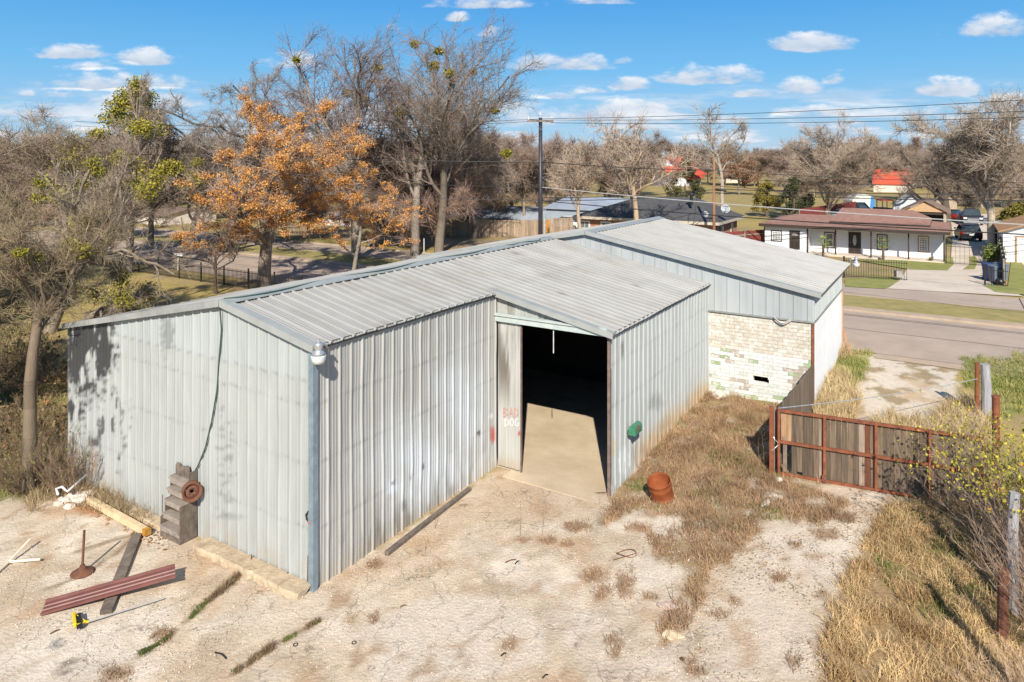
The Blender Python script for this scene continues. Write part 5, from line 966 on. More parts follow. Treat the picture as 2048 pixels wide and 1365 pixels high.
# =================== fences ===================
oldw = mat('weathered_plank', (.085, .064, .048), c2=(.20, .155, .115), rough=.95, scale=4, stretch=(6, 6, .4), vcol=True)
def plankfence(name, lab, p, q, h, wd=.14, gap=.01, seed=1, parent=None, pname='planks', c=1., m=None, nrm_off=.0, z0f=None, hjit=.03, h2=None):
    rs_ = np.random.RandomState(seed); p = Vector(p); q = Vector(q); L_ = (q.xy-p.xy).length; d = Vector((q.x-p.x, q.y-p.y, 0)).normalized(); a = math.atan2(d.y, d.x); m_ = MB(); n_ = int(L_/wd)
    for i in range(n_):
        s = (i+.5)*wd; f = s/L_; c_ = p+d*s; zb = (Tz(c_.x, c_.y) if z0f is None else p.z+(q.z-p.z)*f)+.02; hh = (h+(h2-h)*f if h2 else h)+rs_.uniform(-hjit, hjit); t = rs_.uniform(.75, 1.3)*c; m_.cc = (t, t*.98, t*.95)
        m_.box((c_.x-d.y*rs_.uniform(-.006, .006), c_.y+d.x*rs_.uniform(-.006, .006), zb+hh/2), (wd-gap, .018, hh), a)
    if parent is not None: return m_.build(pname, m or oldw, parent)
    rt = empty(name, (p.x, p.y, Tz(p.x, p.y)), lab, 'fence'); m_.build(pname, m or oldw, rt); m_ = MB()
    for zz in (.3, h-.3):
        off = Vector((-d.y, d.x, 0))*.04; m_.beam(p+off+Vector((0, 0, zz+Tz(p.x, p.y)-p.z)), q+off+Vector((0, 0, zz+Tz(q.x, q.y)-q.z)), .05, .09)
    m_.build('rail', MATS['weathered_board'], rt)
    k = 0
    while k*2.4 < L_: c_ = p+d*k*2.4; mp_ = MB(); mp_.box((c_.x-d.y*.08, c_.y+d.x*.08, Tz(c_.x, c_.y)+h/2), (.09, .09, h), a); mp_.build('post', MATS['weathered_board'], rt); k += 1
    return rt
plankfence('wooden_fence', 'grey wooden privacy fence running left of the utility pole behind the warehouse roof', P(905, 474), P(1149, 470), 1.75, .16, .012, 3, c=2.1)
pf = plankfence('wooden_fence', 'short run of new orange-brown fence boards just right of the utility pole', P(1091, 480), P(1101, 480), 1.9, .16, .01, 4, m=mat('new_wood', (.5, .25, .08)))
redw = mat('maroon_board', (.16, .03, .03), c2=(.26, .06, .05), rough=.8, scale=5)
plankfence('red_fence', 'maroon board fence at the left end of the white bungalow', W(H1+1, VLw+.2, .5), W(H1-3.5, VLw+2.6, .5), 1.7, .12, .02, 5, m=redw)
plankfence('red_fence', 'maroon board fence behind the bungalow roof leading to the white trailer', P(1600, 452), P(1712, 432), 1.9, .15, .01, 6, m=redw)
# fence between gate and block building
gz_ = .3; GP = Vector((6.52, 17.25, gz_)); FE = Vector((*W(U2-.15, VC-.03)[:2], .45))
plankfence('wooden_fence', 'weathered plank fence running from the gate post to the corner of the white wall', GP+Vector((.05, .12, 0)), FE, 1.5, .13, .008, 7, c=1.15, h2=1.45)
# black iron fence on the left and the gates opposite
iron = mat('black_iron', (.018, .018, .018), rough=.5, var=.3)
def ironfence(name, lab, p, q, h, sp=.12, post=2.4, r=.010, cat='fence', pr=.035, nofirst=False):
    p = Vector(p); q = Vector(q); L_ = (q-p).length; d = (q-p).normalized(); rt = empty(name, p, lab, cat); pk = MB(); k = 0
    while k*sp <= L_:
        c_ = p+d*k*sp; z_ = c_.z; pk.box((c_.x, c_.y, z_+h/2+.02), (r*2, r*2, h-.06), math.atan2(d.y, d.x)); k += 1
    pk.build('pickets', iron, rt); rl = MB()
    for zz in (.12, h-.15): rl.beam(p+Vector((0, 0, zz)), q+Vector((0, 0, zz)), .03, .035)
    rl.build('rails', iron, rt); k = 0
    while k*post <= L_+.01:
        c_ = p+d*min(L_, k*post); mp_ = MB(); mp_.box((c_.x, c_.y, c_.z+h/2+.04), (pr*2, pr*2, h+.1), math.atan2(d.y, d.x)); mp_.box((c_.x, c_.y, c_.z+h+.1), (pr*2.5, pr*2.5, .03), math.atan2(d.y, d.x)); mp_.build('post', iron, rt); k += 1
    return rt
p = Vector((*W(28.1, 68)[:2], .0)); q = Vector((*W(28.1, 20)[:2], .0)); ironfence('iron_fence', 'long black iron picket fence along the far side of the lawn', p, q, 1.15, .13, 2.4, .012)
ironfence('iron_gate', 'black iron sliding gate in front of the white bungalow porch', P(1688, 556), P(1815, 563), 1.25, .14, 5.0, .011, 'gate', .05)
p, q = P(1892, 529), P(1994, 536); ironfence('iron_gate', 'thin see-through iron gate across the driveway right of the bungalow', p, q, 1.45, .28, 3.6, .008, 'gate', .035)
ironfence('iron_fence', 'low black iron railing in front of the rubbish bins', P(1970, 572), P(2016, 576), 1.1, .3, 1.7, .02, 'fence', .045)
plankfence('wooden_fence', 'old wooden fence beside the bins, running back to the white garage', P(2011, 572), P(1998, 500), 1.6, .15, .01, 9, c=.9)
cb_ = MB(); c = P(1798, 563); cb_.box((c.x, c.y+.1, c.z+.45), (.35, .3, .4)); tag(cb_.build('control_box', mat('grey_box', (.3, .28, .26))), 'small grey control box at the right end of the sliding iron gate', 'box')
# =================== utility poles and lines ===================
creo = mat('creosote_pole', (.022, .022, .028), c2=(.06, .06, .07), rough=.45, scale=12, stretch=(1, 1, .2)); browp = mat('brown_pole', (.22, .11, .055), c2=(.30, .17, .10), rough=.8, scale=8, stretch=(1, 1, .2)); grw = mat('grey_wood', (.20, .17, .145), rough=.9)
PZ = 47.0; PX = (1081-CX)/F*PZ; ptop = CH-(236-HZ)*PZ/F
up_ = empty('utility_pole', (PX, PZ, 0), 'tall black utility pole with a wooden crossarm rising behind the roof ridge', 'utility pole')
m_ = MB(); m_.tube((PX, PZ, -.2), (PX, PZ, ptop), .17, .12, 12); m_.build('pole', creo, up_, smooth=True)
ca = Vector((PX, PZ-.16, CH-(243-HZ)*PZ/F)); ad = Vector((.965, .26, 0)); m_ = MB(); m_.beam(ca-ad*.9, ca+ad*.9, .1, .13); arm = m_.build('crossarm', grw, up_)
m_ = MB(); m_.beam(ca-ad*.5+Vector((0, -.07, -.06)), ca+Vector((0, -.05, -.62)), .03, .015); m_.beam(ca+ad*.5+Vector((0, -.07, -.06)), ca+Vector((0, -.05, -.62)), .03, .015); m_.build('brace', mat('grey_steel', (.3, .3, .3)), up_)
ins = mat('porcelain', (.6, .6, .6), rough=.25)
for c in (ca-ad*.85, ca+ad*.8, Vector((PX, PZ, ptop+.05))):
    m_ = MB(); m_.lathe(c+Vector((0, 0, .06)), [(.02, 0), (.02, .08), (.07, .1), (.06, .14), (.075, .16), (.04, .22), (0, .23)], 10); m_.build('insulator', ins, up_)
m_ = MB(); m_.tube((PX+.26, PZ-.18, 0), (PX+.26, PZ-.18, CH-(425-HZ)*PZ/F), .05, n=8); m_.build('conduit', mat('conduit_grey', (.35, .40, .43)), up_)
PZ2 = 53.5; PX2 = (1428-CX)/F*PZ2; pt2 = CH-(316-HZ)*PZ2/F; u2 = empty('utility_pole', (PX2, PZ2, .5), 'thin brown wooden pole standing beside the grey-roofed brick house', 'utility pole')
m_ = MB(); m_.tube((PX2, PZ2, .3), (PX2, PZ2, pt2), .13, .09, 10); m_.build('pole', browp, u2, smooth=True); m_ = MB(); m_.tube((PX2+.1, PZ2-.1, CH-(380-HZ)*PZ2/F), (PX2+.9, PZ2-.1, CH-(382-HZ)*PZ2/F), .07, n=8); m_.build('splice_case', iron, u2)
m_ = MB(); pA = at(1385, 458, 53); pB = at(1393, 385, 53.5); m_.tube(pA, at(1400, 355, 53.6), .02, n=5); m_.build('guy_wire', iron, u2)
wire = mat('wire_black', (.03, .03, .03), rough=.6, var=.1); wireg = mat('wire_grey', (.42, .42, .40), rough=.5, var=.1)
def wirepx(lab, pts, r, m, Z0, Z1, sag=.0):
    """span between photo positions (x,y), distance running from Z0 to Z1"""
    x0, x1 = pts[0][0], pts[-1][0]; a = at(pts[0][0], pts[0][1], Z0); b = at(pts[-1][0], pts[-1][1], Z1); P_ = []
    for i in range(25): t = i/24; c = a.lerp(b, t); c.z -= sag*4*t*(1-t); P_.append(c)
    m_ = MB(); m_.path(P_, r, 5); return tag(m_.build('power_line', m), lab, 'cable')
PR = (1081, 2500)
for (ya, yb, lab) in [(238, 172, 'topmost thin wire running right from the pole top across the sky'), (240, 205, 'second thin wire from the pole crossarm across the sky'), (246, 219, 'third thin wire, lowest of the three crossing the sky')]:
    wirepx(lab, [(1081 if ya == 238 else (1060 if ya == 240 else 1101), ya), (2500, yb)], .016, wire, 47, 27, .25)
for (ya, yb, lab) in [(238, 231, 'topmost wire running left from the pole top into the tree'), (242, 240, 'lower wire running left from the crossarm into the tree')]: wirepx(lab, [(1081, ya), (150, yb+12)], .016, wire, 47, 58, .5)
wirepx('thick pale cable sagging across the right of the picture in front of the grey roof', [(1085, 375), (2400, 470)], .026, wireg, 46.6, 26.5, .2)
wirepx('cable reaching left from the black pole into the bare trees', [(1078, 375), (150, 330)], .018, wire, 46.8, 58, .3)
wirepx('thick black cable below the pale one, crossing the bungalow roof', [(1085, 402), (2400, 487)], .03, wire, 46.6, 26.5, .2)
wirepx('black cable reaching left from the pole low among the branches', [(1078, 402), (150, 372)], .022, wire, 46.8, 50, .1)
wirepx('thin cable from the black pole to the top of the brown pole', [(1083, 325), (1428, 341)], .028, wire, 46.8, 53.4, .1)
wirepx('thin cable left of the black pole, high among the trees', [(1078, 325), (150, 305)], .028, wire, 46.8, 52, .1)
for k_, (ya, yb, r_) in enumerate([(342, 368, .022), (356, 376, .02), (372, 409, .02), (378, 385, .03), (386, 400, .03)]):
    wirepx('thin cable running right from the brown pole, %s of the five counted from its top' % ('first', 'second', 'third', 'fourth', 'lowest')[k_], [(1430, ya), (2300, yb)], r_, wire, 53.3, 44, .25)
for (ya, yb) in [(386, 402), (380, 396)]: wirepx('thin cable joining the brown pole to the black pole, ' + ('lower' if ya == 386 else 'upper')+' of the two', [(1426, ya), (1086, yb)], .025, wire, 53.3, 46.8, .15)
# =================== vehicles ===================
tyre = mat('tyre', (.02, .02, .02), rough=.9); rim = mat('rim', (.35, .36, .37), rough=.35, metal=.6); blackp = mat('black_trim', (.015, .015, .017), rough=.5)
def car(lab, pos, rz, paint_, kind='hatch', L_=4.0, wd=1.74, h=1.5, cat='car', front_lights=True):
    rt = empty({'hatch': 'parked_car', 'sedan': 'parked_car', 'truck': 'pickup_truck', 'van': 'parked_van'}[kind], (0, 0, 0), lab, cat)
    if kind == 'truck': lower = [(-L_/2, .45), (-L_/2, 1.05), (.1, 1.08), (L_*.2, 1.12), (L_/2-.1, 1.05), (L_/2, .9), (L_/2, .42)]; roof_ = [(-.35, 1.08), (-.25, h), (L_*.12, h), (L_*.24, 1.1)]
    elif kind == 'hatch': lower = [(-L_/2, .3), (-L_/2-.02, .75), (-L_/2+.12, .98), (L_*.18, .95), (L_/2-.25, .78), (L_/2, .55), (L_/2, .28)]; roof_ = [(-L_/2+.15, .98), (-L_/2+.5, h-.06), (0, h), (L_*.12, h-.05), (L_*.3, .93)]
    else: lower = [(-L_/2, .32), (-L_/2, .85), (-L_*.3, .95), (L_*.2, .93), (L_/2-.2, .78), (L_/2, .55), (L_/2, .3)]; roof_ = [(-L_*.36, .94), (-L_*.2, h-.04), (.1, h), (L_*.26, .93)]
    def extr(pr, w0, w1, zlo, zhi):
        vs = []
        for sg in (-1, 1):
            for (x, z) in pr: t = (z-zlo)/(zhi-zlo) if zhi > zlo else 0; t = max(0, min(1, t)); vs.append((x, sg*(w0+(w1-w0)*t)/2, z))
        n_ = len(pr); return vs, [tuple(range(n_)), tuple(range(n_, 2*n_))[::-1]]+[((i+1) % n_, i, n_+i, n_+(i+1) % n_) for i in range(n_)]
    def bld(name, vs, fs, m, par=rt, bev=0, sm=False):
        m_ = MB(); m_.add(vs, fs); me = bpy.data.meshes.new(name); me.from_pydata(m_.v, [], m_.f); o = link(name, me, m, par)
        if bev: b = o.modifiers.new('bevel', 'BEVEL'); b.width = bev; b.segments = 3
        return o
    v, f = extr(lower, wd, wd, 0, 1); b = bld('body', v, f, paint_, bev=.09); v, f = extr(roof_, wd-.12, wd-.42, .95, h); g_ = bld('windows', v, f, glass(), bev=.05)
    zr_ = sorted(roof_, key=lambda a: -a[1]); rx = [x for x, z in roof_ if z > h-.1]; m_ = MB(); v = []
    top = [(min(rx)-.02, h-.035), (max(rx)+.02, h-.035), (max(rx)-.03, h+.02), (min(rx)+.03, h+.02)]; v, f = extr(top, wd-.40, wd-.46, h-.03, h+.02); bld('roof', v, f, paint_, bev=.02)
    for sx in (-1, 1):
        for sy in (-1, 1):
            m_ = MB(); c = Vector((sx*L_*.31, sy*(wd/2-.1), .31 if kind != 'truck' else .38)); rr = c.z; m_.tube(c+Vector((0, -.1, 0)), c+Vector((0, .1, 0)), rr, n=18); me = bpy.data.meshes.new('wheel'); me.from_pydata(m_.v, [], m_.f); wo = link('wheel', me, tyre, rt)
            m_ = MB(); m_.tube(c+Vector((0, sy*.09, 0)), c+Vector((0, sy*.115, 0)), rr*.62, n=12); me = bpy.data.meshes.new('rim'); me.from_pydata(m_.v, [], m_.f); link('rim', me, rim, wo)
    def bx(name, c, d, m, par=rt, lab_=None): m_ = MB(); m_.box(c, d); me = bpy.data.meshes.new(name); me.from_pydata(m_.v, [], m_.f); return link(name, me, m, par)
    zl = 1.0 if kind == 'truck' else .82
    for sy in (-1, 1):
        bx('tail_light', (-L_/2-.0, sy*(wd/2-.14), zl-.02), (.08, .2, .26), mat('tail_red', (.4, .015, .015), rough=.3)); bx('headlight', (L_/2-.07, sy*(wd/2-.22), zl-.14), (.18, .34, .18), mat('headlight', (.7, .72, .75), rough=.1)); bx('mirror', (L_*.17, sy*(wd/2+.08), 1.02), (.12, .16, .12), blackp)
    bx('bumper', (-L_/2-.03, 0, .42), (.14, wd-.12, .18), rim if kind == 'truck' else blackp); bx('bumper', (L_/2+.02, 0, .42), (.14, wd-.1, .2), rim if kind == 'truck' else blackp); bx('grille', (L_/2-.01, 0, .72), (.06, wd*.55, .26), rim if kind == 'truck' else blackp); bx('number_plate', (-L_/2-.06, 0, .68), (.03, .36, .15), mat('plate', (.6, .62, .6)))
    rt.location = pos; rt.rotation_euler = (0, 0, rz); return rt
def paintm(n_, c): return mat(n_, c, rough=.25, var=.05, spec=.7)
ud = math.atan2(B_, A_)
car('black hatchback seen from behind, parked alone on the pale driveway', P(1941, 484)+Vector((.0, 1.5, 0))+Vector((.75, 0, 0)), ud+.12, paintm('car_black', (.02, .02, .024)), 'hatch', 3.9, 1.75, 1.5)
car('dark pickup truck with a chrome grille facing the road under the pale-barked tree', P(1962, 452)+Vector((.2, 2, 0)), ud+math.pi+.05, paintm('car_navy', (.02, .022, .035)), 'truck', 5.3, 1.95, 1.8, 'pickup truck')
car('dark red car parked beside the pickup truck', P(1935, 446)+Vector((-.1, 2.6, 0)), ud-.3, paintm('car_red', (.22, .015, .018)), 'sedan', 4.4, 1.78, 1.4)
car('silver car parked under the carport, on its left', P(1838, 443)+Vector((0, 2.5, 0)), ud+math.pi, paintm('car_silver', (.45, .47, .5)), 'sedan', 4.4, 1.78, 1.45)
car('dark grey car parked under the carport, on its right', P(1868, 452)+Vector((0, 2.5, 0)), ud+math.pi, paintm('car_grey', (.08, .085, .09)), 'sedan', 4.4, 1.78, 1.45)
car('pale blue car just showing over the left part of the bungalow roof', P(1680, 443), ud+1.2, paintm('car_pale', (.35, .42, .48)), 'sedan', 4.4, 1.78, 1.5)
car('dark suv with red tail lights parked behind the bungalow, near the maroon fence', P(1712, 430), ud+.9, paintm('car_dark', (.03, .02, .02)), 'sedan', 4.6, 1.85, 1.7)
car('white car parked behind the grey wooden fence, left of the brick house', P(1132, 459), ud+1.57, paintm('car_white', (.62, .64, .66)), 'sedan', 4.6, 1.8, 1.5)
# white covered trailer, junk, bins
rt = empty('covered_trailer', P(1727, 424), 'white trailer under a tarp with a blue strip at its end, behind the bungalow', 'trailer'); b = Vector(rt.location); m_ = MB(); pr = [(-1.5, .5), (1.5, .5), (1.6, 1.6), (1.2, 2.3), (.2, 2.5), (-1.0, 2.35), (-1.6, 1.6)]
m_.slab([b+Vector((x, 0, z)) for x, z in pr], (0, 1, 0), 3.0); m_.build('tarp', mat('tarp_white', (.62, .62, .58), rough=.6, var=.15, bump=.6, bscale=4), rt, bevel=.1); m_ = MB(); m_.slab([b+Vector((x, -.02, z)) for x, z in [(.9, .5), (1.62, .5), (1.64, 1.7), (1.1, 2.4)]], (0, 1, 0), 3.04); m_.build('blue_strip', mat('tarp_blue', (.05, .22, .5)), rt)
for sx in (-1, 1): m_ = MB(); m_.tube(b+Vector((sx*.8, .1, .3)), b+Vector((sx*.8, .3, .3)), .3, n=14); m_.build('wheel', tyre, rt)
rt = empty('farm_tractor', P(1773, 438), 'dark machine with an open cab and red top parked beside the white shed', 'machine'); b = Vector(rt.location); m_ = MB(); m_.box(b+Vector((0, .8, .95)), (1.3, 2.6, .8)); m_.build('body', blackp, rt); m_ = MB(); m_.box(b+Vector((0, .4, 2.35)), (1.5, 1.6, .12)); m_.build('canopy', mat('tractor_red', (.4, .06, .04)), rt)
m_ = MB()
for sx in (-.65, .65):
    for sy in (-.3, 1.1): m_.beam(b+Vector((sx, sy, 1.2)), b+Vector((sx, sy, 2.3)), .07, .07)
m_.build('cab_frame', iron, rt)
for sx in (-.8, .8): m_ = MB(); m_.tube(b+Vector((sx-.12, 1.2, .6)), b+Vector((sx+.12, 1.2, .6)), .6, n=16); m_.build('wheel', tyre, rt)
def wheelie(px, py, m, lab):
    b = P(px, py); rt = empty('rubbish_bin', b, lab, 'bin'); m_ = MB(); m_.hexa([b+Vector(v) for v in [(-.24, -.24, .05), (.24, -.24, .05), (.24, .26, .05), (-.24, .26, .05), (-.3, -.32, .98), (.3, -.32, .98), (.3, .34, .98), (-.3, .34, .98)]]); m_.build('tub', m, rt, bevel=.03); m_ = MB(); m_.hexa([b+Vector(v) for v in [(-.32, -.36, .985), (.32, -.36, .985), (.32, .38, .985), (-.32, .38, .985), (-.3, -.3, 1.06), (.3, -.3, 1.06), (.3, .34, 1.1), (-.3, .34, 1.1)]]); m_.build('lid', m, rt, bevel=.02)
    for sx in (-.2, .2): m_ = MB(); m_.tube(b+Vector((sx-.04, .3, .12)), b+Vector((sx+.04, .3, .12)), .12, n=12); m_.build('wheel', tyre, rt)
binb = mat('bin_blue', (.035, .07, .17), rough=.5); bing = mat('bin_grey', (.13, .16, .20), rough=.5)
wheelie(1980, 563, binb, 'blue wheeled bin, left of the group behind the low railing'); wheelie(1992, 567, bing, 'slate grey wheeled bin in front, behind the low railing'); wheelie(2002, 562, bing, 'dark grey wheeled bin at the right of the group against the wooden fence')
wheelie(1925, 441, binb, 'blue bin standing by the tan shed near the red car')
m_ = MB(); b = P(2000, 571); m_.lathe(b+Vector((0, 0, .22)), [(0, -.2), (.2, -.14), (.27, 0), (.2, .15), (0, .22)], 10); tag(m_.build('bin_bag', mat('black_bag', (.02, .02, .02), rough=.3, bump=1, bscale=8), smooth=True), 'black rubbish bag on the ground in front of the bins', 'bag')
# shrubs, palms
def shrub(name, px, py, h, wd, c0, c1, lab, size=.09, dens=500, seed=3, cat='shrub'):
    rs_ = np.random.RandomState(seed); b = P(px, py); rt = empty(name, b, lab, cat); m_ = MB()
    for k in range(9): a = rs_.rand()*6.28; m_.path([b, b+Vector((math.cos(a)*wd*.2, math.sin(a)*wd*.2, h*.45)), b+Vector((math.cos(a)*wd*.38, math.sin(a)*wd*.38, h*.85))], [.02, .014, .006], 5)
    m_.build('stem', mat('stem', (.18, .13, .09)), rt); cs = [(rs_.uniform(-.35, .35)*wd, rs_.uniform(-.35, .35)*wd, h*rs_.uniform(.3, .82)) for _ in range(16)]; C_ = clump(rs_, cs, [wd*.22]*16, dens/wd); leafmesh('foliage', C_, size, leafm, rt, colvar(rs_, len(C_), c0, c1), rs_); return rt
shrub('shrub', 1984, 530, 1.6, 2.0, (.10, .14, .02), (.30, .36, .07), 'rounded bright green shrub behind the bins', .14, 700)
shrub('shrub', 1862, 526, .5, .5, (.12, .12, .03), (.3, .22, .07), 'tiny brownish shrub at the foot of the bungalow porch', .08, 300, 4)
def palm(px, py, h, lab, seed):
    rs_ = random.Random(seed); b = P(px, py); rt = empty('palm', b, lab, 'palm'); m_ = MB(); m_.path([b, b+Vector((.02, 0, h*.35)), b+Vector((0, 0, h*.62))], [.11, .09, .08], 8); m_.build('trunk', mat('palm_trunk', (.12, .08, .05)), rt); m_ = MB(); t = b+Vector((0, 0, h*.62))
    for k in range(15):
        a = rs_.uniform(0, 6.28); e = rs_.uniform(-.1, 1.2); d = Vector((math.cos(a)*math.cos(e), math.sin(a)*math.cos(e), math.sin(e))); L_ = h*.34; tip = t+d*L_; m_.path([t, t+d*L_*.5, tip], .012, 4)
        side = d.cross(Vector((0, 0, 1))).normalized()
        for j in range(-5, 6): u = (d*math.cos(j*.26)+side*math.sin(j*.26)); m_.add([tip-side*.02, tip+side*.02, tip+u*.42+Vector((0, 0, -.08*abs(j)/3))], [(0, 1, 2)])
    m_.build('fronds', mat('palm_green', (.10, .17, .04), c2=(.34, .36, .08)), rt)
palm(1646, 516, 1.6, 'small fan palm in front of the left bungalow window', 1); palm(1766, 522, 1.6, 'small fan palm in front of the window right of the oval-glass door', 2)
m_ = MB(); b = P(357, 541); rt = empty('mailbox', b, 'white roadside mailbox on a pale post beyond the iron fence', 'mailbox'); m_.box(b+Vector((0, 0, .5)), (.12, .12, 1.0)); m_.build('post', cream, rt); m_ = MB(); m_.box(b+Vector((0, 0, 1.12)), (.75, .3, .26)); m_.build('box', winw, rt, bevel=.08)
m_ = MB(); b = P(911, 473); m_.lathe(b, [(.2, 0), (.24, .02), (.28, .5), (.3, .52), (.27, .5), (.22, .06), (0, .05)], 14); tag(m_.build('bucket', iron, smooth=True), 'black tub on the grass in front of the grey wooden fence', 'bucket')
m_ = MB(); b = P(848, 508); m_.tube(b, b+Vector((0, 0, 1.3)), .05, n=8); tag(m_.build('marker_post', mat('pale_post', (.5, .5, .48))), 'short pale post standing between the two tallest trees', 'post')
# =================== gate across the drive ===================
def pz(px, py, z): Z = F*(CH-z)/(py-HZ); return Vector(((px-CX)/F*Z, Z, z))
gate = empty('driveway_gate', (6.52, 17.2, .25), 'wide rusty steel framed gate filled with weathered wooden planks', 'gate')
GL, GR = Vector((6.56, 17.18, 0)), Vector((10.42, 15.43, 0)); gd = (GR-GL).normalized(); gl_ = (GR-GL).length; gn_ = Vector((gd.y, -gd.x, 0))     # gn_ points to the camera
def gp(t, z, o=0.): v = GL+gd*t*gl_+gn_*o; return Vector((v.x, v.y, z))
zb_, zm_, zt_ = .31, 1.09, 1.85; ts = [0, .0, 0, 0, 0]
def tpx(px):
    k = (px-CX)/F; D = gd*gl_; return (k*GL.y-GL.x)/(D.x-k*D.y)
ts = [tpx(x)+(.0) for x in (1557, 1648, 1751, 1859, 1967)]
for z in (zb_, zm_, zt_): m_ = MB(); m_.beam(gp(ts[0], z), gp(ts[4], z), .055, .065); m_.build('rail', rust, gate)
for t in ts: m_ = MB(); m_.beam(gp(t, zb_-.03, .004), gp(t, zt_+.03, .004), .062, .062, up=(0, 1, 0)); m_.build('upright', rust, gate)
m_ = MB(); rs_ = np.random.RandomState(21); n_ = 34
for i in range(n_):
    t = ts[0]+.012+(ts[4]-ts[0]-.014)*(i+.5)/n_
    if i == 0: segs_ = [(zm_-.0, zt_-.04), ]
    elif i == 1: segs_ = [(zm_-.0, zt_-.04)]
    else: segs_ = [(zb_-.0+rs_.uniform(-.01, .03)+(.1 if i == 3 else 0), zt_-.02-rs_.uniform(0, .04))]
    for a, b in segs_:
        c_ = rs_.uniform(.6, 1.25); m_.cc = (c_*1.05, c_, c_*.94)
        if i == 15: m_.cc = (.9, .45, .35)
        if i in (7, 14): m_.cc = (2.0, 2.0, 2.1)
        if i < 2: m_.cc = (2.6, 2.1, 1.6)
        m_.beam(gp(t, a, -.05-.008*(i % 2)), gp(t, b, -.05-.008*(i % 2)), gl_/n_*.93, .02, up=gn_)
m_.build('planks', oldw, gate)
m_ = MB(); m_.beam(gp(ts[0]+.035, zb_+.05, -.03), gp(ts[0]+.035, zm_+.12, -.03), .09, .03, up=gn_); m_.build('latch_board', mat('latch_wood', (.22, .16, .12), var=.3), gate)
m_ = MB(); c = gp(ts[1], .0, .05); m_.beam(gp(ts[1], .3, .03), gp(ts[1], .46, .03), .09, .03, up=gn_); m_.tube(gp(ts[1], .26, .03), gp(ts[1], .26, .09), .05, n=10); m_.build('castor', rustp, gate)
m_ = MB(); pts = [gp(ts[0]-.025, 1.2, .07)]+[gp(ts[0]-.02+.02*math.sin(k), 1.15-.07*k, .06+.03*math.cos(k*1.7)) for k in range(7)]; m_.path(pts, .012, 5); m_.build('chain', mat('chain_steel', (.45, .43, .4), rough=.4, metal=.5), gate)
gpo = MB(); v = gp(ts[0]-.03, 0, .0); gpo.box((v.x-.03, v.y+.0, 1.06), (.11, .11, 1.72), math.atan2(gd.y, gd.x)); tag(gpo.build('gate_post', rust, bevel=.006), 'square rusty red post at the left end of the plank gate', 'post')
v = Vector((10.75, 15.55, 0)); m_ = MB(); m_.tube((v.x, v.y, .2), (v.x, v.y, 2.72), .075, n=12); m_.tube((v.x, v.y, 2.72), (v.x, v.y, 2.76), .085, n=12); tag(m_.build('gate_post', rust), 'tall round rusty post at the right end of the gate, above the leafy bush', 'post')
m_ = MB(); m_.tube((13.75, 20.7, .4), (13.75, 20.7, 2.0), .06, n=10); tag(m_.build('fence_post', rust), 'thin rusty post leaning against a grey wooden one beside the far driveway', 'post')
m_ = MB(); m_.path([(13.95, 20.6, .4), (13.97, 20.6, 1.2), (13.92, 20.6, 1.98)], [.14, .13, .12], 9); tag(m_.build('fence_post', mat('silvered_wood', (.24, .24, .25), c2=(.40, .40, .42), scale=9, stretch=(4, 4, .3), rough=.9)), 'thick silvery wooden post standing behind the tall rusty gate post', 'post')
m_ = MB(); a = gp(ts[0], 1.9); b = Vector((13.7, 20.6, 1.55)); m_.path([a.lerp(b, t/12)-Vector((0, 0, .08*math.sin(t/12*3.14))) for t in range(13)], .011, 5); tag(m_.build('fence_wire', mat('wire_silver', (.5, .52, .54), rough=.4, metal=.4)), 'silver wire stretched from the gate over the driveway to the far posts', 'wire')
m_ = MB(); v = pz(2005, 1265, .25); m_.tube((v.x, v.y, .1), (v.x+.02, v.y, 1.3), .085, n=10); tag(m_.build('fence_post', rustp), 'dark rusty post in the shade under the leafy bush at the right edge', 'post')
m_ = MB(); m_.path([(7.45, 10.0, .1), (7.43, 10.0, 1.2), (7.47, 10.0, 2.25)], [.09, .085, .08], 8); tag(m_.build('fence_post', MATS['silvered_wood']), 'weathered grey wooden post in the bottom right corner', 'post')
m_ = MB(); m_.path([(8.75, 12.2, .1), (8.72, 12.2, 1.5), (8.76, 12.2, 2.2)], [.09, .085, .08], 8); tag(m_.build('fence_post', MATS['silvered_wood']), 'pale wooden post standing inside the leafy bush', 'post')
# =================== things lying in the yard ===================
wood = mat('grey_timber', (.085, .068, .055), c2=(.22, .18, .145), rough=.95, scale=6, stretch=(1, 1, 1), bump=.4)
# stepped wooden rack against the wall
Va_, Vb_ = vAt(327, 8.72), vAt(364, 8.72); Uf, Ub_ = U0-.42, U0-.03; z0 = .0
st = empty('wooden_steps', W(Uf, Vb_, 0), 'weathered grey wooden step rack with a tall picket back leaning on the end wall', 'steps')
m_ = MB()
for k in range(3): vv = Va_+(Vb_-Va_)*(k+.5)/4; h_ = 1.46-.03*(k % 2); hw = abs(Vb_-Va_)/8-.006; m_.slab([W(Ub_-.06, vv-hw, z0), W(Ub_-.06, vv+hw, z0), W(Ub_-.06, vv+hw, h_-.06), W(Ub_-.06, vv+hw*.4, h_), W(Ub_-.06, vv-hw*.4, h_), W(Ub_-.06, vv-hw, h_-.06)], NU, .03)
m_.build('back_board', wood, st)
m_ = MB(); m_.uvbox(Uf+.20, Ub_, Vb_-.025, Vb_+.0, z0, 1.42); m_.uvbox(Uf, Uf+.196, Vb_-.022, Vb_+.003, z0, .78); m_.build('side_board', wood, st)
m_ = MB(); m_.uvbox(Uf, Uf+.10, Va_, Va_+.022, z0, .42); m_.uvbox(Uf+.103, Uf+.22, Va_+.001, Va_+.023, z0, .76); m_.uvbox(Uf+.223, Ub_, Va_+.002, Va_+.024, z0, 1.2); m_.build('side_board', wood, st)
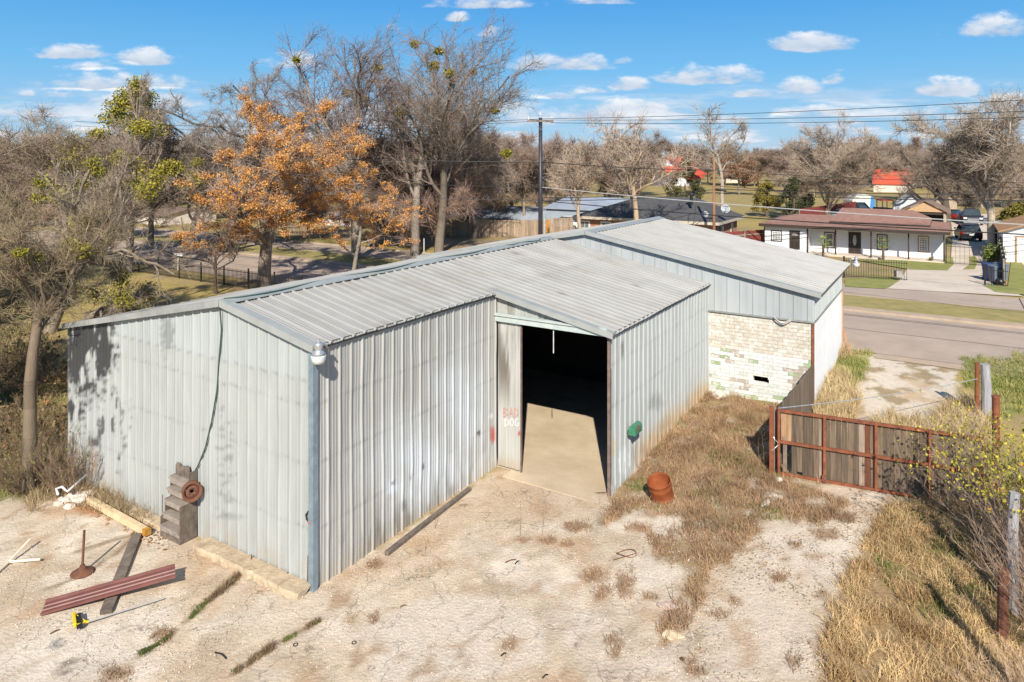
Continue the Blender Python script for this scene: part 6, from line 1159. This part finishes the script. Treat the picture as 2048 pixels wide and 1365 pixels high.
for k, z in enumerate((.22, .46, .72, .95, 1.16)): u_ = Uf+.0+.05*k; m_ = MB(); m_.uvbox(u_-.03, u_+.16 if k else u_+.22, Vb_+.004, Va_-.002, z, z+.035); m_.uvbox(u_, u_+.02, Vb_+.004, Va_-.002, z-.09, z-.002); m_.build('tread', mat('pale_timber', (.20, .165, .135), c2=(.36, .31, .26), rough=.95, scale=6), st)
m_ = MB(); m_.uvbox(Uf+.004, Uf+.024, Vb_+.004, Va_-.002, 0, .12); m_.build('kick_board', wood, st)
# steel wheel rim hanging on the rack
V_, z_ = wallpt(393, 989, U0-.25); rc = Vector(W(U0-.22, Vb_-.13, z_)); rt = empty('wheel_rim', rc, 'rusty bare steel wheel rim hanging on the right side of the wooden steps', 'wheel'); M_ = Vector((.45, -.85, .1)).to_track_quat('Z', 'Y').to_matrix()
m_ = MB(); m_.lathe(rc, [(.185, -.09), (.195, -.085), (.175, -.06), (.15, -.04), (.15, .04), (.17, .06), (.2, .08), (.195, .09), (.16, .065), (.14, .045), (.135, -.05), (.175, -.085)], 26, M_, cap=False); m_.build('barrel', rustp, rt, smooth=True)
m_ = MB(); m_.lathe(rc, [(.142, -.01), (.11, .02), (.07, .03), (.035, .005), (.034, -.01), (.07, .01), (.11, .0), (.142, -.02)], 26, M_, cap=False); m_.build('disc', rustp, rt, smooth=True)
for k in range(5): a = k*1.2566; m_ = MB(); c = rc+M_@Vector((.062*math.cos(a), .062*math.sin(a), .032)); m_.tube(c, c+M_@Vector((0, 0, .012)), .011, n=6); m_.build('bolt', blackp, rt)
for (x, y0, y1, lab) in [(324, 990, 1063, 'thin grey rod leaning beside the wooden steps, taller of the two'), (333, 1005, 1040, 'thin grey rod leaning behind the wooden steps, shorter of the two'), (502, 1110, 1130, 'rusty rebar stake in the middle of the footing ledge'), (574, 1145, 1160, 'short bent rebar stake near the right end of the footing'), (615, 1112, 1176, 'tall rusty rebar stake next to the corner post'), (508, 1114, 1126, 'short bent wire beside the rebar stake in the middle of the footing')]:
    a = pz(x, y1, .02); b = at(x+1, y0, a.y+.03); m_ = MB(); m_.tube(a, b, .011, n=6); tag(m_.build('metal_rod' if 'rod' in lab else 'rebar_stake', rustp if 'rebar' in lab or 'wire' in lab else wood), lab, 'rod' if 'rod' in lab else 'stake')
# timbers and sheet
newt = mat('new_timber', (.56, .41, .22), c2=(.70, .56, .36), rough=.8, scale=5)
m_ = MB(); a, b = pz(178, 1000, .1), pz(290, 1062, .1); m_.beam(a, b, .13, .13); rt = empty('timber_beam', a, 'long pale yellow timber lying against the stained end of the end wall', 'timber'); m_.build('beam', newt, rt, bevel=.006)
m_ = MB(); d = (b-a).normalized(); m_.beam(b+d*.002, b+d*.12, .132, .132); m_.build('beam_end', mat('orange_wood', (.42, .20, .03), var=.3), rt)
m_ = MB(); m_.beam(pz(274, 1070, .04), pz(212, 1225, .04), .2, .07); tag(m_.build('board', wood, bevel=.006), 'grey weathered board lying under the maroon metal strip', 'board')
m_ = MB(); m_.beam(pz(772, 1108, .05), pz(940, 977, .05), .1, .09); tag(m_.build('timber_beam', wood, bevel=.02), 'long weathered timber on the ground alongside the ribbed side wall', 'timber')
mar = mat('maroon_sheet', (.14, .05, .042), c2=(.21, .085, .07), rough=.5, scale=3, spec=.5)
c0, c1, c2_, c3 = pz(81, 1232, .03), pz(92, 1203, .05), pz(350, 1131, .28), pz(351, 1156, .24); prof = [(0, 0), (.02, .05), (.06, .05), (.10, 0), (.3, 0), (.34, .022), (.4, .022), (.44, 0), (.58, 0), (.62, .022), (.68, .022), (.72, 0), (.9, 0), (.94, .05), (.98, .05), (1, 0)]
vs = []; 
for t in (0, .25, .5, .75, 1):
    a = c0.lerp(c3, t); b = c1.lerp(c2_, t)
    for s, o in prof: vs.append(a.lerp(b, s)+Vector((0, -.2, 1))*o*.7)
n_ = len(prof); fs = [(i*n_+j, i*n_+j+1, (i+1)*n_+j+1, (i+1)*n_+j) for i in range(4) for j in range(n_-1)]; m_ = MB(); m_.add(vs, fs); o = tag(m_.build('metal_strip', mar), 'long maroon ribbed metal strip lying across the grey board', 'metal sheet'); sm = o.modifiers.new('thick', 'SOLIDIFY'); sm.thickness = .006
b = pz(165, 1147, .0); rt = empty('pole_stand', b, 'rusty pole on a round cast base standing in the yard', 'stand'); m_ = MB(); m_.lathe(b, [(.2, 0), (.21, .02), (.17, .045), (.10, .06), (.06, .10), (.045, .16), (.0, .16)], 22); m_.build('base', rustp, rt, smooth=True); m_ = MB(); m_.tube(b+Vector((0, 0, .15)), b+Vector((.035, 0, .83)), .023, n=8); m_.build('pole', rustp, rt)
yel = mat('yellow_plastic2', (.72, .52, .02), rough=.45, var=.15, scale=20); a = pz(150, 1262, .03); b = pz(147, 1238, .03); rt = empty('push_broom', a, 'yellow push broom with a long grey handle lying on the slab', 'broom'); m_ = MB(); m_.beam(a+Vector((0, 0, .09)), b+Vector((0, 0, .09)), .05, .07); m_.build('head', yel, rt, bevel=.01)
m_ = MB(); off = Vector((.07, .01, .02)); m_.beam(a+off+Vector((0, 0, .04)), b+off+Vector((0, 0, .04)), .08, .06); m_.build('bristles', blackp, rt)
h0, h1 = pz(160, 1249, .07), pz(327, 1197, .05); m_ = MB(); m_.tube(h0+(h1-h0)*.06, h1, .014, n=7); m_.build('handle', mat('handle_grey', (.38, .36, .33), var=.2), rt); m_ = MB(); m_.path([a+Vector((.03, .02, .1)), h0+(h1-h0)*.08], .011, 5); m_.path([b+Vector((.03, -.02, .1)), h0+(h1-h0)*.08], .011, 5); m_.tube(h0+Vector((-.04, 0, .02)), h0+(h1-h0)*.1, .02, n=7); m_.build('brace', yel, rt)
pvc = mat('pale_pipe', (.72, .62, .48), var=.15, rough=.5); wpv = mat('white_pipe', (.75, .75, .74), rough=.4, var=.05)
rt = empty('pipe_frame', pz(18, 1122, 0), 'broken cream pipe frame lying at the left edge of the yard', 'pipe'); m_ = MB(); m_.path([pz(18, 1124, .04), pz(60, 1079, .2)], .024, 6); m_.build('pipe', pvc, rt); m_ = MB(); m_.path([pz(18, 1124, .04), pz(81, 1119, .07)], .024, 6); m_.build('pipe', pvc, rt); m_ = MB(); m_.path([pz(-30, 1168, .03), pz(18, 1124, .04)], .024, 6); m_.build('pipe', pvc, rt)
m_ = MB(); m_.path([pz(116, 990, .25), pz(112, 978, .3), pz(124, 974, .38), pz(134, 984, .3), pz(152, 968, .32), pz(182, 943, .38)], .026, 7); tag(m_.build('drain_pipe', wpv, smooth=True), 'bent white plastic pipe on the rubble at the far end of the end wall', 'pipe')
def rock(px, py, s, lab, m, seed, sq=.5, cat='rock', rot=0):
    rs_ = np.random.RandomState(seed); b = P(px, py); bm = MB(); import bmesh
    bmm = bmesh.new(); bmesh.ops.create_icosphere(bmm, subdivisions=2, radius=1)
    for v in bmm.verts: k = .75+.5*rs_.rand(); v.co = Vector((v.co.x*s[0]*k, v.co.y*s[1]*k, v.co.z*s[2]*k))
    me = bpy.data.meshes.new('rock'); bmm.to_mesh(me); bmm.free(); o = link('rock', me, m); o.location = b+Vector((0, 0, s[2]*.4)); o.rotation_euler = (0, 0, rot); tag(o, lab, cat, 'rubble by the end wall' if 'rubble' in lab else None)
rockm = mat('rubble', (.50, .44, .37), c2=(.66, .60, .52), rough=.95, scale=4, bump=.5)
for k, (x, y, a_) in enumerate([(130, 1004, .16), (148, 998, .2), (163, 1002, .2), (176, 992, .17), (118, 1010, .12), (138, 1016, .12)]): rock(x, y, (a_, a_*.8, a_*.55), 'pale chunk of broken concrete in the rubble left of the yellow timber', rockm, 50+k)
rock(1345, 1272, (.17, .12, .05), 'flat cream stone on the strip of dead weeds near the bottom', mat('cream_stone', (.62, .5, .33), var=.12, rough=.9), 70)
rock(1336, 1214, (.2, .1, .05), 'pinkish broken slab piece beside the strip of weeds', mat('pink_stone', (.50, .38, .32), var=.2, rough=.95), 71)
rock(1437, 795, (.24, .2, .14), 'pale block of stone against the foot of the painted brick wall', rockm, 72)
rock(1533, 1008, (.22, .08, .05), 'long flat stone in front of the gate end of the weeds', rockm, 73, rot=.9)
rock(1545, 994, (.2, .18, .04), 'broad pale stone slab just above the long flat one', rockm, 74)
rock(1557, 962, (.1, .07, .06), 'small white stone just left of the gate castor', rockm, 75)
m_ = MB(); m_.uvbox(U2-.35, U2-.2, VB-.75, VB-.1, .25, .32); tag(m_.build('board', wood), 'dark old board lying at the inner corner below the painted bricks', 'board')
# rusty drum
b = P(1326, 1000); M_ = Matrix.Rotation(R(-14), 3, 'Y')@Matrix.Rotation(R(13), 3, 'X'); m_ = MB()
m_.lathe(b+Vector((0, 0, .0)), [(.255, -.05), (.262, .1), (.27, .12), (.262, .14), (.265, .34), (.274, .36), (.266, .38), (.268, .50), (.278, .51), (.278, .53), (.262, .53), (.256, .5), (.25, .02), (0, .02)], 30, M_, cap=False)
tag(m_.build('rusty_drum', mat('orange_rust', (.17, .04, .012), c2=(.34, .095, .028), rough=.8, scale=4, bump=.4), smooth=True), 'open-topped rusty orange steel drum sunk in the dry weeds', 'drum')
m_ = MB(); c = P(1253, 1110); m_.path([c+Vector((.2*math.cos(t), .12*math.sin(t), .03+.03*math.sin(t*2))) for t in [k*.35 for k in range(19)]]+[c+Vector((-.3, -.22, .02))], .008, 5); tag(m_.build('wire_loop', rustp), 'loop of dark wire on the pale ground left of the weeds', 'wire')
for (x, y, l_) in [(591, 1291, 'small dark metal ring on the slab nearer the mossy joint'), (708, 1287, 'small dark metal ring farther right on the slab')]: m_ = MB(); c = P(x, y); m_.path([c+Vector((.035*math.cos(t), .035*math.sin(t), .012)) for t in [k*.5236 for k in range(13)]], .008, 5); tag(m_.build('metal_ring', blackp), l_, 'ring')
for (x, y, x2, y2, l_, m3) in [(1010, 1127, 1032, 1121, 'thin rusty strip lying in the middle of the yard', rustp), (1030, 1130, 1037, 1124, 'short dark scrap beside the thin rusty strip', blackp), (1085, 1358, 1096, 1352, 'small dark metal scrap at the bottom edge of the yard', blackp), (430, 1307, 452, 1320, 'curved dark bit of wire on the slab', blackp), (1002, 1314, 1012, 1309, 'small hooked black scrap near the bottom of the yard', blackp), (800, 1216, 812, 1213, 'small brown twig on the pale patch of the yard', wood), (100, 1270, 118, 1262, 'rusty scrap beside the broom head', rustp)]:
    m_ = MB(); a, b = P(x, y, .015), P(x2, y2, .02); m_.path([a, a.lerp(b, .5)+Vector((.01, .02, .01)), b], .012, 5); tag(m_.build('metal_scrap' if 'twig' not in l_ else 'twig', m3), l_, 'scrap' if 'twig' not in l_ else 'twig')
m_ = MB(); m_.lathe(P(1364, 1319), [(.04, 0), (.045, .012), (0, .015)], 12); tag(m_.build('bottle_cap', rustp), 'small round rusty lid on the gravel near the bottom', 'lid')
# =================== weeds, grass, litter, gravel ===================
def blades(name, lab, pts, ln, wd, c0, c1, lean, seed, m=leafm, bend=.5, cnoise=1.2, kind='stuff'):
    rs_ = np.random.RandomState(seed); n_ = len(pts); x, y = pts[:, 0], pts[:, 1]; z = T(x, y)
    a = rs_.rand(n_)*6.283; L_ = ln[0]+(ln[1]-ln[0])*rs_.rand(n_)**1.5; L_ *= .6+.8*fbm(x*2, y*2); w_ = wd*(.6+.8*rs_.rand(n_)); tl = np.abs(rs_.normal(0, lean, n_)); dx, dy = np.cos(a)*np.sin(tl), np.sin(a)*np.sin(tl); dz = np.cos(tl)
    b = rs_.rand(n_)*6.283; sx, sy = np.cos(b)*w_, np.sin(b)*w_; p0 = np.stack([x, y, z-.01], 1); p1 = p0+np.stack([dx, dy, dz], 1)*L_[:, None]*.55
    tl2 = tl+bend*(.3+rs_.rand(n_)); p2 = p1+np.stack([np.cos(a)*np.sin(tl2), np.sin(a)*np.sin(tl2), np.cos(tl2)], 1)*L_[:, None]*.5; p2[:, 2] = np.maximum(p2[:, 2], z+.005); s_ = np.stack([sx, sy, 0*sx], 1)
    V = np.stack([p0-s_, p0+s_, p1-s_*.8, p1+s_*.8, p2-s_*.15, p2+s_*.15], 1).reshape(-1, 3); i = np.arange(n_)*6; Fc = np.concatenate([np.stack([i, i+1, i+3, i+2], 1), np.stack([i+2, i+3, i+5, i+4], 1)])
    t = np.clip(fbm(x*cnoise, y*cnoise)*1.6-.3+rs_.normal(0, .25, n_), 0, 1)[:, None]; c = np.array(c0)*(1-t)+np.array(c1)*t; o = fastmesh(name, V, Fc, np.repeat(c, 6, 0), False, m); tag(o, lab, None, None, kind); o['category'] = name.replace('_', ' '); return o
def scatter(polys, n_, box, seed, thr=None, sc_=1.2, soft=8, ell=None):
    rs_ = np.random.RandomState(seed); x = rs_.uniform(box[0], box[1], n_); y = rs_.uniform(box[2], box[3], n_); px_, py_ = proj(x, y, T(x, y)); mk_ = np.zeros(n_)
    for q in polys: mk_ = np.maximum(mk_, inpoly(px_, py_, q, soft, 14, 16))
    for (cx, cy, rx, ry) in (ell or []): mk_ = np.maximum(mk_, blob(px_, py_, cx, cy, rx*1.1, ry*1.25, .4, .8, 7))
    u_, v_ = toUV(x, y); ok = (rs_.rand(n_) < mk_)&~(((u_ > U0-.02)&(u_ < U1)&(v_ > VA)&(v_ < VL))|((u_ >= U1-.02)&(u_ < U2)&(v_ > VB)&(v_ < VL))|((u_ >= U2-.02)&(u_ < U3)&(v_ > VC)&(v_ < VL)))
    if thr is not None: ok &= (fbm(x*sc_+seed, y*sc_) > thr+rs_.normal(0, .05, n_))
    return np.stack([x[ok], y[ok]], 1)
LB = (-.5, 9.5, 8.6, 25)
pts = scatter([DRY_SIDE, STREAK, STREAK2], 270000, (2, 8.5, 11, 25), 1, .43, 2.6)
blades('dry_weeds', 'brown tangled dead weeds between the ribbed wall and the plank fence', pts, (.03, .25), .0045, (.24, .14, .075), (.58, .38, .22), 1.1, 1, bend=.8)
pts = scatter([DRY_SIDE], 200000, (2, 8.5, 14, 25), 2, .62, 1.1); blades('green_weeds', 'patches of green weeds among the dead ones', pts, (.03, .12), .006, (.10, .14, .03), (.26, .28, .08), .7, 2)
pts = scatter([], 300000, (-8, 8.5, 9, 17), 3, None, ell=ELL); blades('weed_tufts', 'small brown weed tufts scattered over the pale concrete', pts, (.03, .15), .004, (.22, .13, .07), (.46, .29, .17), 1.0, 3)
pts = scatter([RIGHTG], 330000, (4, 11.5, 8.5, 17), 4, .46, 2.4, 14); blades('dry_grass', 'tall straw coloured dry grass in the lower right corner', pts, (.06, .36), .0045, (.36, .22, .095), (.88, .64, .33), .95, 4, bend=1.0)
pts = scatter([RIGHTG], 60000, (6, 11.5, 8.5, 17), 14, .58, 1.1, 14); blades('green_grass', 'thin green grass among the dry grass on the right', pts, (.05, .22), .005, (.13, .16, .03), (.32, .33, .09), .6, 14)
BLOND1 = [(1600, 790), (1650, 740), (1690, 760), (1720, 800), (1700, 850), (1640, 840)]; BLOND2 = [(1850, 880), (1870, 830), (1940, 800), (1975, 800), (1985, 880), (1960, 890)]; BLOND3 = [(1690, 700), (1700, 705), (1640, 770), (1625, 800)]; BLOND4 = [(1740, 850), (1780, 835), (1840, 850), (1860, 885), (1750, 870)]
pts = scatter([BLOND1, BLOND2, BLOND3, BLOND4], 160000, (6, 15, 16, 29), 5, .3, 1, 6); blades('blond_grass', 'long blond grass growing behind the gate and along the white wall', pts, (.15, .62), .006, (.42, .30, .14), (.72, .56, .32), .5, 5, bend=.8)
pts = scatter([[(1690, 700), (1738, 705), (1722, 760), (1690, 790), (1650, 830), (1640, 760)], [(1925, 722), (2110, 712), (2110, 830), (1990, 830), (1935, 770)]], 200000, (8, 22, 16, 28), 6, .3); blades('green_grass', 'green and yellow grass verges beside the far end of the driveway', pts, (.05, .22), .008, (.17, .22, .04), (.45, .40, .14), .5, 6)
LBANK = [(-200, 600), (90, 650), (122, 690), (122, 975), (60, 990), (-200, 1000)]
pts = scatter([LBANK], 150000, (-24, -8, 15, 34), 7, .42, .8, 14); blades('bank_grass', 'dry grass and low green growth on the bank left of the warehouse', pts, (.05, .3), .008, (.15, .15, .04), (.50, .38, .18), .7, 7)
pts = scatter([[(60, 960), (125, 930), (200, 960), (300, 1040), (250, 1040), (120, 1000), (60, 1020)]], 60000, (-13, -6, 13, 18), 8, .4, 2, 10); blades('dry_weeds', 'dead weeds over the rubble at the far end of the end wall', pts, (.06, .45), .005, (.22, .15, .08), (.48, .36, .2), .7, 8)
JL = [[(x+dx, y+dy) for x, y in q for dx, dy in ((0, 0),)] for q, _ in JOINTS]
jp = []; rs_ = np.random.RandomState(9)
for q, w_ in JOINTS[:3]:
    for a, b in zip(q[:-1], q[1:]):
        for _ in range(1100):
            t = rs_.rand(); w2 = w_*(.25+2.2*max(0, fbm(np.array([a[0]*.05+t*3]), np.array([a[1]*.05+t*2]))[0]-.3)); x_, y_ = a[0]+(b[0]-a[0])*t+rs_.normal(0, w2), a[1]+(b[1]-a[1])*t+rs_.normal(0, w2*.6); v = P(x_, y_); jp.append((v.x, v.y))
jp = np.array(jp); jp = jp[fbm(jp[:, 0]*2.5+9, jp[:, 1]*2.5) > .43]; sel = fbm(jp[:, 0]*2.2, jp[:, 1]*2.2) > .5
blades('moss', 'bright green moss and grass in the slab joints', jp[sel], (.015, .06), .006, (.07, .10, .02), (.20, .22, .06), .7, 9); blades('joint_weeds', 'brown dead weeds in the slab joints', jp[~sel], (.03, .13), .004, (.17, .11, .06), (.36, .25, .15), .9, 10)
def litter_(name, lab, pts, size, c0, c1, seed, lift=.012):
    rs_ = np.random.RandomState(seed); C_ = np.stack([pts[:, 0], pts[:, 1], T(pts[:, 0], pts[:, 1])+lift+.02*rs_.rand(len(pts))], 1); n_ = len(C_); a = rs_.rand(n_)*6.283; s_ = size*(.5+rs_.rand(n_)); ax = np.stack([np.cos(a)*s_, np.sin(a)*s_, rs_.normal(0, .25, n_)*s_], 1); bx_ = np.stack([-np.sin(a)*s_*.6, np.cos(a)*s_*.6, rs_.normal(0, .3, n_)*s_], 1)
    V = np.stack([C_-ax, C_+bx_, C_+ax, C_-bx_], 1).reshape(-1, 3); o = fastmesh(name, V, np.arange(4*n_).reshape(-1, 4), np.repeat(colvar(rs_, n_, c0, c1), 4, 0), False, leafm); tag(o, lab, name.replace('_', ' '), None, 'stuff')
pts = scatter([LBANK, [(100, 960), (160, 975), (330, 1060), (300, 1075), (100, 1000)], [(262, 1050), (330, 1075), (335, 1100), (262, 1090)]], 60000, (-24, -5, 13, 34), 11, .45, 1.1, 8); litter_('fallen_leaves', 'brown fallen leaves along the end wall and on the bank', pts, .035, (.22, .12, .05), (.48, .30, .14), 11)
YD = [(0, 1060), (200, 1020), (400, 1100), (620, 1190), (1000, 950), (1240, 985), (1600, 1000), (1850, 1010), (1640, 1365), (1640, 1500), (-100, 1500), (-100, 1060)]
pts = scatter([YD], 42000, (-10, 8.5, 8.6, 17), 12, .46, .9); 
rs_ = np.random.RandomState(12); n_ = len(pts); s_ = .004+.013*rs_.rand(n_)**2; C_ = np.stack([pts[:, 0], pts[:, 1], T(pts[:, 0], pts[:, 1])+s_*.4+.004], 1); oc = np.array([(1, 0, 0), (0, 1, 0), (-1, 0, 0), (0, -1, 0), (0, 0, .7)]); rr = rs_.rand(n_)*6.28; V = []
for v in oc: jx = .7+.6*rs_.rand(n_); V.append(C_+np.stack([(v[0]*np.cos(rr)-v[1]*np.sin(rr))*s_*jx, (v[0]*np.sin(rr)+v[1]*np.cos(rr))*s_*jx, v[2]*s_*jx], 1))
V = np.stack(V, 1).reshape(-1, 3); i = (np.arange(n_)*5)[:, None]; Fc = np.concatenate([np.concatenate([i+a, i+(a+1) % 4, i+4], 1) for a in range(4)]); tg = rs_.rand(n_, 1); cc_ = np.where(tg < .7, np.array([[.66, .58, .48]]), np.array([[.30, .24, .19]]))*(.75+.5*rs_.rand(n_, 1))
o = fastmesh('gravel', V, Fc, np.repeat(cc_, 5, 0), False, leafm); tag(o, 'loose gravel and crumbs of concrete over the yard', 'gravel', None, 'stuff')
pts = scatter([DRY_SIDE, STREAK, [(1500, 1000), (1850, 1000), (1700, 1120), (1640, 1365), (1380, 1365), (1400, 1200)]], 24000, (2, 9, 8.6, 20), 13, .5, 1.4); litter_('dead_leaf_crumbs', 'dry leaf crumbs over the gravel near the weeds', pts, .014, (.24, .14, .07), (.45, .30, .17), 13)
# tall dead stalks
def stalk(px, py, h, lab, seed, lean=.05, branches=3, r=.006, cat='weed'):
    rs_ = random.Random(seed); b = P(px, py); m_ = MB(); d = Vector((rs_.gauss(0, lean), rs_.gauss(0, lean), 1)); m_.path([b, b+d*h*.5, b+d*h+Vector((rs_.gauss(0, .04), 0, 0))], [r, r*.8, r*.4], 4)
    for k in range(branches): f = rs_.uniform(.3, .9); s = b+d*h*f; m_.path([s, s+Vector((rs_.gauss(0, .12), rs_.gauss(0, .12), rs_.uniform(.08, .25)))*h*.6], [r*.6, r*.3], 4)
    tag(m_.build('dead_stalk', mat('stalk', (.20, .13, .08), var=.3)), lab, cat)
stalk(1040, 1072, .75, 'thin upright dead stalk in front of the doorway, left of two', 1, .01, 1, .004); stalk(1085, 1068, .55, 'thin upright dead stalk in front of the doorway, right of two', 2, .02, 1, .004)
stalk(870, 1058, .5, 'forked dead stalk beside the long timber', 3, .12, 2, .005); stalk(851, 1100, .25, 'short forked stalk in the yard below the long timber', 4, .15, 2, .005)
for k, (x, y, h) in enumerate([(1232, 950, 1.1), (1250, 930, .9), (1270, 905, .8), (1345, 850, .7), (1375, 825, 1.0), (1395, 805, 1.1), (1510, 960, 1.3), (1528, 950, 1.1), (1545, 905, 1.0), (1518, 985, 1.2), (1240, 965, .7), (1218, 970, .8)]): stalk(x, y, h, ['tall dead weed stalk against the foot of the ribbed wall right of the doorway', 'tall dead weed stalk in the shadow beside the gate post'][6 <= k <= 9], 30+k, .18, 9, .006); bpy.context.view_layer.update() if False else None
for o in list(bpy.data.objects):
    if o.name.startswith('dead_stalk') and ('ribbed' in o['label'] or 'shadow' in o['label']): o['group'] = 'dead weed stalks along the wall' if 'ribbed' in o['label'] else 'dead weed stalks by the gate post'
stalk(1347, 1215, .45, 'pair of thin dark stalks rising from the strip of weeds', 60, .1, 3, .006)
# brush at the bank and dead brush by the wall's far end
def brush(name, lab, b, n_, spread, hgt, r, c, seed, tips=None, lean=(0, 0), tw=6, cat='bush', leaf=None, base=.25):
    rs_ = np.random.RandomState(seed); seg = []; ends = []
    for k in range(n_):
        a = rs_.rand()*6.283; rr = rs_.rand()**.5; p = np.array([math.cos(a)*rr*base, math.sin(a)*rr*base, 0]); L_ = hgt*(.55+.5*rs_.rand()); d = np.array([math.cos(a)*rr*spread/hgt+lean[0]+rs_.normal(0, .1), math.sin(a)*rr*spread/hgt+lean[1]+rs_.normal(0, .1), 1.]); d /= np.linalg.norm(d); q_r = r*(.6+.6*rs_.rand())
        for i in range(6): d = d+rs_.normal(0, .09, 3); d /= np.linalg.norm(d); q = p+d*L_/6; seg.append([*p, *q, q_r, q_r*.85, 2 if i > 0 else 0]); p = q; q_r *= .85
        ends.append(p)
    A = np.array(seg); t = Tree(seed); TW = t.twigs(A, tw, hgt*.16, r*.35, up=.35, spread=.55, minlev=1); rt = empty(name, b, lab, cat); AA = np.concatenate([A, TW]); cl = np.array(c)*(.6+.8*rs_.rand(len(AA), 1)); segmesh('stems', AA, 4, twigm, rt, cl)
    if leaf:
        src = TW[leaf['f'](TW)]; src = src[rs_.randint(0, len(src), leaf['n'])]; C_ = src[:, 3:6]+rs_.normal(0, .02, (len(src), 3)); leafmesh('leaves', C_, leaf['size'], leafm, rt, colvar(rs_, len(C_), leaf['c0'], leaf['c1'])*np.where(rs_.rand(len(C_), 1) < .04, np.array([[1.5, .7, .4]]), 1), rs_)
    return rt
brush('leafy_bush', 'tall thin-stemmed bush with small yellow-green leaves at the right end of the gate', (10.05, 12.7, .25), 220, 1.05, 2.8, .008, (.33, .25, .18), 5, lean=(-.05, .16), tw=3, leaf=dict(n=6500, size=.058, c0=(.26, .27, .02), c1=(.62, .50, .07), f=lambda t: (t[:, 5] > 1.5) & (t[:, 3] < .9)), base=.9)
brush('bare_bush', 'pinkish bare bush of fine stems at the right edge in front of the leafy one', (9.2, 11.2, .25), 130, 1.0, 1.8, .007, (.42, .30, .22), 6, lean=(-.1, .1), tw=5, base=.8)
brush('bare_bush', 'low dry brush in the bottom right corner', (7.5, 9.5, .25), 110, 1.2, .9, .006, (.56, .40, .27), 7, lean=(-.25, .1), tw=5, base=.8)
brush('bare_bush', 'tangled brush between the nearest trunk and the end wall', (-11.6, 17.2, 0), 120, 1.2, 1.5, .008, (.24, .17, .11), 8, tw=6, base=.6, leaf=dict(n=600, size=.06, c0=(.10, .15, .02), c1=(.26, .28, .06), f=lambda t: t[:, 5] < 1.4))
brush('bare_bush', 'dead brush leaning on the stained end of the end wall', (*W(U0-.3, VL-1.1)[:2], 0), 40, .8, 1.3, .007, (.30, .21, .14), 9, tw=6, base=.4)
for k, (x, y, h, lab) in enumerate([(30, 900, 1.3, 'brown leafy brush at the left edge behind the nearest trunk'), (15, 760, 1.8, 'brown brush on the bank at the left edge, farther back'), (90, 780, 1.2, 'low brown brush just right of the nearest trunk')]):
    brush('brush', lab, P(x, y), 90, 1.6, h, .01, (.24, .17, .11), 20+k, tw=7, base=.8, leaf=dict(n=1800, size=.09, c0=(.12, .09, .03), c1=(.34, .24, .10), f=lambda t: t[:, 5] > .2))
print('objects', len(bpy.data.objects), 'faces', sum(len(m.polygons) for m in bpy.data.meshes))
